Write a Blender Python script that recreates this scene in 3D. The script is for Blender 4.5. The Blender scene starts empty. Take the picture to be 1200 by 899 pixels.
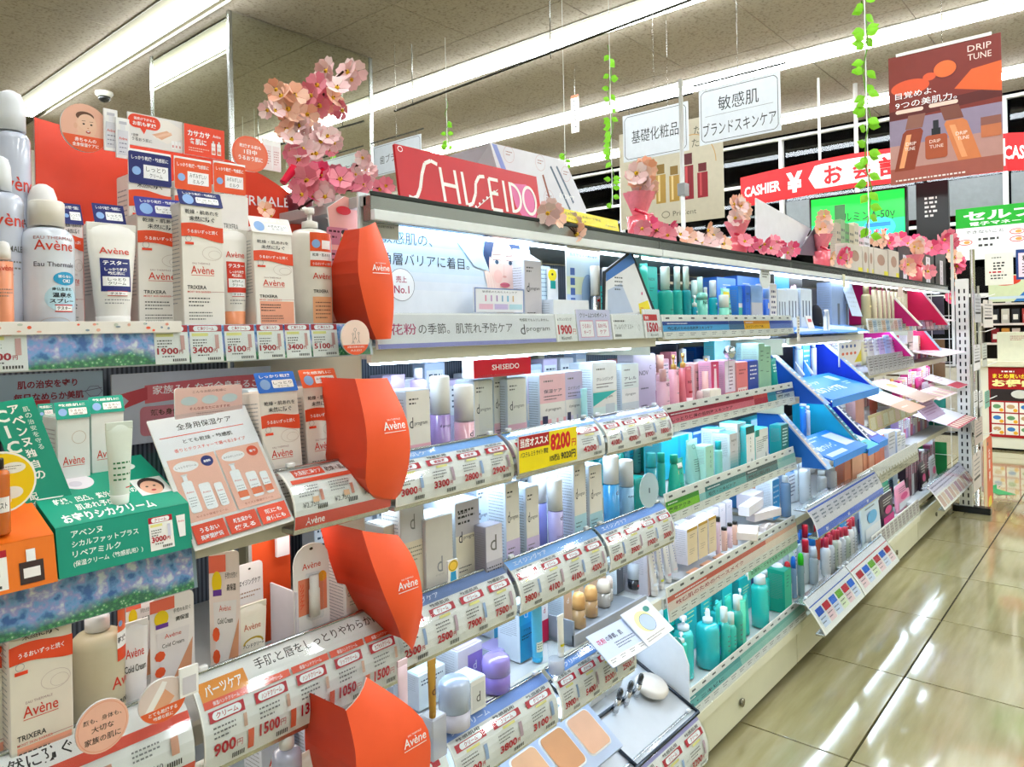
import bpy,math,random
from mathutils import Matrix,Vector
random.seed(7)
SC=bpy.context.scene
COLL=SC.collection
# ---------------------------------------------------------------- camera
CH=1.18 # camera height (m)
YAW=math.radians(40.7)# view axis, turned from the aisle direction (+X) towards the shelves (+Y)
ROLL=math.atan(.0208)
FP,PX,PY=855.,600.,387.3
cd=bpy.data.cameras.new('camera');cam=bpy.data.objects.new('camera',cd);COLL.objects.link(cam)
cd.sensor_width=36;cd.lens=36*FP/1200;cd.clip_start=.02;cd.clip_end=60
cam.location=(0,0,CH)
fw=Vector((math.cos(YAW),math.sin(YAW),0));rt=Vector((math.sin(YAW),-math.cos(YAW),0));up=Vector((0,0,1))
r2=rt*math.cos(ROLL)-up*math.sin(ROLL);u2=rt*math.sin(ROLL)+up*math.cos(ROLL)
cam.rotation_euler=Matrix((r2,u2,-fw)).transposed().to_euler()
cd.shift_x=(600-PX)/1200.;cd.shift_y=-(449.5-PY)/1200.
SC.camera=cam
# ---------------------------------------------------------------- world, exposure
w=bpy.data.worlds.new('world');SC.world=w;w.use_nodes=True
w.node_tree.nodes['Background'].inputs[0].default_value=(.02,.025,.04,1)
w.node_tree.nodes['Background'].inputs[1].default_value=1
SC.view_settings.view_transform='Standard';SC.view_settings.look='None'
SC.view_settings.exposure=0.95;SC.view_settings.gamma=1
SC.view_settings.use_curve_mapping=False
TUBE=22.0 # ceiling tube strength
BARS=4.2 # shelf lamp strength
try:
    SC.cycles.max_bounces=7;SC.cycles.diffuse_bounces=3;SC.cycles.glossy_bounces=4
    SC.cycles.transmission_bounces=4;SC.cycles.transparent_max_bounces=12
    SC.cycles.caustics_reflective=False;SC.cycles.caustics_refractive=False
    SC.cycles.sample_clamp_indirect=4
except Exception:pass
# ---------------------------------------------------------------- measuring: a pixel of the photo on a known plane -> place in the shop
def ray(x,y):
    a=(x-PX)/FP;b=-(y-PY)/FP
    r=a*math.cos(ROLL)+b*math.sin(ROLL);u=-a*math.sin(ROLL)+b*math.cos(ROLL)
    return (fw.x+r*rt.x,fw.y+r*rt.y,u)
def onY(x,y,Y):
    d=ray(x,y);t=Y/d[1];return d[0]*t,CH+d[2]*t
def onX(x,y,X):
    d=ray(x,y);t=X/d[0];return d[1]*t,CH+d[2]*t
def onZ(x,y,Z):
    d=ray(x,y);t=(Z-CH)/d[2];return d[0]*t,d[1]*t
def atD(x,y,D):# at a given depth
    d=ray(x,y);return Vector((d[0]*D,d[1]*D,CH+d[2]*D))
# ---------------------------------------------------------------- colours, materials
def C(h):
    if not isinstance(h,str):return h
    h=h.lstrip('#')
    if len(h)== 3:h=''.join(c*2 for c in h)
    o=[]
    for i in (0,2,4):
        s=int(h[i:i+2],16)/255.
        o.append(s/12.92 if s <= .04045 else ((s+.055)/1.055)**2.4)
    return tuple(o)+(1.,)
MATS={}
def mat(name,rough=.5,metal=0.,spec=.4,coat=0.,noise=0.,nscale=40.,alpha=1.,emit=0.,bump=0.,bscale=200.,trans=0.,sub=0.):
    m=bpy.data.materials.new(name);m.use_nodes=True;nt=m.node_tree;N=nt.nodes;L=nt.links
    b=N['Principled BSDF']
    at=N.new('ShaderNodeAttribute');at.attribute_name='Col'
    src=at.outputs['Color']
    if noise:
        tc=N.new('ShaderNodeTexCoord');nz=N.new('ShaderNodeTexNoise');nz.inputs['Scale'].default_value=nscale
        nz.inputs['Detail'].default_value=4
        L.new(tc.outputs['Object'],nz.inputs['Vector'])
        mr=N.new('ShaderNodeMapRange');mr.inputs[1].default_value=.3;mr.inputs[2].default_value=.7
        mr.inputs[3].default_value=1-noise;mr.inputs[4].default_value=1+noise
        L.new(nz.outputs['Fac'],mr.inputs[0])
        mx=N.new('ShaderNodeVectorMath');mx.operation='SCALE'
        L.new(src,mx.inputs[0]);L.new(mr.outputs[0],mx.inputs['Scale']);src=mx.outputs[0]
    L.new(src,b.inputs['Base Color'])
    b.inputs['Roughness'].default_value=rough;b.inputs['Metallic'].default_value=metal
    b.inputs['Specular IOR Level'].default_value=spec;b.inputs['Coat Weight'].default_value=coat
    b.inputs['Coat Roughness'].default_value=.08
    if bump:
        tc=N.new('ShaderNodeTexCoord');nz=N.new('ShaderNodeTexNoise');nz.inputs['Scale'].default_value=bscale
        L.new(tc.outputs['Object'],nz.inputs['Vector'])
        bp=N.new('ShaderNodeBump');bp.inputs['Strength'].default_value=bump;bp.inputs['Distance'].default_value=.002
        L.new(nz.outputs['Fac'],bp.inputs['Height']);L.new(bp.outputs[0],b.inputs['Normal'])
    if alpha < 1:b.inputs['Alpha'].default_value=alpha
    if trans:b.inputs['Transmission Weight'].default_value=trans
    if emit:
        L.new(at.outputs['Color'],b.inputs['Emission Color']);b.inputs['Emission Strength'].default_value=emit
    MATS[name]=m;return m
mat('paper',.42,spec=.35,noise=.03,nscale=30)
mat('matte',.8,spec=.15,noise=.05,nscale=20)
mat('plastic',.3,spec=.45,noise=.02)
mat('gloss',.12,spec=.6,coat=.3,noise=.02)
mat('metal',.25,metal=1.,noise=.04,nscale=12)
mat('chrome',.06,metal=1.)
mat('petal',.7,spec=.15,noise=.08,nscale=80)
mat('leaf',.45,spec=.3,noise=.12,nscale=60)
mat('glow',.5,emit=TUBE)
mat('barglow',.5,emit=BARS)
mat('underglow',.5,emit=BARS*2.4)
mat('screen',.2,emit=.9)
mat('fixture',.45,spec=.4,noise=.03,nscale=8)
mat('tinted',.15,spec=.5,alpha=.62)
def clearmat(name,tint,gl=.12,rough=.03):
    m=bpy.data.materials.new(name);m.use_nodes=True;nt=m.node_tree;N=nt.nodes;L=nt.links
    for n in list(N):
        if n.type != 'OUTPUT_MATERIAL':N.remove(n)
    t=N.new('ShaderNodeBsdfTransparent');t.inputs[0].default_value=tint
    g=N.new('ShaderNodeBsdfGlossy');g.inputs['Roughness'].default_value=rough
    ge=N.new('ShaderNodeNewGeometry');dp=N.new('ShaderNodeVectorMath');dp.operation='DOT_PRODUCT'
    L.new(ge.outputs['Normal'],dp.inputs[0]);L.new(ge.outputs['Incoming'],dp.inputs[1])
    def mt(op,a_,b_=0.,c_=0.):
        q=N.new('ShaderNodeMath');q.operation=op
        for i_,v_ in enumerate((a_,b_,c_)):
            if isinstance(v_,float):q.inputs[i_].default_value=v_
            else:L.new(v_,q.inputs[i_])
        return q.outputs[0]
    ab=mt('ABSOLUTE',dp.outputs['Value']);pw=mt('POWER',mt('SUBTRACT',1.,ab),5.)
    a=N.new('ShaderNodeMath');a.operation='MULTIPLY_ADD';a.inputs[1].default_value=.45;a.inputs[2].default_value=.02+gl*.3
    L.new(pw,a.inputs[0])
    mx=N.new('ShaderNodeMixShader');L.new(a.outputs[0],mx.inputs[0]);L.new(t.outputs[0],mx.inputs[1]);L.new(g.outputs[0],mx.inputs[2])
    L.new(mx.outputs[0],N['Material Output'].inputs[0]);MATS[name]=m
clearmat('acrylic',(.95,.97,.98,1),.03,.06)
clearmat('windowglass',(.35,.38,.43,1),.0,.02)
clearmat('bluefilm',(.35,.75,.9,1),.1)
def procmat(name,kind):
    m=bpy.data.materials.new(name);m.use_nodes=True;nt=m.node_tree;N=nt.nodes;L=nt.links
    b=N['Principled BSDF'];tc=N.new('ShaderNodeTexCoord')
    def ramp(src,*st):
        r=N.new('ShaderNodeValToRGB');e=r.color_ramp.elements
        while len(e)< len(st):e.new(.5)
        for k,(p,c)in enumerate(st):e[k].position=p;e[k].color=C(c)
        L.new(src,r.inputs[0]);return r.outputs[0]
    if kind == 'floor':# polished cream vinyl tile, faint streaks
        mp=N.new('ShaderNodeMapping');mp.inputs['Scale'].default_value=(1.2,9,1)
        L.new(tc.outputs['Object'],mp.inputs[0])
        nz=N.new('ShaderNodeTexNoise');nz.inputs['Scale'].default_value=2.2;nz.inputs['Detail'].default_value=6
        L.new(mp.outputs[0],nz.inputs['Vector'])
        L.new(ramp(nz.outputs['Fac'],(.3,'#918760'),(.5,'#a0976f'),(.75,'#aea684')),b.inputs['Base Color'])
        b.inputs['Roughness'].default_value=.09;b.inputs['Specular IOR Level'].default_value=.6
        b.inputs['Coat Weight'].default_value=.5;b.inputs['Coat Roughness'].default_value=.04
        n2=N.new('ShaderNodeTexNoise');n2.inputs['Scale'].default_value=3;L.new(tc.outputs['Object'],n2.inputs['Vector'])
        bp=N.new('ShaderNodeBump');bp.inputs['Strength'].default_value=.08;bp.inputs['Distance'].default_value=.01
        L.new(n2.outputs['Fac'],bp.inputs['Height']);L.new(bp.outputs[0],b.inputs['Normal']);L.new(bp.outputs[0],b.inputs['Coat Normal'])
    if kind == 'ceiling':# rock wool ceiling panel with worm-eaten relief
        vz=N.new('ShaderNodeTexNoise');vz.inputs['Scale'].default_value=55;vz.inputs['Detail'].default_value=3
        L.new(tc.outputs['Object'],vz.inputs['Vector'])
        L.new(ramp(vz.outputs['Fac'],(.34,'#8e8475'),(.44,'#ada292'),(.7,'#b4a999')),b.inputs['Base Color'])
        b.inputs['Roughness'].default_value=.9;b.inputs['Specular IOR Level'].default_value=.1
        bp=N.new('ShaderNodeBump');bp.inputs['Strength'].default_value=.35;bp.inputs['Distance'].default_value=.004
        L.new(vz.outputs['Fac'],bp.inputs['Height']);L.new(bp.outputs[0],b.inputs['Normal'])
    if kind == 'hydrangea':# printed photo of blue hydrangeas over green leaves
        v=N.new('ShaderNodeTexVoronoi');v.inputs['Scale'].default_value=230
        n1=N.new('ShaderNodeTexNoise');n1.inputs['Scale'].default_value=75;n1.inputs['Detail'].default_value=5
        L.new(tc.outputs['Object'],v.inputs['Vector']);L.new(tc.outputs['Object'],n1.inputs['Vector'])
        blue=ramp(n1.outputs['Fac'],(.36,'#2f6ab8'),(.46,'#7ab2ea'),(.54,'#a9a8e6'),(.64,'#f2f8ff'))
        green=ramp(v.outputs['Distance'],(.05,'#dcecd8'),(.25,'#4fae62'),(.6,'#23704e'))
        sx=N.new('ShaderNodeSeparateXYZ');L.new(tc.outputs['Object'],sx.inputs[0])
        n2=N.new('ShaderNodeTexNoise');n2.inputs['Scale'].default_value=20;L.new(tc.outputs['Object'],n2.inputs['Vector'])
        ad=N.new('ShaderNodeMath');ad.operation='MULTIPLY_ADD';ad.inputs[1].default_value=.03;L.new(n2.outputs['Fac'],ad.inputs[0]);L.new(sx.outputs['Z'],ad.inputs[2])
        mr=N.new('ShaderNodeMapRange');mr.inputs[1].default_value=.022;mr.inputs[2].default_value=.034;L.new(ad.outputs[0],mr.inputs[0])
        mx=N.new('ShaderNodeMix');mx.data_type='RGBA';L.new(mr.outputs[0],mx.inputs[0]);L.new(green,mx.inputs[6]);L.new(blue,mx.inputs[7])
        L.new(mx.outputs[2],b.inputs['Base Color']);b.inputs['Roughness'].default_value=.25
    if kind == 'mirror':
        b.inputs['Base Color'].default_value=(.88,.92,.84,1);b.inputs['Metallic'].default_value=1;b.inputs['Roughness'].default_value=.015
    if kind == 'wall':
        nz=N.new('ShaderNodeTexNoise');nz.inputs['Scale'].default_value=30;L.new(tc.outputs['Object'],nz.inputs['Vector'])
        L.new(ramp(nz.outputs['Fac'],(.3,'#cfc9ba'),(.7,'#d8d3c6')),b.inputs['Base Color']);b.inputs['Roughness'].default_value=.8
    if kind == 'mesh_panel':# fine vertical ribbing of the grey back panels
        wv=N.new('ShaderNodeTexWave');wv.inputs['Scale'].default_value=40;wv.bands_direction='X'
        L.new(tc.outputs['Object'],wv.inputs['Vector'])
        L.new(ramp(wv.outputs['Fac'],(.2,'#4a5260'),(.8,'#7d8797')),b.inputs['Base Color']);b.inputs['Roughness'].default_value=.5;b.inputs['Metallic'].default_value=.3
    MATS[name]=m
for n_ in ('floor','ceiling','hydrangea','mirror','wall','mesh_panel'):procmat(n_,n_)
# ---------------------------------------------------------------- mesh builder
class MB:
    def __init__(s):s.v=[];s.f=[];s.c=[];s.m=[];s.s=[];s.M=Matrix();s.k=0
    def add(s,vs,fs,col,m='paper',smooth=False):
        n=len(s.v);M=s.M
        s.v += [tuple(M @ Vector(v))for v in vs]
        col=C(col)
        for f in fs:
            s.f.append([i+n for i in f]);s.c.append(col);s.m.append(m);s.s.append(smooth)
    def box(s,c,d,col,m='paper',ch=None):
        x,y,z=d[0]/2,d[1]/2,d[2]/2
        if ch is None:ch=min(x,y,z)*.12
        ch=min(ch,.002)
        vs=[];ids={}
        for sx in (-1,1):
            for sy in (-1,1):
                for sz in (-1,1):
                    for a in range(3):
                        p=[sx*x,sy*y,sz*z]
                        for b in range(3):
                            if b != a:p[b]-= (sx,sy,sz)[b]*ch
                        ids[(sx,sy,sz,a)]=len(vs);vs.append((p[0]+c[0],p[1]+c[1],p[2]+c[2]))
        fs=[]
        for a in range(3):
            o=[b for b in range(3)if b != a]
            for sg in (-1,1):
                def key(u,w_):
                    k=[0,0,0];k[a]=sg;k[o[0]]=u;k[o[1]]=w_;return ids[(k[0],k[1],k[2],a)]
                q=[key(-1,-1),key(1,-1),key(1,1),key(-1,1)]
                flip=(sg < 0)^ (a == 1)
                fs.append(q[::-1]if flip else q)
        for a in range(3):# edges
            o=[b for b in range(3)if b != a]
            for u in (-1,1):
                for w_ in (-1,1):
                    def kk(e,ax):
                        k=[0,0,0];k[a]=e;k[o[0]]=u;k[o[1]]=w_;return ids[(k[0],k[1],k[2],ax)]
                    fs.append([kk(-1,o[0]),kk(1,o[0]),kk(1,o[1]),kk(-1,o[1])])
        for sx in (-1,1):
            for sy in (-1,1):
                for sz in (-1,1):fs.append([ids[(sx,sy,sz,a)]for a in range(3)])
        s.add(vs,fs,col,m)
    def lathe(s,prof,col,m='plastic',seg=20,cx=0,cy=0,sx=1,sy=1,smooth=True,cols=None,caps=True):
        vs=[];n=len(prof)
        for r,z in prof:
            for k in range(seg):
                a=2*math.pi*k/seg;vs.append((cx+r*math.cos(a)*sx,cy+r*math.sin(a)*sy,z))
        for j in range(n-1):
            fs=[[j*seg+k,j*seg+(k+1)% seg,(j+1)*seg+(k+1)% seg,(j+1)*seg+k]for k in range(seg)]
            if cols is None and j:continue
            if cols is None:
                fs=[[jj*seg+k,jj*seg+(k+1)% seg,(jj+1)*seg+(k+1)% seg,(jj+1)*seg+k]for jj in range(n-1)for k in range(seg)]
            base=len(s.v)
            if j == 0:s._lb=base;s.add(vs,[],col);
            for f in fs:
                s.f.append([i+s._lb for i in f]);s.c.append(C(cols[j]if cols else col));s.m.append(m);s.s.append(smooth)
        if caps:
            if prof[-1][0]> 1e-5:
                s.f.append([s._lb+(n-1)*seg+k for k in range(seg)]);s.c.append(C(cols[-1]if cols else col));s.m.append(m);s.s.append(False)
            if prof[0][0]> 1e-5:
                s.f.append([s._lb+k for k in range(seg)][::-1]);s.c.append(C(cols[0]if cols else col));s.m.append(m);s.s.append(False)
    def tube(s,pts,r,col,m='metal',seg=8):
        pts=[Vector(p)for p in pts];vs=[]
        rr=r if isinstance(r,(list,tuple))else [r]*len(pts)
        for i,p in enumerate(pts):
            t=(pts[min(i+1,len(pts)-1)]-pts[max(i-1,0)]).normalized()
            a=Vector((0,0,1))if abs(t.z)< .9 else Vector((1,0,0))
            n1=t.cross(a).normalized();n2=t.cross(n1)
            for k in range(seg):
                q=2*math.pi*k/seg;vs.append(tuple(p+(n1*math.cos(q)+n2*math.sin(q))*rr[i]))
        n=len(pts)
        fs=[[j*seg+k,j*seg+(k+1)% seg,(j+1)*seg+(k+1)% seg,(j+1)*seg+k]for j in range(n-1)for k in range(seg)]
        fs += [[k for k in range(seg)],[(n-1)*seg+k for k in range(seg)][::-1]]
        s.add(vs,fs,col,m,True)
    def prism(s,pts,y0,y1,col,m='paper',side=None):# 2D outline in XZ, thickness along Y
        n=len(pts)
        vs=[(p[0],y0,p[1])for p in pts]+[(p[0],y1,p[1])for p in pts]
        s.add(vs,[list(range(n)),list(range(n,2*n))[::-1]],col,m)
        s.add(vs,[[i,(i+1)% n,n+(i+1)% n,n+i]for i in range(n)],side or col,m)
    def sweep(s,prof,x0,x1,col,m='paper',cols=None,close=True):# profile in YZ swept along X
        n=len(prof)
        vs=[(x0,p[0],p[1])for p in prof]+[(x1,p[0],p[1])for p in prof]
        for i in range(n if close else n-1):
            s.add([vs[i],vs[(i+1)% n],vs[n+(i+1)% n],vs[n+i]],[[0,1,2,3]],cols[i]if cols else col,m)
        if close:s.add(vs,[list(range(n))[::-1],list(range(n,2*n))],col,m)
    def tris(s):return sum(len(f)-2 for f in s.f)
def mesh_of(mb,name):
    me=bpy.data.meshes.new(name);me.from_pydata(mb.v,[],mb.f)
    names=[]
    for m in mb.m:
        if m not in names:names.append(m)
    for n in names:me.materials.append(MATS[n])
    ix={n:i for i,n in enumerate(names)}
    me.polygons.foreach_set('material_index',[ix[m]for m in mb.m])
    me.polygons.foreach_set('use_smooth',mb.s)
    at=me.attributes.new('Col','FLOAT_COLOR','FACE')
    flat=[]
    for c in mb.c:flat += list(c)
    at.data.foreach_set('color',flat)
    me.update();return me
CACHE={}
def part(name,parent,fn,key=None,loc=None,rot=None):
    if key is not None and (name,key)in CACHE:me=CACHE[(name,key)]
    else:
        mb=MB();fn(mb);me=mesh_of(mb,name)
        if key is not None:CACHE[(name,key)]=me
    o=bpy.data.objects.new(name,me);COLL.objects.link(o)
    if parent is not None:o.parent=parent
    if loc is not None:o.location=loc
    if rot is not None:o.rotation_euler=rot
    return o
LAB=[]
def reg(o,desc,where,cat,group=None):
    o['category']=cat
    if group:o['group']=group
    LAB.append((o,desc,where));return o
def thing(name,desc,cat,loc,rz=0,tilt=0,where='',group=None):
    o=bpy.data.objects.new(name,None);COLL.objects.link(o);o.empty_display_size=.02
    o.location=loc;o.rotation_euler=(tilt,0,rz)
    return reg(o,desc,where,cat,group)
def struct(name,fn):
    o=part(name,None,fn);o['kind']='structure';return o
# ---------------------------------------------------------------- flat print (lettering, colour fields)
GL={}
def glyphs(txt,bold=0.):
    k=(txt,bold)
    if k in GL:return GL[k]
    cu=bpy.data.curves.new('lettering','FONT');cu.body=txt;cu.size=1;cu.resolution_u=2;cu.offset=bold
    o=bpy.data.objects.new('lettering',cu)
    me=bpy.data.meshes.new_from_object(o)
    vs=[(v.co.x,v.co.y)for v in me.vertices];fs=[list(p.vertices)for p in me.polygons]
    bpy.data.meshes.remove(me);bpy.data.objects.remove(o);bpy.data.curves.remove(cu)
    if vs:
        x0=min(v[0]for v in vs);x1=max(v[0]for v in vs);y0=min(v[1]for v in vs);y1=max(v[1]for v in vs)
    else:x0=x1=y0=y1=0
    GL[k]=(vs,fs,x0,x1,y0,y1);return GL[k]
FRONT=lambda ox,oy,oz:Matrix(((1,0,0,ox),(0,0,-1,oy),(0,1,0,oz),(0,0,0,1)))# u->X, v->Z, normal -Y
LEFT=lambda ox,oy,oz:Matrix(((0,0,-1,ox),(-1,0,0,oy),(0,1,0,oz),(0,0,0,1)))# seen from -X: u->-Y, v->Z
class Art:
    def __init__(s,mb,M=None,fn=None,m='paper',sh=0.):
        s.mb=mb;s.M=M or Matrix();s.fn=fn;s.m=m;s.z=.0003;s.sh=sh
    def put(s,pts,faces,col,dz=0):
        z=s.z+dz
        if s.fn:vs=[s.fn(p[0],p[1],z)for p in pts]
        else:vs=[tuple(s.M @ Vector((p[0]+s.sh*p[1],p[1],z)))for p in pts]
        s.mb.add(vs,faces,col,s.m)
    def up(s,d=.00007):s.z += d
    def rect(s,x,y,w,h,col):
        if s.fn:
            if getattr(s,'cu',False):
                k=8;pts=[(x+w*i/k,y+h*j/2)for j in range(3)for i in range(k+1)]
                s.put(pts,[[j*9+i,j*9+i+1,j*9+i+10,j*9+i+9]for j in range(2)for i in range(k)],col);s.up();return
            n=6;pts=[(x+w*i,y+h*j/n)for j in range(n+1)for i in (0,1)]
            s.put(pts,[[2*j,2*j+1,2*j+3,2*j+2]for j in range(n)],col)
        else:s.put([(x,y),(x+w,y),(x+w,y+h),(x,y+h)],[[0,1,2,3]],col)
        s.up()
    def poly(s,pts,col):s.put(pts,[list(range(len(pts)))],col);s.up()
    def ell(s,cx,cy,rx,ry,col,n=24,a0=0,a1=2*math.pi):
        if getattr(s,'cu',False)and a1-a0 > 6.2:
            pts=[]
            for k in range(11):
                q=math.pi*k/10;pts += [(cx-rx*math.cos(q),cy-ry*math.sin(q)),(cx-rx*math.cos(q),cy+ry*math.sin(q))]
            s.put(pts,[[2*k,2*k+2,2*k+3,2*k+1]for k in range(10)],col);s.up();return
        s.put([(cx+rx*math.cos(a0+(a1-a0)*k/n),cy+ry*math.sin(a0+(a1-a0)*k/n))for k in range(n+(a1-a0 < 6.2))],[list(range(n+(a1-a0 < 6.2)))],col);s.up()
    def ring(s,cx,cy,rx,ry,t,col,n=24,a0=0,a1=2*math.pi):
        pts=[]
        for k in range(n+1):
            a=a0+(a1-a0)*k/n;pts += [(cx+rx*math.cos(a),cy+ry*math.sin(a)),(cx+(rx-t)*math.cos(a),cy+(ry-t)*math.sin(a))]
        s.put(pts,[[2*k,2*k+2,2*k+3,2*k+1]for k in range(n)],col);s.up()
    def pill(s,x,y,w,h,col,n=6):
        r=min(h,w)/2;pts=[]
        for cx,cy,a0 in ((x+w-r,y+r,-90),(x+w-r,y+h-r,0),(x+r,y+h-r,90),(x+r,y+r,180)):
            for k in range(n+1):a=math.radians(a0+90*k/n);pts.append((cx+r*math.cos(a),cy+r*math.sin(a)))
        s.poly(pts,col)
    def rrect(s,x,y,w,h,r,col,n=4):
        pts=[]
        for cx,cy,a0 in ((x+w-r,y+r,-90),(x+w-r,y+h-r,0),(x+r,y+h-r,90),(x+r,y+r,180)):
            for k in range(n+1):a=math.radians(a0+90*k/n);pts.append((cx+r*math.cos(a),cy+r*math.sin(a)))
        s.poly(pts,col)
    def text(s,t,x,y,h,col='#222',al='l',b=0.,w=None,rot=0.,sx=1.):
        """h = height of the glyph box; w = fit to this width"""
        vs,fs,x0,x1,y0,y1=glyphs(t,b)
        if not vs:return
        k=h/max(y1-y0,.01);kx=k*sx
        if w:kx=w/(x1-x0)
        W=(x1-x0)*kx;ox={'l':0,'c':-W/2,'r':-W}[al]
        cr,sr=math.cos(rot),math.sin(rot)
        pts=[]
        for vx,vy in vs:
            a,b_=(vx-x0)*kx+ox,(vy-y0)*k;pts.append((x+a*cr-b_*sr,y+a*sr+b_*cr))
        s.put(pts,fs,col);s.up(.00005)
    def line(s,x0,y0,x1,y1,t,col):
        d=Vector((x1-x0,y1-y0));n=Vector((-d.y,d.x)).normalized()*t/2
        s.put([(x0-n.x,y0-n.y),(x1-n.x,y1-n.y),(x1+n.x,y1+n.y),(x0+n.x,y0+n.y)],[[0,1,2,3]],col);s.up(.00002)
    def lines(s,x,y,w,n,step,t,col='#444',seed=1):# small print: broken strokes too fine to read
        rg=random.Random(seed)
        for i in range(n):
            a=x;yy=y-i*step;e=x+w*(1 if i < n-1 else .7)
            while a < e:
                l=rg.uniform(.4,1.)*t*2.2
                s.put([(a,yy),(min(a+l,e),yy),(min(a+l,e),yy+t),(a,yy+t)],[[0,1,2,3]],col);a += l+t*.7
        s.up()
    def barcode(s,x,y,w,h):
        n=7
        for i in range(n):s.put([(x+w*i/n,y),(x+w*(i+.6)/n,y),(x+w*(i+.6)/n,y+h),(x+w*i/n,y+h)],[[0,1,2,3]],'#333')
        s.up()
    def vtext(s,t,x,y,h,col,step=None,b=0.):
        for i,ch in enumerate(t):s.text(ch,x,y-i*(step or h*1.12),h,col,'c',b)
def box3(root,name,c,d,col,m='paper'):return part(name,root,lambda mb:mb.box(c,d,col,m))
# ================================================================ the shop: floor, ceiling, walls
HC=3.5
X0,X1,Y0,Y1=-3.2,8.95,-3.6,10.2
fl=struct('floor',lambda mb:mb.box(((X0+X1)/2,(Y0+Y1)/2,-.06),(X1-X0,Y1-Y0,.1),'#1c1810','matte'))
TS=.6;nt_=0
tk=None
def tile(mb):mb.box((TS/2,TS/2,0),(TS-.006,TS-.006,.02),'#fff','floor',.001)
gx0,gy0=2.077-6*.6,.612-7*.6
i=0
for a in range(20):
    for b in range(12):
        x=gx0+a*TS;y=gy0+b*TS
        if x > X1-.3 or y > 2.2:continue
        big=(-.2 < y < 1.5)or x > 3
        o=part('floor_tile',fl,tile,'ft',(x,y,-.0105));i += 1
def rest(mb):
    mb.box(((X0+X1)/2,(2.41+Y1)/2,-.011),(X1-X0,Y1-2.41,.02),'#fff','floor')
part('floor_rear',fl,rest)
ce=struct('ceiling',lambda mb:mb.box(((X0+X1)/2,(Y0+Y1)/2,HC+.07),(X1-X0,Y1-Y0,.1),'#55503f','matte'))
LX=[.6,2.42,4.69-.02,6.45,8.2]
LX=[2.42-2.27,2.42,4.69,6.45,8.2]
def cpanel(w_,h_):return lambda mb:mb.box((w_/2,h_/2,0),(w_-.006,h_-.006,.02),'#fff','ceiling',.001)
xs=[X0]
xcuts=[-3.2,-1.5,-.05,.35,1.4,2.25,2.59,3.39,4.16,4.52,4.86,6.0,6.28,6.62,7.4,8.03,8.37,8.95]
gaps=[(-.05,.35),(2.25,2.59),(4.52,4.86),(6.28,6.62),(8.03,8.37)]
ycuts=[3.06+.9*k for k in range(-7,8)]
ycuts=[Y0]+[y for y in ycuts if Y0+.2 < y < Y1-.2]+[Y1]
for a,b in zip(xcuts[:-1],xcuts[1:]):
    if (a,b)in gaps:continue
    for c,d in zip(ycuts[:-1],ycuts[1:]):
        part('ceiling_panel',ce,cpanel(b-a,d-c),(round(b-a,3),round(d-c,3)),(a,c,HC+.01))
# lamps: a recessed white channel with bare tubes end to end, running across the shop
for k,(a,b)in enumerate(gaps):
    cx=(a+b)/2;y0,y1=(Y0+.1,8.45)if k < 2 else (Y0+.1,Y1-.1)
    nm=['above the camera','over the coral display, ending at the left','in the middle of the ceiling, running behind the mirror','third from the left in the ceiling','farthest from the camera, near the front windows']
    t=thing('ceiling_light','long white fluorescent strip light','ceiling light',(cx,(y0+y1)/2,HC),where=nm[k],group='ceiling strip lights')
    def chan(mb,w_=b-a,l=y1-y0):
        mb.box((0,0,.035),(w_,l,.01),'#e8e6da','fixture')
        for s_ in (-1,1):mb.box((s_*(w_/2-.004),0,.015),(.006,l,.04),'#8a8678','fixture')
    part('channel',t,chan)
    n=int((y1-y0)/1.2)
    for q in range(n):
        part('lamp_tube',t,lambda mb:mb.box((0,0,0),(.08,(y1-y0)/n-.004,.045),'#f4fbff','glow',.004),('tube',round((y1-y0)/n,3)),(0,-(y1-y0)/2+(q+.5)*(y1-y0)/n,-.04))
# walls
struct('wall_left',lambda mb:mb.box((X0-.05,(Y0+Y1)/2,HC/2),(.1,Y1-Y0,HC+.3),'#fff','wall'))
struct('wall_back',lambda mb:mb.box(((X0+X1)/2,Y1+.05,HC/2),(X1-X0+.2,.1,HC+.3),'#fff','wall'))
struct('wall_rear',lambda mb:mb.box(((X0+X1)/2,Y0-.05,HC/2),(X1-X0+.2,.1,HC+.3),'#fff','wall'))
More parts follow.
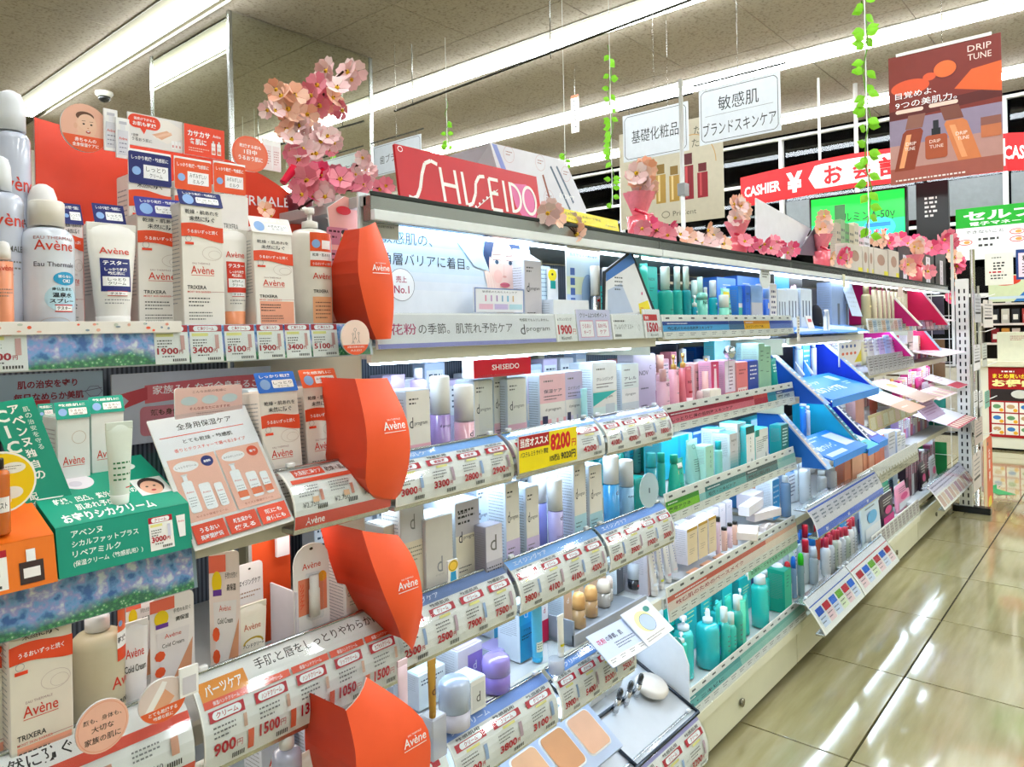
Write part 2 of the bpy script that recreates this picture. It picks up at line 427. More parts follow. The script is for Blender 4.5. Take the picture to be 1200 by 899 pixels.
# front window wall: dark night glass in white bars
def ww(mb):
    mb.box((X1+.12,(Y0+Y1)/2,.35),(.14,Y1-Y0,.7),'#fff','wall')
struct('wall_front',ww)
def night(mb):mb.box((X1+1.6,(Y0+Y1)/2,1.5),(.05,14,5),'#0a0b10','matte')  # dark sheet added beyond the glass to stand for the night outside
o=struct('night_backdrop',night)
WZ=[.7,1.45,2.22,2.95,3.47]
n=1
wy=[Y0+2.3*k for k in range(7)]
for k in range(6):
    a,b=wy[k],wy[k+1]
    o=bpy.data.objects.new('window_%d' % n,None);COLL.objects.link(o);o.location=(X1,(a+b)/2,.7);o['kind']='structure';n += 1
    for z0,z1 in zip(WZ[:-1],WZ[1:]):
        part('pane',o,lambda mb,z0=z0,z1=z1,a=a,b=b:mb.box((.1,0,(z0+z1)/2-.7),(.012,b-a-.05,z1-z0-.03),'#fff','windowglass',.001))
    def fr(mb,a=a,b=b):
        for y in (-(b-a)/2+.02,):mb.box((.08,y,1.39),(.07,.045,2.78),'#e8e8e4','fixture')
        for z in WZ:mb.box((.08,0,z-.7),(.06,b-a,.035),'#e8e8e4','fixture')
    part('window_frame',o,fr)
    if 1 <= k <= 2:
        def film(mb,b=b,a=a):mb.box((.08,0,1.80),(.004,b-a-.05,.38),'#7d8386','matte')
        part('window_film',o,film)
    if k in (1,):
        def let(mb):
            A=Art(mb,Matrix(((0,0,-1,.076),(-1,0,0,.3),(0,1,0,1.66),(0,0,0,1))),m='matte')
            A.text('D',.36,.05,.26,'#4d5254',b=.03);A.text('T',.1,.05,.26,'#4d5254',b=.03)
            A.text('C',-.18,.05,.26,'#4d5254',b=.03)
        part('window_lettering',o,let)
# ---------------------------------------------------------------- mirrored column
mx0,mx1,my0,my1=2.65,3.9,4.87,6.12
t=thing('mirror_column','square column clad in mirror panels up to the ceiling','column',((mx0+mx1)/2,(my0+my1)/2,0),where='behind the cherry blossom')
mw=(mx1-mx0)/2
def mp(sx,sy):
    def f(mb):
        if sx:mb.box((sx*mw,0,HC/2),(.012,2*mw-.03,HC-.02),'#fff','mirror',.001)
        else:mb.box((0,sy*mw,HC/2),(2*mw-.03,.012,HC-.02),'#fff','mirror',.001)
    return f
for sx,sy in ((-1,0),(1,0),(0,-1),(0,1)):part('mirror_panel',t,mp(sx,sy))
for sx in (-1,1):
    for sy in (-1,1):part('corner_trim',t,lambda mb,sx=sx,sy=sy:mb.box((sx*mw,sy*mw,HC/2),(.03,.03,HC-.01),'#b8bcb8','metal'))
# camera dome, track rail, small ceiling fittings
cx,cy=onZ(122,108,HC)
t=thing('security_camera','small dark dome security camera in a white ring','camera',(cx,cy,HC),where='on the ceiling left of the mirror column')
part('housing',t,lambda mb:mb.lathe([(.075,0),(.078,-.02),(.06,-.045),(.0,-.045)],'#e9e6dc','plastic'))
part('dome',t,lambda mb:mb.lathe([(.055,-.04),(.05,-.07),(.03,-.092),(0,-.1)],'#15161a','gloss'))
t=thing('ceiling_rail','thin dark steel rail running under the ceiling','rail',(3.9,0,0),where='with green garlands tied to it')
part('rail',t,lambda mb:mb.tube([(.08,4.66,3.02),(-.33,-1.5,3.02)],.009,'#3b3a36','metal'))
for y in (4.4,3.0,1.2,-.6):part('hanger_rod',t,lambda mb,y=y:mb.tube([(.05,y,3.02),(.05,y,3.498)],.004,'#8c8c86','metal'))
# ================================================================ shelving
YF=.906;YB=1.33
BAY=[('coral',-.185,.715,[1.185,.925,.69,.45,.2]),('white',.715,1.615,[1.16,.925,.695,.505,.2]),
       ('teal',1.615,2.515,[1.17,.94,.735,.50,.19]),('blue',2.515,3.415,[1.135,.93,.72,.51,.19]),
       ('pink',3.415,4.315,[1.17,.96,.73,.50,.19]),('far pink',4.315,5.215,[1.17,.96,.75,.53,.22])]
CREAM='#d8d6c6'
ZS={}
for bi,(bn,xa,xb,zs)in enumerate(BAY):
    ZS[bi]=zs
    W=xb-xa
    t=thing('shelving_bay',{'coral':'cream steel shelf unit carrying the orange-panelled skin care','white':'cream steel shelf unit under the red sign, carrying white and lilac cartons',
        'teal':'cream steel shelf unit full of turquoise bottles','blue':'cream steel shelf unit with bright blue sloping displays',
        'pink':'cream steel shelf unit with beige cartons and face masks','far pink':'cream steel shelf unit at the far end, next to the slotted post'}[bn],'shelf unit',(xa+W/2,0,0))
    for z in zs:
        def sh(mb,W=W,z=z):
            mb.box((0,(YF+YB)/2+.01,z-.012),(W-.012,YB-YF-.02,.018),'#d2d4d2','fixture')
            mb.box((0,YF+.012,z-.014),(W-.012,.012,.026),CREAM,'fixture')
        part('shelf',t,sh,None)
    zt=1.385 if bi else 1.30
    part('back_panel',t,lambda mb,W=W,zt=zt:mb.box((0,YB+.012,zt/2+.02),(W-.01,.012,zt-.06),'#fff','mesh_panel'))
    def kick(mb,W=W):
        mb.box((0,YF+.006,.075),(W-.006,.012,.11),'#dedec4','fixture',.002)
        mb.box((0,YF+.02,.012),(W-.006,.012,.02),'#2c2a26','matte')
    part('kick_panel',t,kick)
    part('kick_ledge',t,lambda mb,W=W:mb.box((0,YF+.004,.148),(W-.004,.035,.03),'#e6e6cf','fixture',.004))
    part('lock',t,lambda mb,W=W:mb.lathe([(.008,0),(.012,.003),(.012,.008),(0,.009)],'#8d8a7c','chrome'),'lk',(-W*.02,YF-.001,.075),(math.pi/2,0,0))
    for z in zs[:4]:
        for s_ in (-1,):
            part('bracket',t,lambda mb,W=W,z=z:mb.prism([(-W/2+.004,z-.005),(-W/2+.006,z-.005),(-W/2+.006,z-.06),(-W/2+.004,z-.05)],YF+.03,YB,'#cfcdb8','fixture'))
    def upr(mb):
        mb.box((0,0,.70),(.03,.03,1.38),'#c8c3a4','fixture')
        for j in range(26):mb.box((-.006,-.0155,.08+j*.05),(.004,.001,.02),'#222','matte')
    part('upright',t,upr,'up',(-W/2+.017,YB-.02,0))
    if not bi:
        for z in zs[:4]:part('shelf_lamp',t,lambda mb,W=W,z=z:mb.box((0,YF+.06,z-.028),(W-.1,.018,.010),'#fff4ea','barglow',.003))
    if bi:
        def top(mb,W=W):
            mb.box((0,(YF+YB)/2+.02,1.388),(W-.004,YB-YF+.03,.018),'#b9bdbd','fixture')
            mb.box((0,YF+.004,1.375),(W-.004,.02,.040),'#8d9391','metal')
            mb.box((0,YF-.006,1.398),(W-.004,.004,.006),'#3c4240','matte')
            mb.box((0,YF-.01,1.364),(W-.004,.010,.016),'#eef3f5','plastic')
        part('canopy',t,top)
        part('shelf_lamp',t,lambda mb,W=W:mb.box((0,YF+.05,1.364),(W-.06,.03,.016),'#e6f2ff','barglow',.004))
        for z in zs[:4]:
            part('shelf_lamp',t,lambda mb,W=W,z=z:mb.box((0,YF+.06,z-.028),(W-.1,.018,.010),'#d5eaff','underglow',.003))
# ================================================================ product builders
def place(xl,xr,yt,Y,z):
    a=onY(xl,(yt+yt)/2,Y);b=onY(xr,yt,Y);m=onY((xl+xr)/2,yt,Y)
    return (a[0]+b[0])/2,abs(b[0]-a[0]),clip(m[1]-z,z,Y,(a[0]+b[0])/2)
def clip(h,z,Y,x):
    """nothing on a shelf pokes through the shelf above it"""
    if Y < .88:return h
    for bn,xa,xb,zs in BAY:
        if xa <= x < xb:
            up_=[q for q in zs if q > z+.07]
            top=min(up_)-.034 if up_ else (1.352 if z < 1.3 and bn != 'coral' else 9)
            return min(h,top-z)
    return h
WHERE=''
def placeR(xl,xr,yt,Y,z):
    """round things: real diameter from the pixel width at that depth"""
    r=.03
    for _ in range(3):
        x,zz=onY((xl+xr)/2,yt,Y+r);D=x*fw.x+(Y+r)*fw.y;r=(xr-xl)/FP*D/2
    return x,2*r,clip(zz-z,z,Y,x)
def g3(A,w,h,brand,bcol,sub,scol='#444',top=.62,lines=3,seed=1,bh=.1,font=0.):
    A.text(brand,w/2,h*top,h*bh,bcol,'c',font,w=min(w*.72,h*bh*len(brand)*.75))
    if sub:A.text(sub,w*.12,h*(top-.2),h*.045,scol,'l',.01,w=min(w*.7,h*.045*len(sub)*.8))
    if lines:A.lines(w*.12,h*(top-.3),w*.7,lines,h*.05,h*.012,'#666',seed)
def carton(desc,xl,xr,yt,z,Y=.93,d=.05,front='#eee',side=None,top=None,art=None,tilt=0.,rz=0.,header=None,cat='box',flap=True,where=None,sideart=None,name='carton',h=None,key=None,shift=0):
    x,w,hh=place(xl,xr,yt,Y,z);h=h or hh
    side=side or front;top=top or side
    t=thing(name,desc,cat,(x,Y+shift,z+.0008),rz,-tilt,WHERE if where is None else where)
    def body(mb):
        mb.box((0,d/2,h/2),(w,d,h),side,'paper',.0012)
        A=Art(mb,FRONT(-w/2,0,0));A.rect(.0008,.0008,w-.0016,h-.0016,front)
        if art:art(A,w,h)
        B=Art(mb,LEFT(-w/2,d,0));B.lines(d*.12,h*.9,d*.76,int(min(26,h/.0075)),h*.032 if h > .1 else h*.06,h*.008,'#8a8f96',int(w*9999))
        if sideart:sideart(B,d,h)
        T=Art(mb,Matrix(((1,0,0,-w/2),(0,1,0,0),(0,0,1,h),(0,0,0,1))));T.rect(.001,.001,w-.002,d-.002,top)
    part('carton_body',t,body)
    if flap:part('tuck_flap',t,lambda mb:mb.box((0,d/2,h+.0008),(w*.94,d*.9,.0012),top,'paper',.0003))
    if header:
        hc,hh_,txt=header[:3]
        def hd(mb):
            A=Art(mb,Matrix(((1,0,0,-w/2),(0,.35,-.93,-.0015),(0,.93,.35,h*.985),(0,0,0,1))))
            A.rrect(-w*.02,0,w*1.04,hh_,w*.04,hc)
            A.text(txt[0],w/2,hh_*.72,hh_*.16,'#fff','c',.015,w=w*.8)
            A.ell(w*.2,hh_*.4,w*.13,w*.13,'#8fb4e8')
            A.rrect(w*.38,hh_*.2,w*.55,hh_*.4,w*.03,'#fdfdfd');A.text(txt[1],w*.655,hh_*.38,hh_*.14,'#222','c',w=w*.48);A.text(txt[2],w*.655,hh_*.23,hh_*.11,'#222','c',w=w*.3)
        part('header_card',t,hd)
    return t
# ---- round things -------------------------------------------------------------
def cyl(r,sy=1.):return lambda u,v,z:((r+z)*math.sin(u/r),-(r+z)*sy*math.cos(u/r),v)
def bottle(desc,xl,xr,yt,z,Y=.95,body='#fff',cap='#fff',capf=.2,capw=.6,art=None,mat_='plastic',kind='screw',taper=1.,sy=1.,where=None,rz=0.,name='bottle',cat='bottle',label=None,base=None,seg=20,clearcap=False,h=None,neck=True,flip=False):
    x,w,hh=placeR(xl,xr,yt,Y,z);h=h or hh;r=w/2
    t=thing(name,desc,cat,(x,Y+r*sy,z+.0006),rz,0,WHERE if where is None else where)
    cz=h*(1-capf);sh=min(r*.55,h*.1)
    rt_=r*taper
    pr=[(r*.9,0),(r,.002)]
    for q in (.3,.6,.85):pr.append((r+(rt_-r)*q,.002+(cz-sh)*q))
    pr += [(rt_,cz-sh),(rt_*.93,cz-sh*.6),(rt_*.75,cz-sh*.25),(max(r*capw*.7,rt_*.4),cz-.001)]
    if not neck:pr=[(r*.92,0),(r,.003),(rt_,cz-.002)]
    body_=part('bottle_body',t,lambda mb:mb.lathe(pr,body,mat_,seg,sy=sy),None)
    cr=r*capw
    if kind == 'screw':
        def cp(mb):
            mb.lathe([(cr,cz),(cr,h*.985),(cr*.9,h),(0,h)],cap,'plastic',seg,sy=1 if capw < .8 else sy)
        part('cap',t,cp)
    elif kind == 'dome':
        part('cap',t,lambda mb:mb.lathe([(cr,cz),(cr,cz+(h-cz)*.4),(cr*.92,cz+(h-cz)*.7),(cr*.7,cz+(h-cz)*.9),(cr*.3,h*.995),(0,h)],cap,'plastic',seg,sy=sy))
    elif kind == 'pump':
        part('collar',t,lambda mb:mb.lathe([(cr,cz),(cr,cz+(h-cz)*.3),(cr*.5,cz+(h-cz)*.36),(cr*.3,cz+(h-cz)*.4),(cr*.3,cz+(h-cz)*.7),(0,cz+(h-cz)*.7)],cap,'plastic',14))
        def hd(mb):
            mb.lathe([(cr*.55,cz+(h-cz)*.68),(cr*.62,cz+(h-cz)*.76),(cr*.6,h*.995),(0,h)],cap,'plastic',14)
            zz=cz+(h-cz)*.86
            mb.tube([(0,0,zz),(-cr*1.0,-cr*.5,zz+.001),(-cr*1.7,-cr*.85,zz-(h-cz)*.05)],[cr*.3,cr*.27,cr*.17],cap,'plastic',8)
        part('pump_head',t,hd)
    elif kind == 'mist':
        part('collar',t,lambda mb:mb.lathe([(cr,cz),(cr,cz+(h-cz)*.3),(cr*.5,cz+(h-cz)*.34),(cr*.48,cz+(h-cz)*.8),(cr*.3,h*.99),(0,h*.99)],cap,'plastic',14))
        if clearcap:part('clear_cap',t,lambda mb:mb.lathe([(cr*1.05,cz+.001),(cr*1.05,h),(0,h+.001)],'#fff','acrylic',14))
    if art or label:
        def lb(mb):
            A=Art(mb,fn=lambda u,v,zz:(rr_(v)*math.sin(u/r)+zz*math.sin(u/r),-(rr_(v)+zz)*sy*math.cos(u/r),v));A.cu=True
            if label:A.rect(-r*1.0,h*label[1],r*2.0,h*label[2],label[0])
            if art:art(A,w,h)
        def rr_(v):return (r+(rt_-r)*min(1,max(0,v/(cz-sh))))if neck else r+(rt_-r)*min(1,max(0,v/cz))
        part('printed_label',body_,lb)
    return t
def btxt(brand,col,y=.55,hh=.05,sub=None,lines=3,w_=.9,b=0.01,scol='#555'):
    def f(A,w,h):
        A.text(brand,0,h*y,h*hh,col,'c',b,w=min(w*w_,h*hh*len(brand)*.8))
        if sub:A.text(sub,0,h*(y-.14),h*.032,scol,'c',.01,w=min(w*.8,h*.032*len(sub)*.7))
        if lines:A.lines(-w*.35,h*(y-.2),w*.7,lines,h*.035,h*.009,'#777',3)
    return f
def tubeshape(mb,w,h,col,capc,capf=.18,up=True,m='plastic',seg=18,thick=.32,capr=None):
    """squeeze tube standing on its cap: flat crimp at the top"""
    cz=h*capf;cr=capr or w*.33;n=7;vs=[]
    for j in range(n+1):
        q=j/n;z=cz+(h-cz)*q
        ax=cr+(w/2-cr)*min(1,q*1.25);ay=max(.0012,cr*.95*(1-q**1.6))
        for k in range(seg):
            a=2*math.pi*k/seg;vs.append((ax*math.cos(a),ay*math.sin(a),z))
    fs=[[j*seg+k,j*seg+(k+1)% seg,(j+1)*seg+(k+1)% seg,(j+1)*seg+k]for j in range(n)for k in range(seg)]
    fs.append([n*seg+k for k in range(seg)])
    mb.add(vs,fs,col,m,True)
def tube(desc,xl,xr,yt,z,Y=.94,body='#f4f2ee',cap='#fff',capf=.16,art=None,tilt=0.,rz=0.,where=None,panel=None,h=None,roll=0.,hang=False):
    x,w,hh=place(xl,xr,yt,Y,z);h=h or hh
    w=(w+placeR(xl,xr,yt,Y,z)[1])/2
    t=thing('tube',desc,'tube',(x,Y+w*.33,z+.0006),rz,-tilt,WHERE if where is None else where)
    t.rotation_euler.y=roll
    body_=part('tube_body',t,lambda mb:tubeshape(mb,w,h,body,cap,capf))
    part('cap',t,lambda mb:mb.lathe([(w*.30,0),(w*.31,.001),(w*.335,h*capf),(0,h*capf+.0005)],cap,'plastic',16))
    def crimp(mb):mb.box((0,0,h-.004),(w*1.0,.0028,.009),body,'plastic',.0006)
    part('crimp_seal',t,crimp)
    if art:
        def fn(u,v,zz):
            q=min(1,max(0,(v-h*capf)/(h*(1-capf))));cr=w*.33
            ax=cr+(w/2-cr)*min(1,q*1.25);ay=max(.0012,cr*.95*(1-q**1.6));c=min(.96,abs(u)/ax)
            return (u,-ay*math.sqrt(1-c*c)-zz-.0005,v)
        def lb(mb):
            A=Art(mb,fn=fn);A.cu=True;art(A,w,h)
        part('printed_label',body_,lb)
    return t
def jar(desc,xl,xr,yt,z,Y=.95,body='#fff',cap='#fff',capf=.4,art=None,domed=True,where=None,m='gloss'):
    x,w,h=placeR(xl,xr,yt,Y,z);r=w/2
    t=thing('jar',desc,'jar',(x,Y+r,z+.0006),0,0,WHERE if where is None else where)
    cz=h*(1-capf)
    part('jar_body',t,lambda mb:mb.lathe([(r*.86,0),(r*.97,.002),(r*.97,cz)],body,m,24))
    pr=[(r,cz),(r,h*.8),(r*.93,h*.93),(r*.75,h*.99),(0,h)]if domed else [(r,cz),(r,h*.97),(r*.96,h),(0,h)]
    part('lid',t,lambda mb:mb.lathe(pr,cap,m,24))
    if art:part('printed_label',t,lambda mb:art(Art(mb,fn=lambda u,v,zz:((r+zz)*math.sin(u/r),-(r+zz)*math.cos(u/r),v)),w,h))
    return t
def pouch(desc,xl,xr,yt,z,Y=.94,col='#eee',topc=None,art=None,tilt=.06,rz=0.,where=None,cat='pouch',d=.022,h=None,hole=False):
    x,w,hh=place(xl,xr,yt,Y,z);h=h or hh
    t=thing('pouch',desc,cat,(x,Y+d/2,z+.0006),rz,-tilt,WHERE if where is None else where)
    def body(mb):
        n=6;vs=[];seg=12
        for j in range(n+1):
            q=j/n;ay=d/2*(1-q**2)*(.75+.25*math.sin(q*3))+.0012
            for k in range(seg):
                a=2*math.pi*k/seg;c,s_=math.cos(a),math.sin(a)
                vs.append((w/2*(abs(c)**.3)*(1 if c > 0 else -1),ay*s_,h*q))
        fs=[[j*seg+k,j*seg+(k+1)% seg,(j+1)*seg+(k+1)% seg,(j+1)*seg+k]for j in range(n)for k in range(seg)]
        fs += [[n*seg+k for k in range(seg)],[k for k in range(seg)][::-1]]
        mb.add(vs,fs,col,'plastic',True)
    part('pouch_body',t,body)
    def seal(mb):mb.box((0,0,h-.006),(w,.0026,.014),topc or col,'plastic',.0006)
    part('top_seal',t,seal)
    if art:part('printed_label',t,lambda mb:art(Art(mb,FRONT(-w/2,-d/2-.001,0)),w,h))
    return t
def hangcard(desc,xl,xr,yt,yb,Y=.94,col='#fff',art=None,rz=0.,where=None,blister=None,tilt=0.,cat='pack',name='blister_pack',r=.3):
    x0,z1=onY(xl,yt,Y);x1,z0=onY(xr,yb,Y);w=x1-x0;z1=onY((xl+xr)/2,yt,Y)[1];z0=onY((xl+xr)/2,yb,Y)[1];h=z1-z0
    t=thing(name,desc,cat,((x0+x1)/2,Y,z0+.0006),rz,-tilt,WHERE if where is None else where)
    def card(mb):
        pts=[];R_=min(w,h)*r*.5
        for cx,cy,a0 in ((w/2-R_,h-R_,0),(-w/2+R_,h-R_,90)):
            for k in range(5):a=math.radians(a0+22.5*k);pts.append((cx+R_*math.cos(a),cy+R_*math.sin(a)))
        pts += [(-w/2,0),(w/2,0)]
        mb.prism(pts,0,.0015,col)
        A=Art(mb,FRONT(-w/2,0,0));A.ell(w/2,h*.94,w*.05,w*.035,'#333')
        if art:art(A,w,h)
    part('backing_card',t,card)
    if blister:
        bw,bz,bh,bc=blister
        def bl(mb):mb.lathe([(bw*w/2,bz*h),(bw*w/2,(bz+bh*.65)*h),(bw*w*.42,(bz+bh*.68)*h),(bw*w*.42,(bz+bh)*h),(0,(bz+bh)*h)],bc,'plastic',12,cy=-.006,sy=.6)
        part('enclosed_item',t,bl)
        part('clear_blister',t,lambda mb:mb.box((0,-.007,(bz+bh/2)*h),(bw*w*1.3,.014,bh*h*1.12),'#fff','acrylic',.002))
    return t
# ---- boards and cards ---------------------------------------------------------
def boardY(name,desc,cat,xl,xr,yt,yb,Y,art=None,col='#fff',th=.003,rz=0.,tilt=0.,where='',rounded=0.,edge=None,X=None):
    """upright card on a plane Y=const (pixels of its edges at mid height)"""
    x0,z=onY(xl,(yt+yb)/2,Y);x1,z=onY(xr,(yt+yb)/2,Y);xm=(xl+xr)/2
    z1=onY(xm,yt,Y)[1];z0=onY(xm,yb,Y)[1];w=x1-x0;h=z1-z0
    t=thing(name,desc,cat,((x0+x1)/2,Y,z0),rz,-tilt,where)
    def f(mb):
        if rounded:
            R_=min(w,h)*rounded;pts=[]
            for cx,cy,a0 in ((w/2-R_,R_,-90),(w/2-R_,h-R_,0),(-w/2+R_,h-R_,90),(-w/2+R_,R_,180)):
                for k in range(9):a=math.radians(a0+11.25*k);pts.append((cx+R_*math.cos(a),cy+R_*math.sin(a)))
        else:pts=[(w/2,0),(w/2,h),(-w/2,h),(-w/2,0)]
        mb.prism(pts,0,th,col,side=edge or '#e8e8e8')
        if art:art(Art(mb,FRONT(-w/2,0,0)),w,h)
    part('card',t,f)
    return t,w,h
def boardX(name,desc,cat,yl,yr,zt,zb,X,art=None,col='#fff',th=.004,where='',rz=0.):
    """board facing the camera side of the shop (normal -X); yl > yr"""
    w=yl-yr;h=zt-zb
    t=thing(name,desc,cat,(X,(yl+yr)/2,zb),rz,0,where)
    def f(mb):
        mb.box((0,0,h/2),(th,w,h),col,'paper',.0005)
        if art:art(Art(mb,LEFT(-th/2,w/2,0)),w,h)
    part('board',t,f)
    return t,w,h
# ================================================================ price rails along the shelf fronts
def pricecard(A,x,y,w,h,title,price,pic='#d9a7a0',yel=True,seed=1):
    A.rect(x,y,w,h,'#f6f5f0')
    A.rect(x,y+h*.82,w,h*.18,'#b3162b');A.pill(x+w*.12,y+h*.835,w*.76,h*.14,'#fff');A.text(title,x+w/2,y+h*.855,h*.1,'#b3162b','c',.02,w=w*.5)
    if yel:A.rect(x+w*.06,y+h*.7,w*.5,h*.08,'#efe98f')
    A.lines(x+w*.08,y+h*.58,w*.42,3,h*.075,h*.03,'#444',seed)
    A.text(price,x+w*.06,y+h*.24,h*.17,'#b3162b','l',.03,w=w*.62);A.text('円',x+w*.7,y+h*.25,h*.1,'#b3162b','l',.02)
    A.lines(x+w*.2,y+h*.17,w*.5,1,1,h*.03,'#444',seed)
    A.barcode(x+w*.5,y+h*.05,w*.42,h*.07)
    A.rect(x+w*.76,y+h*.35,w*.12,h*.38,pic)
def strip(name,desc,xa,xb,z0,z1,art,Y=None,tilt=.12,th=.003,col='#efefec',where=''):
    """flat ticket rail on a shelf front"""
    Y=Y or YF-.011;w=xb-xa;h=z1-z0
    t=thing(name,desc,'price rail',(xa,Y,z0),0,-tilt,where)
    def f(mb):
        mb.box((w/2,th/2,h/2),(w,th,h),col,'paper',.0005)
        mb.box((w/2,th+.003,h*.5),(w,.006,.006),'#c9c7ba','fixture',.001)
    part('rail',t,f)
    def g(mb):art(Art(mb,FRONT(0,0,0)),w,h)
    part('printed_insert',t,g)
    part('clear_cover',t,lambda mb:mb.box((w/2,-.0045,h/2),(w,.0008,h),'#fff','acrylic',.0002))
    return t
# coral bay, top shelf: hydrangea photo with ticket cards
at=strip('price_rail','long ticket rail with hydrangea photo and red-headed price cards',-.18,.712,1.147,1.196,lambda A,w,h:None,col='#cfd8e0',where='on the top shelf left of the red and white sign')
part('photo_insert',at,lambda mb:mb.box((.446,-.001,.0245),(.88,.001,.046),'#fff','hydrangea',.0002))
for i,(xl,xr,pr,ti)in enumerate(((-30,32,'2200','化粧水'),(181,221,'1900','保湿クリーム'),(223,261,'3400','保湿クリーム'),(264,299,'5100','保湿クリーム'),(302,333,'1900','保湿ミルク'),(335,364,'3400','保湿ミルク'),(366,396,'5100','保湿ミルク'))):
    a,_=onY(xl,400,.895);b,_=onY(xr,400,.895)
    part('price_card',at,lambda mb,a=a,b=b,pr=pr,ti=ti,i=i:pricecard(Art(mb,FRONT(-(-.18),-.0022,0)),a,.001,b-a,.047,ti,pr,seed=i))
# coral bay second shelf: rail with garden photo
at=strip('price_rail','ticket rail with a garden photo',-.18,.43,.868,.921,lambda A,w,h:None,col='#89a0b0',where='under the green and orange cream displays')
part('photo_insert',at,lambda mb:mb.box((.303,-.001,.026),(.604,.001,.05),'#fff','hydrangea',.0002))
# curved holders (clear bent covers over printed sheets)
def holder(desc,xa,xb,z0,z1,art,bulge=.016,y0=None,y1=None,where='',base='#f4f2ec'):
    y0=y0 or YF-.035;y1=y1 or YF+.006;w=xb-xa-.006;h=z1-z0
    L=math.hypot(z1-z0,y1-y0)
    t=thing('curved_price_holder',desc,'price holder',(xa+.003,0,0),0,0,where)
    def fn(u,v,z):
        q=v/L;yy=y0+(y1-y0)*q;zz=z0+(z1-z0)*q
        nrm=(-(z1-z0)/L,(y1-y0)/L);b=bulge*4*q*(1-q)+z
        return (u,yy+nrm[0]*b,zz+nrm[1]*b)
    def body(mb):
        n=8
        pr=[(fn(0,L*k/n,0)[1],fn(0,L*k/n,0)[2])for k in range(n+1)]
        pr2=[(fn(0,L*k/n,-.0025)[1],fn(0,L*k/n,-.0025)[2])for k in range(n,-1,-1)]
        mb.sweep(pr+pr2,0,w,base,'paper')
    cp_=part('curved_panel',t,body)
    def pa(mb):A=Art(mb,fn=fn);A.z=.0006;art(A,w,L)
    part('printed_insert',cp_,pa)
    def cov(mb):
        n=8
        pr=[(fn(0,L*k/n,.0045)[1],fn(0,L*k/n,.0045)[2])for k in range(n+1)]
        pr2=[(fn(0,L*k/n,.0038)[1],fn(0,L*k/n,.0038)[2])for k in range(n,-1,-1)]
        mb.sweep(pr+pr2,0,w,'#fff','acrylic')
    part('clear_cover',t,cov)
    def br(mb):
        mb.box((w/2,y0+.018,z0-.004),(w,.03,.008),'#c4c6c2','metal',.001)
        mb.box((w/2,y1,z1+.002),(w,.006,.004),'#b9c0c4','metal',.001)
    part('holder_base',t,br)
    if y1 < .9:part('support_arm',t,lambda mb:mb.box((w/2,(y1+YF)/2,z1-.03),(w*.8,YF-y1+.004,.004),'#c4c6c2','metal'))
    for xx in (.02,w-.02):part('clip',t,lambda mb,xx=xx:mb.box((xx,y1-.002,z1+.007),(.012,.008,.006),'#e8ecee','plastic',.001))
    return t
def dart(prices,head='#7fa6e6',seed=0,htxt='エイジングケア',split=1.):
    def f(A,w,h):
        A.rect(0,h*.8,w*split,h*.2,head)
        if htxt:A.text(htxt,w*.06,h*.85,h*.1,'#eef3ff','l',.01,w=w*.35)
        n=len(prices)
        for i,p in enumerate(prices):
            x=w*(i+.06)/n;cw=w*.88/n
            A.text('敏感肌用',x+cw*.5,h*.72,h*.06,'#333','c',.01,w=cw*.7)
            A.rect(x+cw*.05,h*.57,cw*.9,h*.13,'#c2182e');A.pill(x+cw*.17,h*.585,cw*.66,h*.1,'#fff');A.text('クリーム' if seed % 2 else '美容液',x+cw*.5,h*.6,h*.07,'#c2182e','c',.02,w=cw*.4)
            A.rect(x+cw*.3,h*.5,cw*.4,h*.045,'#f0e68c')
            A.lines(x+cw*.1,h*.42,cw*.5,3,h*.055,h*.02,'#555',i+seed)
            A.text(p,x+cw*.1,h*.13,h*.13,'#c2182e','l',.035,w=cw*.55);A.text('円',x+cw*.68,h*.14,h*.07,'#c2182e','l',.02)
            A.rect(x+cw*.78,h*.2,cw*.1,h*.26,'#c5a8b4' if i % 2 else '#9fb7dd')
            A.barcode(x+cw*.55,h*.03,cw*.35,h*.06)
    return f
W1='in front of white and lilac cartons'
hd=[(('3000','3300'),'#86b4ee',0),(('2800','2900'),'#86b4ee',2),(('4100','4300'),'#9db4e8',4)]
hx=[(.727,1.012),(1.018,1.312),(1.318,1.612)]
for (a,b),(p,c,s_),wv in zip(hx,((('3000','3300','2800','2900'),'#86b4ee',0),(('2800','3300','4200'),'#86b4ee',2),(('4100','4300','1900','1800'),'#b4c0ec',4)),('next to the upright orange panel','holding the yellow price ticket','beside the teal shelf')):
    holder('curved price sheet, light blue band,',a,b,.912,.985,dart(p,c,s_,'敏感肌ケア'),where='on the second shelf '+wv)
for (a,b),(p,c,s_),wv in zip(hx,((('2500','2500','7900','7500'),'#6f86b8',1),(('3800','4100','4100','4200'),'#86b4ee',3),(('4200','3900','1900','2000'),'#6f9ce2',5)),('next to the upright orange panel','below the lilac bottles','beside the teal shelf')):
    holder('curved price sheet, blue band,',a,b,.66,.745,dart(p,c,s_),where='on the third shelf '+wv)
for (a,b),(p,c,s_),wv in zip(((.68,.84),(.846,1.13),(1.136,1.42)),((('3800',),'#7f9fe2',1),(('5600','3800','3100'),'#7f9fe2',7),(('3900','5400','3200','2500'),'#6f9ce2',9)),('beside the lowest orange panel','in front of the silver jar','in front of the pale blue tube')):
    holder('curved price sheet, mid-blue band,',a,b,.415,.50,dart(p,c,s_,'美容クリーム'),where='on the fourth shelf '+wv)
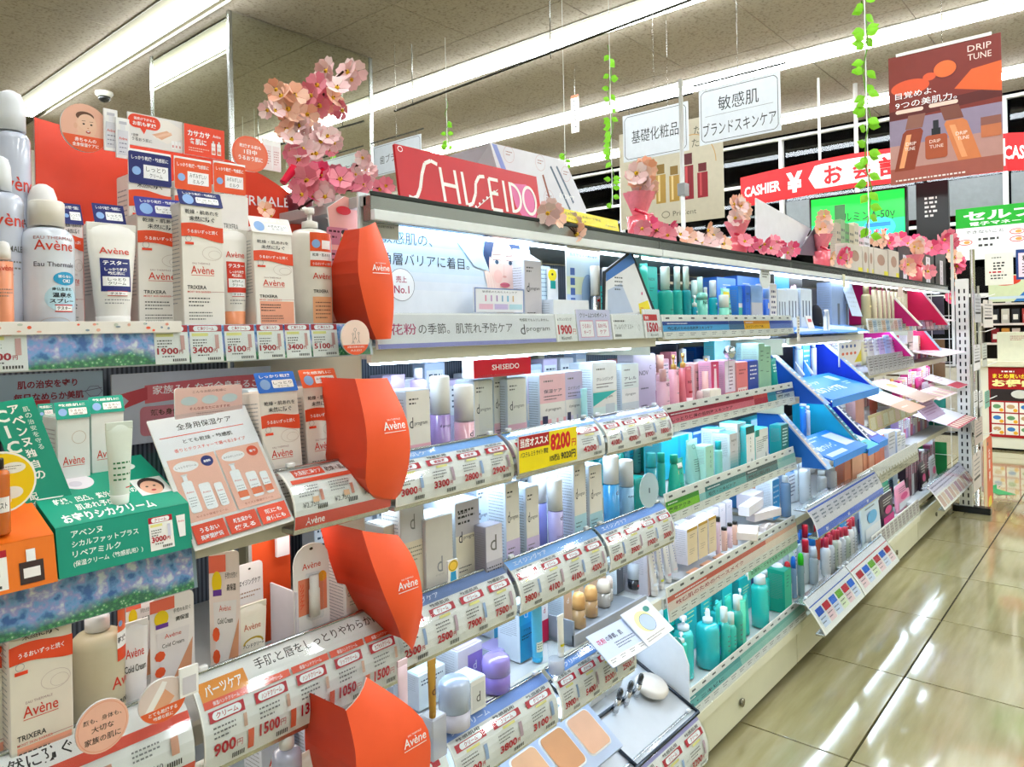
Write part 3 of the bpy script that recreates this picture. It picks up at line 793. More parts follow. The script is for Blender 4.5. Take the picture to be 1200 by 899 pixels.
# coral bay holders
def cor1(A,w,h):
    A.rect(0,h*.78,w,h*.22,'#faf7f2');A.text('手肌と唇をしっとりやわらかに',w*.27,h*.82,h*.12,'#222','l',.005,w=w*.66)
    A.rect(w*.02,h*.7,w*.2,h*.2,'#f0983a');A.text('パーツケア',w*.04,h*.74,h*.12,'#fff','l',.02,w=w*.16)
    for i,p in enumerate(('900','1500','1350','1050','1500')):
        x=w*(.02+i*.195);cw=w*.185
        A.rect(x,h*.62,cw,h*.08,'#ee5a3c');A.text('保湿ハンドクリーム',x+cw*.5,h*.635,h*.045,'#fff','c',.01,w=cw*.6)
        A.rect(x+cw*.05,h*.47,cw*.8,h*.12,'#c2182e');A.pill(x+cw*.12,h*.485,cw*.66,h*.09,'#fff');A.text(('クリーム','ハンドクリーム','ハンドクリーム','リップクリーム','カプセルクリーム')[i],x+cw*.45,h*.5,h*.06,'#c2182e','c',.02,w=cw*.5)
        A.lines(x+cw*.1,h*.4,cw*.5,3,h*.05,h*.018,'#777',i)
        A.text(p,x+cw*.08,h*.12,h*.13,'#c2182e','l',.03,w=cw*.5);A.text('円',x+cw*.6,h*.13,h*.07,'#c2182e')
        A.barcode(x+cw*.5,h*.03,cw*.3,h*.05);A.rect(x+cw*.86,h*.05,cw*.14,h*.2,'#ee6a4a');A.rect(x+cw*.78,h*.3,cw*.08,h*.14,'#d9b09a')
holder('curved white sheet printed with hand and lip care prices',.418,.738,.648,.752,cor1,bulge=.02,where='between the round photo card and the orange panel')
def cor0(A,w,h):
    A.rect(0,h*.72,w,h*.28,'#faf7f2');A.text('を未然に防ぐ',w*.30,h*.77,h*.15,'#222','l',.01,w=w*.3)
    A.rect(0,h*.6,w,h*.12,'#e8513a');A.rect(0,0,w,h*.14,'#e8513a')
    for i in range(4):
        x=w*(.05+i*.24);A.lines(x,h*.5,w*.1,3,h*.05,h*.02,'#888',i);A.rect(x+w*.14,h*.3,w*.03,h*.2,'#e0a58a');A.text('¥3,740',x+w*.02,h*.2,h*.08,'#555');A.barcode(x+w*.12,h*.18,w*.06,h*.06)
holder('curved white sheet with coral bands and grey prices',.10,.412,.655,.745,cor0,bulge=.02,where='below the beige carton and pump bottle')
def cor2(A,w,h):
    A.rect(w*.1,h*.8,w*.3,h*.16,'#ee5a3c');A.text('大長期保湿ケア',w*.12,h*.83,h*.1,'#fff','l',.02,w=w*.26);A.text('乾燥・肌あれを未然に防ぐ',w*.42,h*.82,h*.11,'#222','l',.01,w=w*.54)
    A.rect(w*.04,h*.68,w*.92,h*.08,'#ee5a3c');A.rect(0,0,w,h*.17,'#e4574b');A.text('Avène',w*.1,h*.03,h*.1,'#fff','l',.01)
    for i in range(3):
        x=w*(.06+i*.31);A.lines(x,h*.6,w*.2,4,h*.05,h*.02,'#999',i);A.text('¥2,750',x+w*.02,h*.26,h*.09,'#666');A.barcode(x+w*.16,h*.22,w*.1,h*.07);A.rect(x+w*.2,h*.34,w*.03,h*.18,'#d98f7a');A.rect(x+w*.12,h*.33,w*.06,h*.09,'#f4c39a')
holder('curved white sheet with coral bands and three small grey prices',.55,.722,.915,.99,cor2,bulge=.018,where='in front of the two upright beige cartons')
# teal bay flat rails: white upper strip with marks, coloured band, row of tickets
def trail(bands,n=13,seed=0,lettercol='#333'):
    def f(A,w,h):
        A.rect(0,h*.72,w,h*.28,'#efeee6')
        for i in range(n):A.rect(w*(i+.3)/n,h*.82,w*.022,h*.07,'#555')
        x=0
        for (fr,c1,c2,tx,tc)in bands:
            A.rect(w*x,h*.3,w*fr,h*.42,c2);A.rect(w*x,h*.56,w*fr,h*.16,c1)
            if tx:
                A.text(tx,w*(x+fr*.06),h*.36,h*.14,tc,'l',.02,w=w*fr*.66)
                A.lines(w*(x+fr*.06),h*.61,w*fr*.4,1,1,h*.04,'#fff',seed)
            x += fr
        A.rect(0,0,w,h*.3,'#ecebe2')
        for i in range(n+1):
            xx=w*(i+.2)/(n+1);A.lines(xx,h*.2,w*.035,2,h*.08,h*.03,'#555',i+seed);A.line(w*i/(n+1),0,w*i/(n+1),h*.3,.0006,'#bbb')
    return f
strip('price_rail','flat ticket rail with navy, sky blue and orange printed bands',1.618,2.512,1.15,1.212,trail(((.43,'#1d3f93','#4fa7e0','敏感肌のための低刺激スキンケア','#123'),(.12,'#2c4a86','#4a7396','','#fff'),(.22,'#d98b1a','#f0b51c','エイジングケア用','#5a3208'),(.23,'#3a55b0','#6d86cc','','#fff'))),where='under the top row of turquoise bottles')
strip('price_rail','flat ticket rail with crimson and rose printed bands',1.618,2.512,.915,.985,trail(((.62,'#a31a35','#df6f80','しっとり保湿の低刺激スキンケア','#5a1020'),(.12,'#c44','#b52438','','#fff'),(.08,'#1f7f9c','#1f93ac','','#fff'),(.18,'#22427f','#b9c3c4','薬用','#223'))),where='under the pink bottles')
strip('price_rail','flat ticket rail with lime green and dark teal printed bands',1.618,2.512,.69,.765,trail(((.2,'#2f8f1f','#7cc526','薬用アクネ','#164a08'),(.04,'#e8e8e0','#8fcfd0','','#fff'),(.3,'#1b6f72','#5aaeb0','毛穴・ニキビケア','#0c3c40'),(.28,'#0f3b40','#2b6f74','敏感肌用','#012'),(.18,'#8bc0b0','#a4cdbd','','#fff'))),where='below the turquoise lotions on the third shelf')
strip('price_rail','flat ticket rail with salmon band and orange tickets',1.618,2.512,.447,.53,trail(((.7,'#d6604e','#f0ddd0','敏感肌のためのベースメイク','#a34'),(.3,'#f1b79c','#f2e0cf','','#a34')),16,3),where='below the beige make-up tubes')
t=strip('price_rail','short mint green strip with small lettering',2.10,2.512,.42,.448,lambda A,w,h:(A.rect(0,0,w,h,'#86d6b0'),A.text('肌荒れ・ニキビを防ぐ薬用ケア',.02,h*.3,h*.4,'#1f6b4c','l',.02,w=w*.8)),where='hanging under the salmon rail above the white-capped teal bottles')
strip('price_rail','long flat ticket rail with pale teal band',1.618,2.58,.165,.228,trail(((.45,'#4f9f9c','#66b4b0','肌あれ・ニキビに','#124'),(.55,'#7fbdae','#9ccfc0','','#fff')),16,5),where='at floor level in front of the turquoise pump bottles',tilt=.3)
# ================================================================ coral bay: white and coral skin care
Z1,Z2,Z3,Z4,Z5=ZS[0]
CR='#ee4a2c';IV='#f3eee6';RED='#d8412f'
def avn(kind='w',big=1.,band=None):
    def f(A,w,h):
        if kind == 'm':A.rect(w*.1,h*.06,w*.86,h*.24,'#f3a98c')
        if kind == 'g':# the green-topped ones carry their name higher up
            A.ring(w*.66,h*.84,w*.22,h*.05,.0006,'#cbbcb2',20);A.text('Avène',w*.16,h*.64,h*.062,RED,'l',.006,w=w*.66);A.rect(w*.16,h*.628,w*.66,h*.004,RED)
            A.text('CICALFATE',w*.1,h*.47,h*.03,'#222','l',.015,w=w*.6);A.lines(w*.12,h*.38,w*.6,3,h*.03,h*.009,'#444',5);return
        A.ring(w*.72,h*.62,w*.24,h*.055,.0005,'#cbbcb2',20);A.ring(w*.78,h*.61,w*.15,h*.035,.0004,'#cbbcb2',20)
        A.text('EAU THERMALE',w*.24,h*.53,h*.014,'#a88','l',w=w*.42)
        A.text('Avène',w*.2,h*.455,h*.062,RED,'l',.006,w=w*.55);A.rect(w*.2,h*.443,w*.55,h*.004,RED)
        A.text('CICALFATE' if kind == 'g' else 'TRIXERA',w*.1,h*.335,h*.03,'#222','l',.015,w=w*.45)
        if kind != 'g':A.text('MOIST SKIN BARRIER',w*.1,h*.308,h*.014,RED,'l',.005,w=w*.55)
        A.rect(w*.64,h*.315,w*.34,h*.003,'#b77')
        A.lines(w*.12,h*.26,w*.5,3,h*.028,h*.009,'#444',5);A.lines(w*.12,h*.15,w*.55,3,h*.025,h*.008,'#444',9)
        if band is not None:
            z0=h*band
            n=12;top=[];bot=[]
            for i in range(n+1):
                q=i/n;e=math.sin(q*math.pi*1.6)*h*.012
                top.append((w*q,z0+h*.1+e));bot.append((w*q,z0+e-q*h*.02))
            A.put(bot+top[::-1],[[i,i+1,2*n-i,2*n+1-i]for i in range(n)],'#ea4f2a');A.up()
            A.text('うるおいずっと続く',w*.5,z0+h*.03,h*.03,'#fff','c',.012,w=w*.72)
            A.text('未然に防ぐ',w*.5,z0+h*.125,h*.04,'#222','c',.012,w=w*.6)
            A.text('乾燥・肌あれを',w*.5,z0+h*.18,h*.034,'#333','c',.01,w=w*.8)
            A.rect(w*.08,z0-h*.06,w*.2,h*.02,CR);A.ring(w*.16,z0-h*.015,w*.07,w*.07,.0005,'#999',14)
    return f
NAVY='#232a6d'
HB=lambda c,k:(c,.028,('しっかり乾燥・敏感肌に','しっとり' if k else 'みずみずしい','クリーム' if k else 'ミルク'))
WHERE='on the top shelf below the coral arch'
# big coral arch board behind the top shelf
def arch():
    t=thing('arch_display','coral curved arch display board with white lettering','display board',(.545,1.19,Z1),where='behind the white cartons on the left top shelf')
    R_=.42;H0=.30
    def curve(u):return (.235*math.sin(u/.235*1.0)if abs(u)< .235*math.pi/2 else 0,.10*(1-math.cos(u/.235)))
    def f(mb):
        n=28;us=[-.34+.68*k/n for k in range(n+1)]
        for th in (0,):
            vs=[]
            for u in us:
                x=u*.62;y=-.05*(u/.34)**2;tp=H0-.07*max(0,(u-.1)/.24)**2
                vs += [(x,y,0),(x,y,tp)]
            mb.add(vs,[[2*k,2*k+2,2*k+3,2*k+1]for k in range(n)],CR,'paper',True)
            mb.add([(v[0],v[1]+.004,v[2])for v in vs],[[2*k,2*k+1,2*k+3,2*k+2]for k in range(n)],'#f2e6e0','paper',True)
            mb.add([(x[0],x[1]+d,x[2])for x in vs[1::2]for d in (0,.004)],[[2*k,2*k+2,2*k+3,2*k+1]for k in range(n)],'#fff','paper')
    part('curved_board',t,f)
    def g(mb):
        A=Art(mb,fn=lambda u,v,z:(u*.62,-.05*(u/.34)**2-z-.006,v))
        A.text('EAU THERMALE',.3,.222,.017,'#fff','r',.008,w=.25);A.text('Avène',.295,.135,.075,'#fff','r',.01,w=.36)
    part('white_lettering',t,g)
arch()
# top cards on the arch
def baby(A,w,h):
    A.ell(w/2,h/2,w/2,h/2,'#f0b9a0',30)
    A.ell(w*.5,h*.26,w*.26,h*.16,'#f0c4a8');A.ell(w*.53,h*.56,w*.22,h*.27,'#f2c3a6');A.ell(w*.5,h*.74,w*.19,h*.10,'#6a4634');A.ell(w*.535,h*.62,w*.19,h*.17,'#f4c9ad')
    A.ell(w*.3,h*.52,w*.04,h*.06,'#e9b295')
    for x in (.47,.63):A.ell(w*x,h*.58,w*.025,h*.018,'#2c1c18');A.line(w*(x-.04),h*.64,w*(x+.04),h*.645,.0006,'#7a5040')
    A.ell(w*.56,h*.5,w*.02,h*.014,'#d99a7e');A.ell(w*.56,h*.42,w*.05,h*.03,'#b8403a');A.ell(w*.56,h*.43,w*.03,h*.01,'#fff')
    A.ell(w/2,h/2,w/2,h/2,'#ee5f35',20,math.radians(200),math.radians(340))
    A.text('赤ちゃんの',w*.5,h*.2,h*.085,'#fff','c',.015,w=w*.45);A.text('全身保湿ケアに',w*.5,h*.1,h*.08,'#fff','c',.015,w=w*.55)
b_,w_,h_=boardY('photo_card','round card of a smiling baby, coral lower edge','card',71,127,122,178,1.085,baby,'#f0b9a0',rounded=.5,where='at the top of the coral arch')
def botlets(mb):
    for i,(x,hh,dx)in enumerate(((.0,.058,.0),(.014,.056,-.004))):
        mb.box((w_*.52+x,-.004-i*.004,.006+hh/2-x*.6),(.018,.003,hh),'#fbfafa')
        A=Art(mb,FRONT(w_*.52+x-.009,-.006-i*.004,.006-x*.6));A.rect(.002,.004,.014,hh*.62,'#dcdce4');A.rect(.006,hh*.7,.006,hh*.16,'#ececf2');A.rect(.004,hh*.84,.010,.004,'#c9c9d4');A.text('Avène',.009,hh*.45,.004,RED,'c',.01,w=.011);A.lines(.004,hh*.35,.010,3,.006,.0015,'#889',i)
part('bottle_cutout',b_,botlets)
def hand(A,w,h):
    A.rrect(0,0,w,h,.008,'#e9e6e4');A.poly([(w*.5,h*.9),(w*.72,h*.95),(w*.98,h*.75),(w,h*.45),(w*.7,h*.2),(w*.45,h*.35)],'#f3ece6')
    A.poly([(w*.42,h*.42),(w*.7,h*.62),(w*.8,h*.52),(w*.6,h*.3)],'#e7b294')
    for k in range(4):A.line(w*(.5+.04*k),h*(.36+.03*k),w*(.66+.04*k),h*(.5+.02*k),.003,'#f0c4a8')
    A.pill(w*.0,h*.55,w*.58,h*.42,CR);A.poly([(w*.2,h*.58),(w*.28,h*.38),(w*.33,h*.58)],CR)
    A.text('温度が下がると',w*.29,h*.8,h*.085,'#fff','c',.015,w=w*.38);A.text('お肌も乾燥',w*.29,h*.62,h*.13,'#fff','c',.02,w=w*.42)
    A.text('1日中',w*.06,h*.28,h*.08,'#444','l',.01);A.text('うるおう肌に',w*.06,h*.14,h*.1,'#444','l',.01,w=w*.36)
    for k in range(3):A.rect(w*(.78+.065*k),h*.08,w*.05,h*.25,'#f8f8f8');A.rect(w*(.79+.065*k),h*.12,w*.03,h*.08,'#d99')
boardY('photo_card','square card of folded hands with coral speech bubble','card',150,214,137,174,1.08,hand,'#e9e6e4',where='at the top of the coral arch')
def kasa(A,w,h):
    A.text('カサカサ',w*.08,h*.62,h*.2,'#fff','l',.03,w=w*.55);A.text('冬肌に',w*.12,h*.36,h*.2,'#fff','l',.03,w=w*.42);A.text('Avène',w*.7,h*.7,h*.1,'#fff','l',.01,w=w*.2)
    A.lines(w*.1,h*.22,w*.5,2,h*.08,h*.03,'#fbd3c4')
    for k in range(2):A.rect(w*(.66+.14*k),h*.12,w*.1,h*.38,'#f4efee');A.rect(w*(.69+.14*k),h*.5,w*.04,h*.08,'#e0dcdc');A.text('Avène',w*(.71+.14*k),h*.36,h*.04,RED,'c',w=w*.08);A.rect(w*(.67+.14*k),h*.16,w*.08,h*.1,'#e9967a')
boardY('photo_card','coral rectangular winter skin card with two white bottles','card',216,263,149,184,1.075,kasa,CR,where='at the top of the coral arch')
def maru(A,w,h):
    A.ell(w/2,h/2,w*.48,h*.48,'#f1704f',30);A.ell(w/2,h/2,w*.44,h*.44,'#f07b5c',30)
    A.text('乾燥する肌も',w*.5,h*.66,h*.1,'#fff','c',.015,w=w*.6);A.text('1日中',w*.5,h*.48,h*.14,'#fff','c',.02,w=w*.36);A.text('うるおう肌に',w*.5,h*.3,h*.13,'#fff','c',.02,w=w*.68)
boardY('round_card','round salmon card with three lines of white writing','card',272,314,160,201,1.07,maru,'#f1704f',rounded=.5,where='at the right end of the coral arch')
boardY('bottle_cutout','small card cutouts of white bottles','card',308,329,164,200,1.078,lambda A,w,h:([A.rect(w*(.08+.46*k),h*.05,w*.4,h*.75,'#f6ecec')or A.lines(w*(.14+.46*k),h*.6,w*.28,6,h*.08,h*.03,'#c99',k)for k in range(2)]),'#fff',where='behind the round salmon card')
# back row bottles with header cards
for i,(xl,xr,yt,hc,d_)in enumerate(((150,200,176,NAVY,'beige refill bottle with navy header card and red wave'),(204,247,183,'#ec5a2c','beige refill bottle with orange header card, behind the white caps'),(250,287,187,'#ec5a2c','beige bottle with orange header card, under the white arch lettering'))):
    yb=(255,256,262)[i]
    x,w,hh=place(xl,xr,yt,1.06,Z1)
    carton(d_,xl,xr,yt+32,Z1,1.06,.04,IV,IV,art=avn('w',band=.80),header=None,cat='bottle',name='refill_bottle',flap=False)
    t=LAB[-1][0]
    hh2=place(xl,xr,yt+32,1.06,Z1)[2]
    def hd(mb,w=w,h=hh2,hc=hc,k=i):
        A=Art(mb,FRONT(-w/2,-.002,h*1.0-.012));H_=.045
        mb.box((0,-.001,h+.012),(w,.002,.048),'#fff')
        A.rrect(0,0,w,H_,.003,hc);A.text('しっかり乾燥・敏感肌に',w/2,H_*.75,H_*.13,'#fff','c',.015,w=w*.86);A.ell(w*.18,H_*.4,w*.1,w*.1,'#8fb4e8')
        A.rect(w*.34,H_*.2,w*.58,H_*.42,'#fff');A.text('しっとり' if k == 0 else 'みずみずしい',w*.63,H_*.42,H_*.15,'#222','c',w=w*.46);A.text('クリーム' if k == 0 else 'ミルク',w*.63,H_*.24,H_*.13,'#222','c',w=w*.3)
    part('header_card',t,hd)
for xl,xr,yt in ((207,240,228),(243,268,232)):
    bottle('short white bottle with plain white ribbed cap, half hidden',xl,xr,yt,Z1,1.0,'#f1ede6','#f6f3ee',.25,.7)
# front row
bottle('large grey-white spray can with clear cap and red script',-8,31,106,Z1,1.02,'#c9cfe0','#e9edf2',.17,.78,btxt('Avène',RED,.58,.06,'THERMALE',w_=1.2),'gloss','dome',cat='spray can',name='spray_can')
bottle('spray can with clear cap cut by the photo edge',-22,22,183,Z1,.925,'#c9cfe0','#eef1f5',.2,.5,btxt('Avène',RED,.60,.07,'THERMALE',w_=1.2),'gloss','dome',cat='spray can',name='spray_can')
bottle('tiny peach-bodied sample can at the left photo edge',-6,13,283,Z1,.895,'#f09a72','#f3efec',.2,.8,btxt('Avène',RED,.68,.06,w_=1.),'plastic','dome',cat='spray can',name='spray_can',neck=False)
bottle('tiny white sample can with red tipped cap',14,27,287,Z1,.955,'#e6dfe4','#ec6a4c',.22,.8,btxt('e',RED,.6,.05),'plastic','dome',cat='spray can',name='spray_can',neck=False)
bottle('white spray can with red sticker on its domed cap',33,66,216,Z1,1.0,'#e3e4ec','#f1eeea',.3,.96,None,'gloss','dome',cat='spray can',name='spray_can')
def eau(A,w,h):
    A.text('EAU THERMALE',0,h*.70,h*.022,'#a55','c',w=w*.8);A.text('Avène',0,h*.62,h*.075,RED,'c',.006,w=w*.78);A.text('Eau Thermale',0,h*.5,h*.035,'#445','c',.005,w=w*.8)
    A.ell(w*.12,h*.27,w*.34,h*.10,'#bfe3f2');A.ell(w*.18,h*.415,w*.24,h*.05,'#2f9fd0');A.text('振らない',w*.18,h*.42,h*.022,'#fff','c',.02,w=w*.3);A.text('OK!',w*.2,h*.385,h*.026,'#fff','c',.02)
    A.text('南仏生まれ',w*.12,h*.325,h*.024,'#223','c',.015,w=w*.4);A.text('温泉水',w*.12,h*.275,h*.036,'#223','c',.025,w=w*.4);A.text('スプレー',w*.12,h*.235,h*.03,'#223','c',.025,w=w*.5)
    A.rect(-w*.02,h*.175,w*.34,h*.045,'#fff');A.rect(-w*.04,h*.215,w*.38,h*.008,'#c22');A.rect(-w*.04,h*.168,w*.38,h*.008,'#c22');A.text('テスター',w*.14,h*.183,h*.026,'#222','c',.025,w=w*.28)
    A.ring(-w*.02,h*.08,w*.3,h*.05,.0006,'#c9b8b4')
bottle('white mineral water spray can tester with blue stickers',27,82,237,Z1,.91,'#dfe5f0','#ece6da',.19,.66,eau,'gloss','screw',cat='spray can',name='spray_can',seg=28)
carton('pink-white carton with navy header, behind the spray can',74,97,262,Z1,.965,.04,'#efe3df','#eadfd8',art=avn('w',band=.78),header=HB(NAVY,1))
carton('carton with small print side and navy header, behind the tube',111,147,262,Z1,.965,.04,'#efe3df','#f1e8e2',art=avn('w',band=.76),header=HB(NAVY,1))
def tst(c,w1):
    def f(A,w,h):
        A.text('Avène',0,h*.72,h*.06,RED,'c',.006,w=w*.6)
        A.rect(-w*.3,h*.38,w*.6,h*.3,c);A.text('テスター',0,h*.62,h*.04,'#fff','c',.025,w=w*.5);A.text('しっかり乾燥',0,h*.565,h*.03,'#fff','c',.02,w=w*.45);A.text('敏感肌に',0,h*.53,h*.03,'#fff','c',.02,w=w*.34)
        A.rect(-w*.27,h*.43,w*.54,h*.085,'#fff');A.text(w1,0,h*.475,h*.028,'#222','c',.015,w=w*.36);A.text('クリーム',0,h*.44,h*.028,'#222','c',.015,w=w*.36)
        A.rect(-w*.2,h*.345,w*.4,h*.035,'#fff');A.text('テスター',0,h*.35,h*.024,'#222','c',.02,w=w*.3);A.rect(-w*.2,h*.34,w*.4,h*.006,'#c22');A.rect(-w*.2,h*.38,w*.4,h*.006,'#c22')
        A.lines(-w*.25,h*.3,w*.5,2,h*.03,h*.01,'#999')
    return f
tube('white squeeze tube with navy tester sticker, crimp upwards',109,165,261,Z1,.915,'#f3f0ea','#f3f0ea',.16,tst('#262f78','しっとり'))
carton('wide beige carton with red wave and navy-violet header',161,217,254,Z1,.955,.05,IV,'#e9e0d6',art=avn('w',band=.76),header=HB('#3b3d96',1),rz=-.05)
carton('ribbed beige bottle carton with navy header and red wave',213,262,240,Z1,.925,.045,IV,'#e7dfd4',art=avn('w',band=.74),tilt=.03,header=(NAVY,.022,('しっかり乾燥・敏感肌に','しっとり','クリーム')))
tube('white tube with red tester sticker and peach base',260,297,268,Z1,.93,'#f3efe9','#f09a6c',.2,tst('#d83a26','みずみずしい'))
carton('plain white carton with faint swirl, behind the red tester',258,291,230,Z1,.985,.04,'#f2ede8',art=lambda A,w,h:(A.ring(w*.6,h*.6,w*.25,w*.2,.0006,'#d9cbc4'),A.text('TRIXERA',w*.1,h*.75,h*.04,'#444',w=w*.5)))
carton('beige carton leaning back with peach-orange foot panel',299,345,272,Z1,.92,.045,IV,'#f2ece4',art=avn('m',band=.70),tilt=.06,header=('#f4f0ec',.026,('うるおい','みずみずしい','ミルク')))
bottle('beige pump bottle with orange header and peach panel',338,387,244,Z1,.925,'#eee8dc','#eeeae2',.17,.38,lambda A,w,h:(A.rect(-w*.3,h*.62,w*.62,h*.16,'#ec5a2c'),A.rect(-w*.02,h*.65,w*.28,h*.07,'#fff'),A.ell(-w*.16,h*.69,w*.1,w*.1,'#8fb4e8'),A.rect(-w*.3,h*.56,w*.62,h*.07,'#fff'),A.text('乾燥・肌あれを',0,h*.59,h*.025,'#222','c',.012,w=w*.5),A.rect(-w*.3,h*.51,w*.62,h*.05,'#ea4f2a'),A.text('うるおいずっと続く',0,h*.52,h*.022,'#fff','c',.01,w=w*.5),A.text('Avène',0,h*.41,h*.05,RED,'c',.006,w=w*.5),A.text('TRIXERA',-w*.05,h*.3,h*.026,'#222','c',.012,w=w*.38),A.rect(-w*.26,h*.06,w*.56,h*.21,'#f3b183'),A.lines(-w*.2,h*.22,w*.42,5,h*.03,h*.008,'#633')),'gloss','pump',seg=26,neck=True)
# floral tray, comic panel
t=thing('display_tray','white flower-printed tray front','tray',(.27,.895,Z1+.001),where='under the mineral water sprays at left')
def tray(mb):
    mb.box((.02,.0,.007),(.25,.006,.014),'#f4efe9');rg=random.Random(3)
    A=Art(mb,FRONT(-.105,-.0032,0))
    for k in range(26):
        x=rg.uniform(.005,.24);y=rg.uniform(.003,.011);A.ell(x,y,rg.uniform(.001,.003),rg.uniform(.001,.002),rg.choice(['#ef6a4a','#f2a58e','#8a9aa8','#c9d0c4','#e9b29c']),7)
part('tray_front',t,tray)
def comic():
    Y=.955;t=thing('comic_panel','tall pink bow-shaped card with small comic heads','card',(0,Y,0),where='between the beige pump bottle and orange panel')
    px_=[(386,377),(390,300),(384,243),(404,230),(418,236),(419,270),(414,310),(403,350),(394,377)]
    pts=[onY(a,b,Y)for a,b in px_][::-1]
    def f(mb):
        mb.prism(pts,0,.003,'#f0a9a0',side='#f8f8f8');A=Art(mb,FRONT(0,0,0))
        for k,(py,c)in enumerate(((277,'#3f9a50'),(303,'#5b5b6b'),(327,'#8c3f74'))):
            x0,z0=onY(383,py+9,Y);x1,z1=onY(408-k*3,py-9,Y)
            A.rrect(x0,z0,x1-x0,z1-z0,.004,'#c9748a');A.lines(x0+.004,z1-.008,(x1-x0)*.5,2,.009,.003,'#401',k)
            cx=x1-.008;cz=(z0+z1)/2;A.ell(cx,cz-.006,.008,.007,c);A.ell(cx,cz+.003,.006,.006,'#f4c9ad');A.ell(cx,cz+.007,.006,.004,'#222')
        x0,z0=onY(386,352,Y);A.ell(x0+.014,z0+.008,.012,.007,'#e8d23a');A.lines(x0+.004,z0+.008,.02,2,.007,.002,'#b33')
        A.ell(*onY(402,247,Y),.014,.007,'#d9303a')
    part('panel',t,f)
comic()
# orange fins between sections
def fin(desc,outline,Y,where,txt=None,side=.11,bulge=.02,sd=.15):
    t=thing('section_divider',desc,'divider',(0,Y,0),where=where)
    P=[onY(a,b,Y)for a,b in outline]# left edge going down, then right edge going up (same count)
    n=len(P)//2;Lf=P[:n];Rt=P[n:][::-1]
    def smooth(Q):
        out=[]
        for i in range(len(Q)-1):
            p0,p1,p2,p3=Q[max(i-1,0)],Q[i],Q[i+1],Q[min(i+2,len(Q)-1)]
            for k in range(4):
                t_=k/4.;out.append(tuple(.5*(2*p1[a]+(p2[a]-p0[a])*t_+(2*p0[a]-5*p1[a]+4*p2[a]-p3[a])*t_*t_+(3*p1[a]-p0[a]-3*p2[a]+p3[a])*t_**3)for a in (0,1)))
        return out+[Q[-1]]
    Lf=smooth(Lf);Rt=smooth(Rt);n=len(Lf)
    zt=max(p[1]for p in P);zb=min(p[1]for p in P)
    def bow(z):q=(z-zb)/(zt-zb);return -bulge*math.sin(math.pi*q)
    def f(mb):
        vs=[];M_=12;K=4
        def ip(Ls,q):
            s_=q*(n-1);i=min(int(s_),n-2);r=s_-i
            return (Ls[i][0]*(1-r)+Ls[i+1][0]*r,Ls[i][1]*(1-r)+Ls[i+1][1]*r)
        for j in range(M_+1):
            a=ip(Lf,j/M_);b=ip(Rt,j/M_)
            for k in range(K+1):
                u=k/K;x=a[0]+(b[0]-a[0])*u;z=a[1]+(b[1]-a[1])*u;vs.append((x,bow(z)-.006*math.sin(math.pi*u),z))
        fs=[[j*(K+1)+k,j*(K+1)+k+1,(j+1)*(K+1)+k+1,(j+1)*(K+1)+k]for j in range(M_)for k in range(K)]
        mb.add(vs,[q[::-1]for q in fs],'#ff6236','paper',True);mb.add([(v[0],v[1]+.002,v[2])for v in vs],fs,'#f6e9e4','paper',True)
    part('front_face',t,f)
    def g(mb):
        vs=[]
        for p in Lf:vs += [(p[0],bow(p[1]),p[1]),(p[0]-.004,bow(p[1])+side*(1-sd*(p[1]-zb)/(zt-zb)),p[1])]
        mb.add(vs,[[2*k,2*k+2,2*k+3,2*k+1]for k in range(n-1)],'#dd4426','paper');mb.add([(v[0]+.0015,v[1],v[2])for v in vs],[[2*k,2*k+1,2*k+3,2*k+2]for k in range(n-1)],'#dd4426','paper')
    part('side_face',t,g)
    if txt:
        x0,z0=onY(txt[0],txt[1],Y);x1,z1=onY(txt[2],txt[1],Y)
        def l(mb):
            A=Art(mb,fn=lambda u,v,z:(u,bow(v)-.0075-z,v));w=x1-x0
            A.text('Avène',x0,z0,w*.3,'#fff','l',.01,w=w);A.rect(x0,z0-.004,w,.001,'#fff');A.text('EAU THERMALE',x0+w*.2,z0+w*.33,w*.06,'#fff','l',w=w*.6)
        part('white_lettering',t,l)
fin('upright curved orange divider with small white script',[(420,268),(414,320),(428,372),(441,398),(458,397),(457,360),(452,310),(440,260)],.885,'left of the pale blue skin board',(427,318,447),.12,.012,.8)
fin('tall curved orange divider with white script',[(416,444),(415,500),(418,560),(437,584),(467,585),(467,540),(463,490),(453,443)],.875,'left of the pink-footed white carton',(432,503,457),.10,.03)
fin('wide folded orange divider with white script',[(424,622),(427,660),(438,700),(462,745),(483,764),(481,705),(474,655),(462,626)],.865,'left of the plain ivory cartons',(448,687,471),.12,.03)
fin('pointed orange divider with white script',[(400,830),(402,870),(402,900),(410,945),(492,945),(490,890),(480,835),(430,794)],.80,'at the bottom, beside the grey pump bottle',(453,868,479),.12,.03)
# round family card + notice card
def fam(A,w,h):
    A.ell(w/2,h/2,w*.5,h*.5,'#f6d9cc',28);A.ell(w/2,h/2,w*.5,h*.5,'#ee5f35',20,math.radians(205),math.radians(335))
    for x,y,s_ in ((.48,.72,.05),(.4,.6,.035),(.6,.62,.035)):A.ring(w*x,h*y,w*s_,h*s_,.0005,'#555',12);A.line(w*x,h*(y-s_),w*x,h*(y-.2),.0006,'#555');A.line(w*x,h*(y-.2),w*(x-.04),h*(y-.28),.0006,'#555');A.line(w*x,h*(y-.2),w*(x+.04),h*(y-.28),.0006,'#555')
    A.text('お肌の未来のために',w*.5,h*.2,h*.06,'#fff','c',.01,w=w*.6);A.text('大人だけ',w*.5,h*.1,h*.06,'#fff','c',.01,w=w*.4)
boardY('round_card','round cream card with a line-drawn family, coral foot','card',400,433,375,416,.873,fam,'#f6d9cc',rounded=.5,where='at the right end of the hydrangea rail')
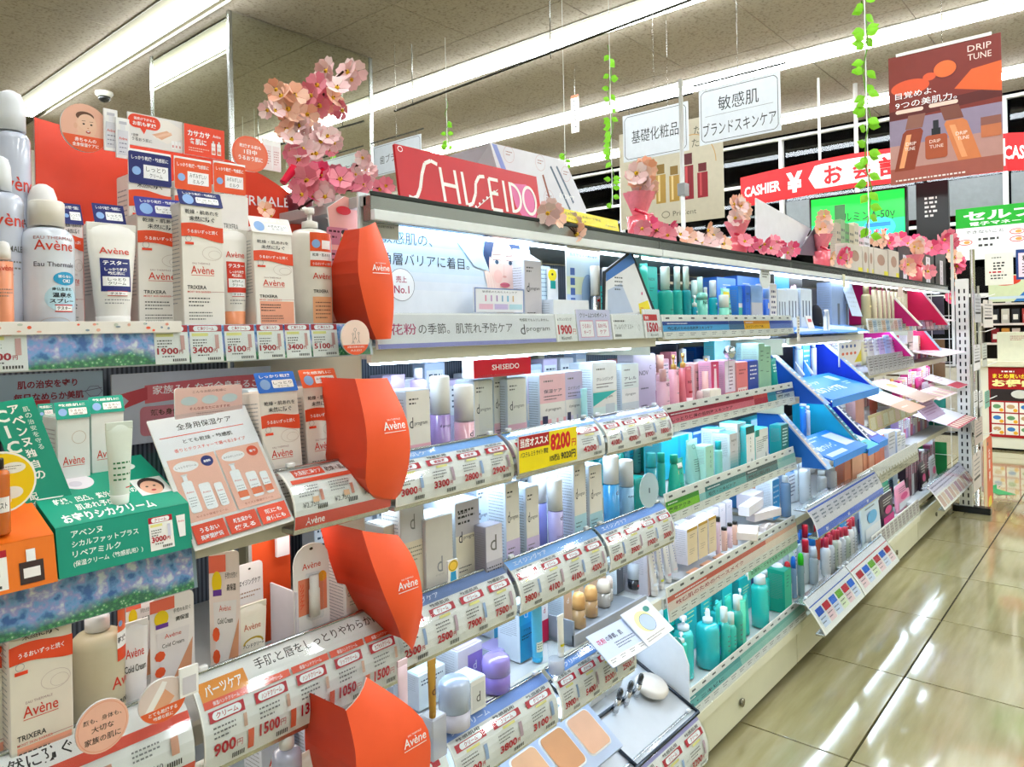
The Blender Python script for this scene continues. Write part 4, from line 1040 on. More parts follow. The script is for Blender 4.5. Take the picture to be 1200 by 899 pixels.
def notice(A,w,h):
    A.rrect(0,0,w,h,.003,'#e6ecee');A.text('「割引対象外」',w*.5,h*.82,h*.07,'#222','c',.02,w=w*.5)
    A.lines(w*.12,h*.68,w*.76,3,h*.1,h*.03,'#345');A.text('シール表示商品は割引対象外',w*.1,h*.25,h*.06,'#456','l',.005,w=w*.78)
boardY('notice_card','small notice card in a clear stand with three lines of print','card',419,468,229,279,.93,notice,'#e6ecee',where='left of the pale blue board',rz=.05)
# ---------------------------------------------------------------- second shelf
WHERE=''
boardY('header_board','grey-blue board with dark red writing','board',-28,121,438,500,1.2,lambda A,w,h:(A.text('肌の治安を守り',w*.30,h*.72,h*.16,'#7a1626','l',.03,w=w*.48),A.text('毎日なめらか美肌',w*.27,h*.48,h*.16,'#7a1626','l',.03,w=w*.56),A.line(w*.8,h*.6,w*.99,h*.66,.001,'#556'),A.ring(w*.92,h*.6,.012,.009,.001,'#667',6)),'#8fa6b4',where='behind the green display on the second shelf')
boardY('red_backing_card','plain dark red backing card','card',8,60,470,590,1.15,None,'#a52c34',where='behind the slanted green board')
def fam2(A,w,h):
    A.rect(0,0,w,h,'#b9c3cf');n=14
    pts=[(w*.12+w*.8*k/n,h*.82-.0+h*.06*math.sin(math.pi*k/n))for k in range(n+1)];lo=[(p[0],p[1]-h*.26)for p in pts]
    A.put(lo+pts[::-1],[[i,i+1,2*n-i,2*n+1-i]for i in range(n)],'#d56a72');A.up()
    A.poly([(w*.03,h*.5),(w*.13,h*.62),(w*.13,h*.8),(w*.03,h*.72),(w*.06,h*.62)],'#c04a52')
    A.text('家族みんなで全身まるごと長時間 保湿',w*.15,h*.68,h*.13,'#fff','l',.012,w=w*.72)
    A.rrect(w*.1,h*.1,w*.3,h*.42,.008,'#c9808c');A.text('顔も身体も全身',w*.14,h*.38,h*.09,'#331','l',.02,w=w*.2);A.text('うるおい保湿',w*.15,h*.24,h*.09,'#331','l',.02,w=w*.17)
boardY('header_board','wide rose and grey board with curved white slogan ribbon','board',131,392,432,508,1.2,fam2,'#b9c3cf',where='behind the beige cartons on the second shelf')
CG='#10967c'
# slanted green board and the stepped green counter display
def slab(name,desc,cat,P,th,art,col,where='',m='paper',shear=False):
    """thin board through three corner points: bottom-left, bottom-right, top-left (world)"""
    a,b,c=[Vector(p)for p in P];U=(b-a);w=U.length;U.normalize();V=(c-a);V=V if shear else V-U*V.dot(U);h=V.length;V.normalize();N_=U.cross(V).normalized()
    t=thing(name,desc,cat,a,0,0,where)
    M=Matrix(((U.x,V.x,N_.x,0),(U.y,V.y,N_.y,0),(U.z,V.z,N_.z,0),(0,0,0,1)))
    def f(mb):
        mb.M=M;mb.box((w/2,h/2,-th/2),(w,h,th),col,m,.0008)
        if art:art(Art(mb,m=m),w,h)
    part('board',t,f);
    return t,M,w,h
def cica(A,w,h):
    A.rect(0,0,w,h,CG)
    A.vtext('CICA',w*.2,h*.82,h*.11,'#eef7f4',h*.14,.03);A.vtext('成分配合',w*.2,h*.26,h*.06,'#eef7f4',h*.07,.02)
    A.vtext('アベンヌ独自の',w*.5,h*.88,h*.075,'#eef7f4',h*.1,.025);A.vtext('肌の治安を守る',w*.75,h*.88,h*.045,'#cfe9e2',h*.058,.01)
def P3(px,Y):x,z=onY(px[0],px[1],Y);return (x,Y,z)
slab('slanted_board','tall slanted green board with vertical white writing','board',(P3((36,604),.945),P3((88,590),.945),P3((-16,474),.975)),.003,cica,CG,where='at the left end of the second shelf',shear=True)
def disp(name,desc,where,x0,x1,zb,y0,hf,yb,hb,col,fart,tart):
    """counter display: upright front face + sloping top"""
    W=x1-x0;t=thing(name,desc,'display',(x0,0,zb),where=where)
    prof=[(y0,0),(y0+.01,hf),(yb,hb),(yb,0)]
    def body(mb):
        mb.sweep(prof,0,W,col)
        L=math.hypot(.01,hf);A=Art(mb,Matrix(((1,0,0,0),(0,.01/L,-hf/L,y0),(0,hf/L,.01/L,0),(0,0,0,1))));fart(A,W,L)
    part('box_front',t,body)
    def topf(mb):
        L=math.hypot(yb-y0-.01,hb-hf);c_,s_=(yb-y0-.01)/L,(hb-hf)/L
        A=Art(mb,Matrix(((1,0,0,0),(0,c_,-s_,y0+.01),(0,s_,c_,hf+.0003),(0,0,0,1))));tart(A,W,L)
    part('sloping_top',t,topf)
    return t
def gf(A,w,h):
    A.rect(0,0,w,h,CG)
    for i,s_ in enumerate(('アベンヌ','シカルファットプラス','リペアミルク','(保湿クリーム〈敏感肌用〉)')):A.text(s_,w*.1,h*(.76-.2*i),h*.13,'#f2faf7','l',.015,w=w*(.22,.48,.34,.5)[i])
    pricecard(A,w*.66,h*.12,w*.19,h*.72,'クリーム','3000','#d8d8e8',seed=3)
    A.poly([(w*.88,h*.78),(w*.955,h*.78),(w*.945,h*.3),(w*.895,h*.3)],'#f4f4f2');A.text('Avène',w*.918,h*.62,h*.05,RED,'c',w=w*.05)
def gt(A,w,h):
    A.rect(0,0,w,h,'#12a083')
    A.text('乾燥、凹凸、紫外線などの',w*.1,h*.33,h*.10,'#fff','l',.02,w=w*.62);A.text('肌あれ予感に',w*.22,h*.2,h*.10,'#fff','l',.02,w=w*.34);A.text('お守りシカクリーム',w*.08,h*.035,h*.14,'#fff','l',.035,w=w*.68)
    A.ell(w*.36,h*.66,w*.12,h*.13,'#ece9f2');A.ell(w*.335,h*.63,w*.05,h*.05,'#d8d4e2')
    A.ell(w*.78,h*.80,w*.09,h*.07,'#eef6f2');A.lines(w*.72,h*.8,w*.12,2,h*.04,h*.015,'#586')
    A.rect(w*.72,h*.24,w*.26,h*.3,'#e6ecea');A.ell(w*.85,h*.4,w*.10,h*.14,'#2c2020');A.ell(w*.84,h*.36,w*.085,h*.12,'#e9b79c');A.ell(w*.84,h*.31,w*.02,h*.015,'#b33')
    for dx in (-.03,.03):A.ell(w*(.84+dx),h*.38,w*.012,h*.012,'#222')
    A.rrect(w*.0,h*.45,w*.2,h*.5,.004,'#e4efec');A.ring(w*.1,h*.7,w*.03,h*.05,.0006,'#667',6);A.line(w*.12,h*.74,w*.16,h*.86,.0006,'#667');A.line(w*.08,h*.66,w*.05,h*.58,.0006,'#667');A.ring(w*.16,h*.6,w*.02,h*.035,.0006,'#667',6)
gx_0=onY(66,690,.885)[0];gx_1=onY(224,650,.885)[0]
disp('counter_display','stepped green counter display with white writing and price card','on the second shelf',gx_0,gx_1-.002,Z2,.875,.052,1.02,.098,CG,gf,gt)
def of(A,w,h):
    A.rect(0,0,w,h,'#ef7a1f');pricecard(A,w*.40,h*.08,w*.34,h*.8,'美容液','5000','#8a6a50',seed=4)
    A.rect(w*.80,h*.1,w*.13,h*.45,'#3c2a26');A.rect(w*.82,h*.22,w*.09,h*.2,'#f6f0ec');A.rect(w*.84,h*.55,w*.05,h*.25,'#f2f2f2')
def ot(A,w,h):
    A.rect(0,0,w,h,'#ee7016');A.text('あきらめない',w*.3,h*.3,h*.1,'#fff','l',.02,w=w*.42);A.text('つや肌',w*.3,h*.1,h*.14,'#fff','l',.03,w=w*.24)
disp('counter_display','stepped orange counter display with white writing and price card','left of the green display',.10,gx_0-.003,Z2,.87,.048,1.0,.09,'#ef7a1f',of,ot)
# yellow disc with dropper bottle
def disc(A,w,h):
    A.ell(w/2,h/2,w*.5,h*.5,'#fdfdf6',32);A.ell(w/2,h/2,w*.47,h*.47,'#fbd313',32)
    A.ell(w*.66,h*.32,w*.15,h*.10,'#f4efe2');A.ell(w*.55,h*.2,w*.1,h*.07,'#f4efe2');A.ell(w*.68,h*.72,w*.17,h*.09,'#f6f3e6');A.lines(w*.55,h*.74,w*.24,2,h*.04,h*.012,'#665')
boardY('yellow_disc','large round yellow card with white cream blobs','card',-46,43,530,603,.90,disc,'#fbd313',rounded=.5,where='at the left edge over the orange display')
bottle('amber dropper bottle with black cap cut by photo edge',-14,9,538,Z2+.055,.885,'#c9641c','#15110f',.14,.5,lambda A,w,h:(A.rect(-w*.4,h*.3,w*.8,h*.2,'#f4efe9'),A.text('テスト',0,h*.35,h*.08,'#222','c',.02,w=w*.5)),'gloss','screw')
tube('pale clear tube standing on its cap, crimp pointing up, on green',127,158,496,Z2+.06,.905,'#dfe9dd','#e9efe6',.12,lambda A,w,h:(A.lines(-w*.3,h*.5,w*.6,2,h*.06,h*.02,'#2e7a4a'),A.lines(-w*.3,h*.36,w*.6,2,h*.06,h*.02,'#2e7a4a'),A.rect(w*.1,h*.2,w*.3,h*.012,'#c22')),tilt=-.02)
G2=('#169a86',.022,('敏感肌に','うるおい','保湿'))
for xl,xr,yt,Y,d_ in ((66,105,489,.985,'white carton with green top card and red script, left one'),(106,145,482,.99,'white carton with green top card and red script, behind the clear tube'),(46,64,491,1.05,'narrow white carton with green top card, mostly hidden')):
    carton(d_,xl,xr,yt,Z2,Y,.05,'#eef1f1','#cfe0dd','#d3efe8',art=avn('g'),header=G2,where='on the second shelf')
# white acrylic poster bent over the shelf front
def zen(A,w,h):
    A.rect(0,0,w,h,'#f5f0ea');A.rect(0,h*.63,w,h*.37,'#f6f6f8')
    A.text('全身用保湿ケア',w*.24,h*.885,h*.052,'#333','l',.01,w=w*.56);A.rect(w*.05,h*.84,w*.85,h*.006,CR)
    A.text('とても乾燥・敏感肌',w*.5,h*.775,h*.034,'#333','c',.01,w=w*.5);A.text('香りとテクスチャーで選べる2タイプ',w*.5,h*.715,h*.028,CR,'c',.005,w=w*.72)
    for k in range(2):
        x=w*(.04+.47*k);A.rect(x,h*.19,w*.455,h*.48,'#f6bda6');A.ell(x+w*.15,h*.6,w*.12,h*.04,'#f7f4f2');A.text(('しっとりクリーム','みずみずしいミルク')[k],x+w*.15,h*.59,h*.018,'#444','c',w=w*.2)
        A.ell(x+w*.36,h*.61,w*.06,h*.042,('#1f2d7a','#e8532c')[k]);A.text(('無香料','香り')[k],x+w*.36,h*.6,h*.02,'#fff','c',.02,w=w*.07)
        for q,(dx,ww_,hh_)in enumerate(((.05,.1,.24),(.19,.11,.2),(.33,.08,.18))):
            bx=x+w*dx;A.rrect(bx,h*.25,w*ww_,h*hh_,.003,'#fbfaf8');A.text('Avène',bx+w*ww_*.5,h*(.25+hh_*.62),h*.014,RED,'c',w=w*ww_*.7);A.lines(bx+w*.015,h*(.25+hh_*.45),w*ww_*.7,4,h*.02,h*.005,'#999',q)
            if k:A.rect(bx,h*.27,w*ww_,h*.05,'#ef7a4c')
            if q == 0:A.rect(bx+w*.03,h*.49,w*.04,h*.05,'#f4f4f4');A.rect(bx+w*.02,h*.53,w*.06,h*.012,'#ddd')
        A.text('モイスト保湿クリーム',x+w*.22,h*.21,h*.016,'#a33','c',w=w*.3)
    for k,(a,b)in enumerate((('うるおい','長時間持続'),('新生児から','使える'),('顔にも','身体にも'))):
        x=w*(.03+.32*k);A.rect(x,h*.03,w*.3,h*.135,'#ea4a24');A.text(a,x+w*.15,h*.1,h*.035,'#fff','c',.02,w=w*.18);A.text(b,x+w*.15,h*.048,h*.035,'#fff','c',.02,w=w*.21)
t_,M_,w_,h_=slab('sloping_poster','large sloping white and peach poster of skin care bottles','poster',(P3((229,646),.868),P3((345,610),.868),P3((184,492),.975)),.003,zen,'#f5f0ea',where='covering the middle of the second shelf')
part('clear_cover',t_,lambda mb:(setattr(mb,'M',M_),mb.box((w_/2,h_/2,.004),(w_+.004,h_,.0015),'#fff','acrylic',.0005)))
part('side_wall',t_,lambda mb:(mb.add([(0,0,0),(0,.13,0),(0,.13,.13),(0,.105,.135)],[[0,1,2,3]],'#dfe6ea','acrylic')))
boardY('pink_card','pink card with three pale ovals','card',205,284,453,489,.972,lambda A,w,h:(A.text('こんなお肌の乾燥に',w*.5,h*.82,h*.08,'#844','c',w=w*.5),[A.ell(w*(.2+.3*k),h*.58,w*.12,h*.14,'#cfe4ee')for k in range(3)],A.text('そんなあなたにおすすめ',w*.5,h*.28,h*.09,'#a44','c',.01,w=w*.6),A.lines(w*.3,h*.15,w*.4,2,h*.07,h*.02,'#a77')),'#f6d3cf',rounded=.08,where='on top of the sloping white poster')
carton('upright beige carton with bright blue tilted header',311,356,458,Z2,.93,.05,IV,'#eee5dc',art=avn('w',band=.70),tilt=.10,header=('#2f72d8',.032,('しっかり乾燥','しっとり','クリーム')),where='on the second shelf')
carton('upright beige carton with orange tilted header',362,403,452,Z2,.935,.05,IV,'#eee5dc',art=avn('m',band=.70),tilt=.09,header=('#f2683c',.03,('敏感肌に','みずみずしい','ミルク')),where='on the second shelf')
carton('small pale blue-white carton behind the blue headed one',291,312,458,Z2,.995,.04,'#e4eef2','#d5e6ee',art=lambda A,w,h:(A.rect(w*.2,h*.85,w*.4,h*.03,'#e33'),A.lines(w*.15,h*.75,w*.6,3,h*.05,h*.015,'#78a')),where='on the second shelf')
# ---------------------------------------------------------------- third shelf
WHERE='on the third shelf'
carton('large beige carton with pink header and red wave',9,84,722,Z3,.905,.06,'#e9e2d2','#e8e2da',art=avn('m',band=.76),header=('#f2b6ac',.034,('うるおい','みずみずしい','ミルク')))
carton('beige carton cut by the left photo edge, coral top',-40,7,705,Z3,.93,.06,'#e9e2d2','#efe6e0',art=avn('m',band=.72),header=('#f0a090',.03,('うるおい','みずみずしい','ミルク')))
bottle('large beige pump bottle with white shoulders and orange tag',84,142,688,Z3,.93,'#cfc6a8','#e9edf2',.27,.45,lambda A,w,h:(A.rect(w*.22,h*.72,w*.3,h*.14,'#ee6a3a'),A.ell(w*.3,h*.77,w*.06,w*.06,'#8fb4e8'),A.rect(w*.2,h*.62,w*.34,h*.1,'#fff'),A.text('乾燥',w*.34,h*.65,h*.04,'#222','c',.02),A.rect(w*.2,h*.54,w*.36,h*.08,'#ea4f2a'),A.text('Avè',w*.32,h*.38,h*.07,RED,'c',.006),A.text('TRIXE',w*.33,h*.27,h*.03,'#222','c',.015),A.rect(w*.18,h*.04,w*.4,h*.18,'#f0b48c')),'plastic','pump',seg=28)
def ccr(A,w,h):
    A.rect(0,h*.84,w*.55,h*.14,'#f0735a');A.ell(w*.25,h*.76,w*.16,h*.09,'#f7d51f');A.rect(w*.12,h*.65,w*.28,h*.05,'#6a3a9a');A.text('手荒れを防ぐ',w*.72,h*.78,h*.05,'#444','c',w=w*.4);A.text('高保湿',w*.72,h*.68,h*.055,'#333','c',.01,w=w*.3)
    A.poly([(w*.12,h*.6),(w*.88,h*.6),(w*.78,h*.05),(w*.2,h*.05)],'#efe9ea');A.text('Avène',w*.5,h*.52,h*.05,RED,'c',w=w*.38);A.text('Cold Cream',w*.5,h*.42,h*.045,'#333','c',.01,w=w*.5)
    A.ell(w*.2,h*.34,w*.12,h*.06,'#ee5f35',8);A.ell(w*.2,h*.16,w*.12,h*.06,'#ee5f35',8);A.poly([(w*.5,h*.05),(w*.95,h*.45),(w*.9,h*.05)],'#e2a27e')
hangcard('white and coral hand cream card with yellow award',175,229,697,800,.955,'#f7f1f0',ccr,blister=None)
hangcard('white hand cream card with violet ribbon, behind another',147,181,697,800,.985,'#f5efee',ccr)
tube('white cream tube with red tester bars',143,178,752,Z3,.935,'#f1eeee','#fff',.12,lambda A,w,h:(A.text('Avène',0,h*.7,h*.08,RED,'c',.006,w=w*.6),A.text('Cold Cream',0,h*.58,h*.06,'#333','c',.01,w=w*.7),A.rect(-w*.25,h*.3,w*.5,h*.02,'#a02'),A.text('テスター',0,h*.2,h*.06,'#222','c',.02,w=w*.4),A.rect(-w*.25,h*.16,w*.5,h*.02,'#a02')),h=.14)
def kz(A,w,h):
    A.ell(w/2,h/2,w*.5,h*.5,'#f6bfa8',30);A.ring(w/2,h/2,w*.47,h*.47,.0008,'#eda48a',30)
    A.text('顔も、身体も、',w*.5,h*.62,h*.1,'#333','c',.006,w=w*.72);A.text('大切な',w*.5,h*.43,h*.12,'#333','c',.008,w=w*.42);A.text('家族の肌に',w*.5,h*.22,h*.13,'#333','c',.008,w=w*.68)
boardY('round_card','round peach card with three lines of dark writing','card',88,151,821,882,.845,kz,'#f6bfa8',rounded=.5,where='clipped to the lower left price sheet')
def hz(A,w,h):
    A.ell(w/2,h/2,w*.5,h*.5,'#e5d3cc',30);A.poly([(w*.1,h*.3),(w*.5,h*.95),(w*.6,h*.9),(w*.35,h*.3)],'#f6f2f0');A.poly([(w*.3,h*.35),(w*.55,h*.75),(w*.75,h*.5),(w*.6,h*.32)],'#e9ab88')
    A.ell(w/2,h/2,w*.5,h*.5,'#ee6a3a',20,math.radians(200),math.radians(345));A.text('とても乾燥する',w*.5,h*.2,h*.1,'#fff','c',.015,w=w*.6);A.text('敏感な肌に',w*.5,h*.08,h*.09,'#fff','c',.015,w=w*.42)
b_,w_,h_=boardY('photo_card','round card of clasped hands with orange foot','card',162,218,796,846,.852,hz,'#e5d3cc',rounded=.5,where='above the lower left price sheet')
part('bottle_cutout',b_,lambda mb:(mb.box((w_*.55,-.002,h_*.75),(.022,.003,.034),'#fff'),Art(mb,FRONT(w_*.55-.011,-.0038,h_*.75-.017)).rect(.003,.003,.016,.02,'#d8d4dc')))
# hand cream corner
hangcard('narrow leaning pink and white hand cream card',246,281,648,792,.935,'#f4e3de',ccr,rz=-.5,tilt=.02)
hangcard('white hand cream card with dark punched hole',276,310,660,775,.985,'#f3f3f6',lambda A,w,h:(A.text('エイジングケア',w*.5,h*.78,h*.06,'#445','c',.01,w=w*.8),A.lines(w*.1,h*.7,w*.8,2,h*.04,h*.012,'#a87'),A.poly([(w*.1,h*.6),(w*.9,h*.6),(w*.8,0),(w*.2,0)],'#f6efee'),A.text('Avène',w*.5,h*.48,h*.06,'#e39a8c','c',w=w*.6)))
tube('ivory hand cream tube with olive half-round label',279,320,712,Z3,.925,'#f1ebdd','#efe9dc',.1,lambda A,w,h:(A.text('Avène',0,h*.72,h*.07,'#d9886e','c',.005,w=w*.5),A.ell(0,h*.56,w*.3,h*.08,'#c9a93a',16,0,math.pi),A.text('ハンドクリーム',0,h*.53,h*.045,'#222','c',.015,w=w*.6),A.text('手荒れを防ぐ',0,h*.45,h*.04,'#333','c',.01,w=w*.5),A.text('エイジングケア',0,h*.38,h*.04,'#333','c',.01,w=w*.6),A.rect(-w*.2,h*.3,w*.4,h*.012,'#a22'),A.text('テスター',0,h*.24,h*.04,'#222','c',.02,w=w*.3),A.rect(-w*.2,h*.21,w*.4,h*.012,'#a22')))
boardY('backing_board','plain orange upright backing board behind the white hook','board',296,341,628,750,1.02,None,'#ee5a2a',th=.01,where='')
t=thing('display_hook','white plastic hook arm on a white plate','hook',(*[onY(330,640,1.01)[0]],1.008,.92),where='on the orange backing board')
part('plate',t,lambda mb:mb.box((0,0,-.03),(.022,.006,.10),'#eef0f6','plastic'))
part('arm',t,lambda mb:mb.tube([(0,-.003,.005),(.02,-.07,-.004),(.025,-.078,.006)],[.004,.0035,.003],'#f2f4fa','plastic'))
hangcard('round-topped white lip balm pack with coral window',343,387,637,742,.925,'#f6f3f4',lambda A,w,h:(A.text('Avène',w*.5,h*.72,h*.07,RED,'c',.006,w=w*.52),A.rect(w*.12,h*.22,w*.8,h*.4,'#ef8a6a'),A.ell(w*.8,h*.6,w*.12,h*.06,'#f5a623'),A.vtext('リップケア',w*.22,h*.52,h*.05,CR,None,.02)),blister=(.3,.2,.45,'#f6f1ee'),r=.9)
t=thing('display_riser','white open box riser with dark red inside','riser',(onY(340,740,.96)[0],.955,Z3+.001),where='under the round-topped lip balm pack')
part('riser_side',t,lambda mb:(mb.box((-.012,0,.06),(.003,.07,.12),'#e4e0ea'),mb.box((.03,.03,.05),(.085,.004,.1),'#9c1f2a')))
part('riser_floor',t,lambda mb:mb.box((.03,0,.008),(.085,.08,.016),'#e6d8ea'))
carton('slim pale carton of cold cream with small print side',404,426,646,Z3,.925,.05,'#f0dfd6','#f0ece8',art=lambda A,w,h:(A.text('Avène',w*.5,h*.72,h*.05,RED,'c',.005,w=w*.75),A.text('Cold Cream',w*.5,h*.56,h*.04,'#333','c',.01,w=w*.8),A.lines(w*.2,h*.5,w*.6,2,h*.03,h*.008,'#777'),A.ring(w*.5,h*.3,w*.12,h*.03,.0006,'#888',10)),header=('#f3c9b4',.018,('','','')))
# ---------------------------------------------------------------- fourth shelf
WHERE='on the fourth shelf at the bottom'
bottle('grey translucent pump bottle with white pump',318,352,838,Z4,.86,'#b4b9cf','#f1eee8',.2,.5,btxt('Avène',RED,.22,.06),'gloss','pump',seg=24)
carton('pale grey carton with red script behind the grey pump bottle',308,348,835,Z4,.95,.05,'#dfe4ee',art=lambda A,w,h:A.text('A',w*.2,h*.6,h*.1,RED),tilt=.05)
tube('white tube with blue oval stamp',355,384,861,Z4,.86,'#eceae0','#fff',.1,lambda A,w,h:(A.text('Avène',0,h*.8,h*.05,'#d98a7a','c',w=w*.6),A.text('Hydrance',0,h*.72,h*.04,'#333','c',.01,w=w*.6),A.ell(0,h*.55,w*.3,h*.06,'#26409a')),h=.16)
carton('pale carton with dark blue slanted band',362,402,838,Z4,.93,.05,'#e9d6de','#d8dcec',art=lambda A,w,h:(A.poly([(0,h*.62),(w,h*.8),(w,h*.93),(0,h*.78)],'#23379a'),A.text('すっきりマスク',w*.1,h*.72,h*.04,'#fff','l',.02,w=w*.7),A.lines(w*.1,h*.92,w*.8,3,h*.03,h*.01,'#789')),tilt=.06)
jar('low round jar with blue and white printed lid',385,421,880,Z4,.83,'#6f77b8','#8f97d0',.3,None,False)
# ================================================================ white bay: ivory, lilac and pale blue cartons
D1,D2,D3,D4,D5=ZS[1]
def dp(foot=None,fy=.42,big=False,dark='#2a2e3a'):
    def f(A,w,h):
        if foot:A.rect(0,0,w,h*fy,foot)
        if big:
            A.text('d',w*.5,h*.42,h*.16,'#8a8d92','c',-.0,w=w*.2);A.text('program',w*.5,h*.38,h*.02,'#aaa','c',w=w*.3);A.lines(w*.25,h*.12,w*.55,2,h*.03,h*.009,'#776',3);return
        A.lines(w*.12,h*.9,w*.4,2,h*.045,h*.016,'#333',2)
        A.text('d',w*.12,h*.6,h*.115,dark,'l',0.,w=w*.15);A.text('program',w*.32,h*.615,h*.04,dark,'l',0,w=w*.55)
        A.lines(w*.12,h*.33,w*.5,2,h*.04,h*.012,'#333',4);A.lines(w*.12,h*.2,w*.6,2,h*.05,h*.016,'#333',6)
    return f
LIL='#cfc0e6';PNK='#f2bccb'
WHERE='on the top shelf of the white bay'
# the big pale blue board
def sky(A,w,h):
    A.rect(0,0,w,h,'#e8eef6')
    n=8
    for k in range(n):A.rect(0,h*(.25+.75*k/n),w,h*.75/n+.0004,['#e3ebf6','#dae7f5','#cfe2f5','#c2dcf5','#b3d5f4','#a5cdf3','#98c6f2','#8dc1f1'][k])
    A.text('敏感肌の、',w*.07,h*.72,h*.13,'#222a38','l',0,w=w*.28);A.text('角層バリアに着目。',w*.07,h*.50,h*.13,'#222a38','l',0,w=w*.5)
    A.ell(w*.17,h*.3,w*.07,h*.17,'#f3f6fa');A.ring(w*.17,h*.3,w*.07,h*.17,.0008,'#445');A.text('売上',w*.17,h*.32,h*.07,'#b02a5a','c',.01);A.text('No.1',w*.17,h*.21,h*.08,'#b02a5a','c',.01,w=w*.08)
    # woman's portrait
    def hp(a0,a1,rx,ry,cx,cy,n=14):return [(w*(cx+rx*math.cos(math.radians(a0+(a1-a0)*k/n))),min(h*.99,h*(cy+ry*math.sin(math.radians(a0+(a1-a0)*k/n)))))for k in range(n+1)]
    A.poly(hp(-25,205,.135,.42,.80,.66),'#17335e')
    A.poly([(w*.74,h*.02),(w*.87,h*.02),(w*.865,h*.3),(w*.75,h*.3)],'#edc3b8')
    A.ell(w*.805,h*.54,w*.105,h*.40,'#f4d3ca',30);A.ell(w*.76,h*.45,w*.03,h*.08,'#f2c4bc')
    A.poly(hp(20,92,.135,.42,.80,.66)+[(w*.84,h*.86),(w*.89,h*.72)],'#1b3a66');A.poly(hp(88,165,.135,.42,.80,.66)+[(w*.715,h*.66),(w*.74,h*.84),(w*.79,h*.93)],'#1b3a66')
    for x in (.755,.85):
        A.ell(w*x,h*.62,w*.026,h*.026,'#fff');A.ell(w*x,h*.62,w*.013,h*.026,'#3d5570');A.line(w*(x-.03),h*.70,w*(x+.03),h*.715,.0012,'#5a4640');A.line(w*(x-.028),h*.645,w*(x+.028),h*.645,.001,'#3a2a30')
    A.line(w*.805,h*.6,w*.80,h*.46,.0008,'#dba79c');A.ell(w*.805,h*.45,w*.014,h*.014,'#e3ab9f');A.ell(w*.805,h*.35,w*.035,h*.03,'#d56a80');A.line(w*.77,h*.352,w*.84,h*.352,.0007,'#a33a55')
    A.poly([(w*.70,h*.12),(w*.80,h*.1),(w*.75,h*.3),(w*.69,h*.52),(w*.665,h*.5)],'#f7ddd4')
    for k in range(3):A.line(w*(.70+.02*k),h*.18,w*(.685+.018*k),h*.46,.0008,'#e9bfb2')
    A.poly([(w*.5,h*.8),(w*.62,h*.9),(w*.7,h*.5),(w*.6,h*.55)],'#c9e0f4')
t_,w_,h_=boardY('advert_board','large pale blue board with portrait of a woman holding her cheek','board',431,622,262,368,.985,sky,'#e3ebf6',tilt=.03,where='on the top shelf under the red sign')
boardY('advert_card','small white card with six tiny coloured bottles','card',556,614,338,366,.955,lambda A,w,h:(A.rect(0,0,w,h,'#7a8fc4'),A.rect(w*.02,0,w*.96,h*.95,'#f3f4f8'),A.text('敏感肌のためのスキンケア',w*.5,h*.8,h*.09,'#334','c',w=w*.7),[(A.rect(w*(.2+.11*k),h*.45,w*.025,h*.25,['#d8a','#c9a0d0','#a8b','#7ac','#5bd','#db8'][k]))for k in range(6)],[A.rect(w*(.08+.3*k),h*.12,w*.27,h*.22,['#f2c3d3','#cfc0e6','#bfe3ee'][k])for k in range(3)]),where='at the foot of the pale blue board')
def kafun(A,w,h):
    A.rect(0,0,w,h,'#e9e9ec');A.rect(0,0,w,h*.13,'#8e8fd0');A.rect(0,h*.95,w,h*.05,'#fff')
    A.text('花粉',w*.06,h*.38,h*.32,'#b5306a','l',.005,w=w*.12);A.text('の季節。肌荒れ予防ケア',w*.19,h*.38,h*.32,'#2b2b33','l',.0,w=w*.52)
    A.text('敏感肌でもムリしません。',w*.76,h*.74,h*.1,'#333','l',.01,w=w*.2);A.text('d',w*.76,h*.3,h*.34,'#2b2b33','l',0,w=w*.03);A.text('program',w*.80,h*.36,h*.16,'#2b2b33','l',0,w=w*.16)
strip('header_rail','long grey-white board with a large hay-fever slogan and violet foot',.722,1.178,1.155,1.212,kafun,th=.006,where='')
strip('price_card','white price card reading 1900 in red',1.182,1.252,1.155,1.212,lambda A,w,h:(A.text('d クレンジング',w*.1,h*.75,h*.12,'#333','l',.01,w=w*.7),A.text('1900',w*.08,h*.25,h*.36,'#c2182e','l',.04,w=w*.68),A.text('円',w*.8,h*.25,h*.2,'#c2182e'),A.text('税込2090円',w*.2,h*.06,h*.12,'#333','l',.01)),where='right of the long slogan board')
strip('price_card','pale violet card with two pink framed boxes',1.256,1.385,1.155,1.222,lambda A,w,h:(A.rect(0,0,w,h,'#cdcbe6'),A.text('クリーム2つのポイント',w*.1,h*.74,h*.16,'#223','l',.01,w=w*.8),[(A.rect(w*(.08+.46*k),h*.1,w*.38,h*.55,'#e48aa8'),A.rect(w*(.09+.46*k),h*.12,w*.36,h*.5,'#fbf6f8'),A.text(('うるおい','肌あれ予防')[k],w*(.27+.46*k),h*.4,h*.14,'#c2386a','c',.01,w=w*.26),A.text(('キープ','ケア')[k],w*(.27+.46*k),h*.2,h*.14,'#c2386a','c',.01,w=w*.2))for k in range(2)]),where='beside the white 1900 card')
strip('price_card','grey-white card with small dropper drawing',1.39,1.525,1.155,1.212,lambda A,w,h:(A.lines(w*.06,h*.7,w*.5,1,1,h*.06,'#333'),A.text('アレルバリア ミスト',w*.06,h*.4,h*.2,'#333','l',.0,w=w*.6),A.ring(w*.85,h*.45,w*.03,h*.12,.0006,'#555'),A.barcode(w*.06,h*.1,w*.2,h*.1)),where='left of the 1500 price card')
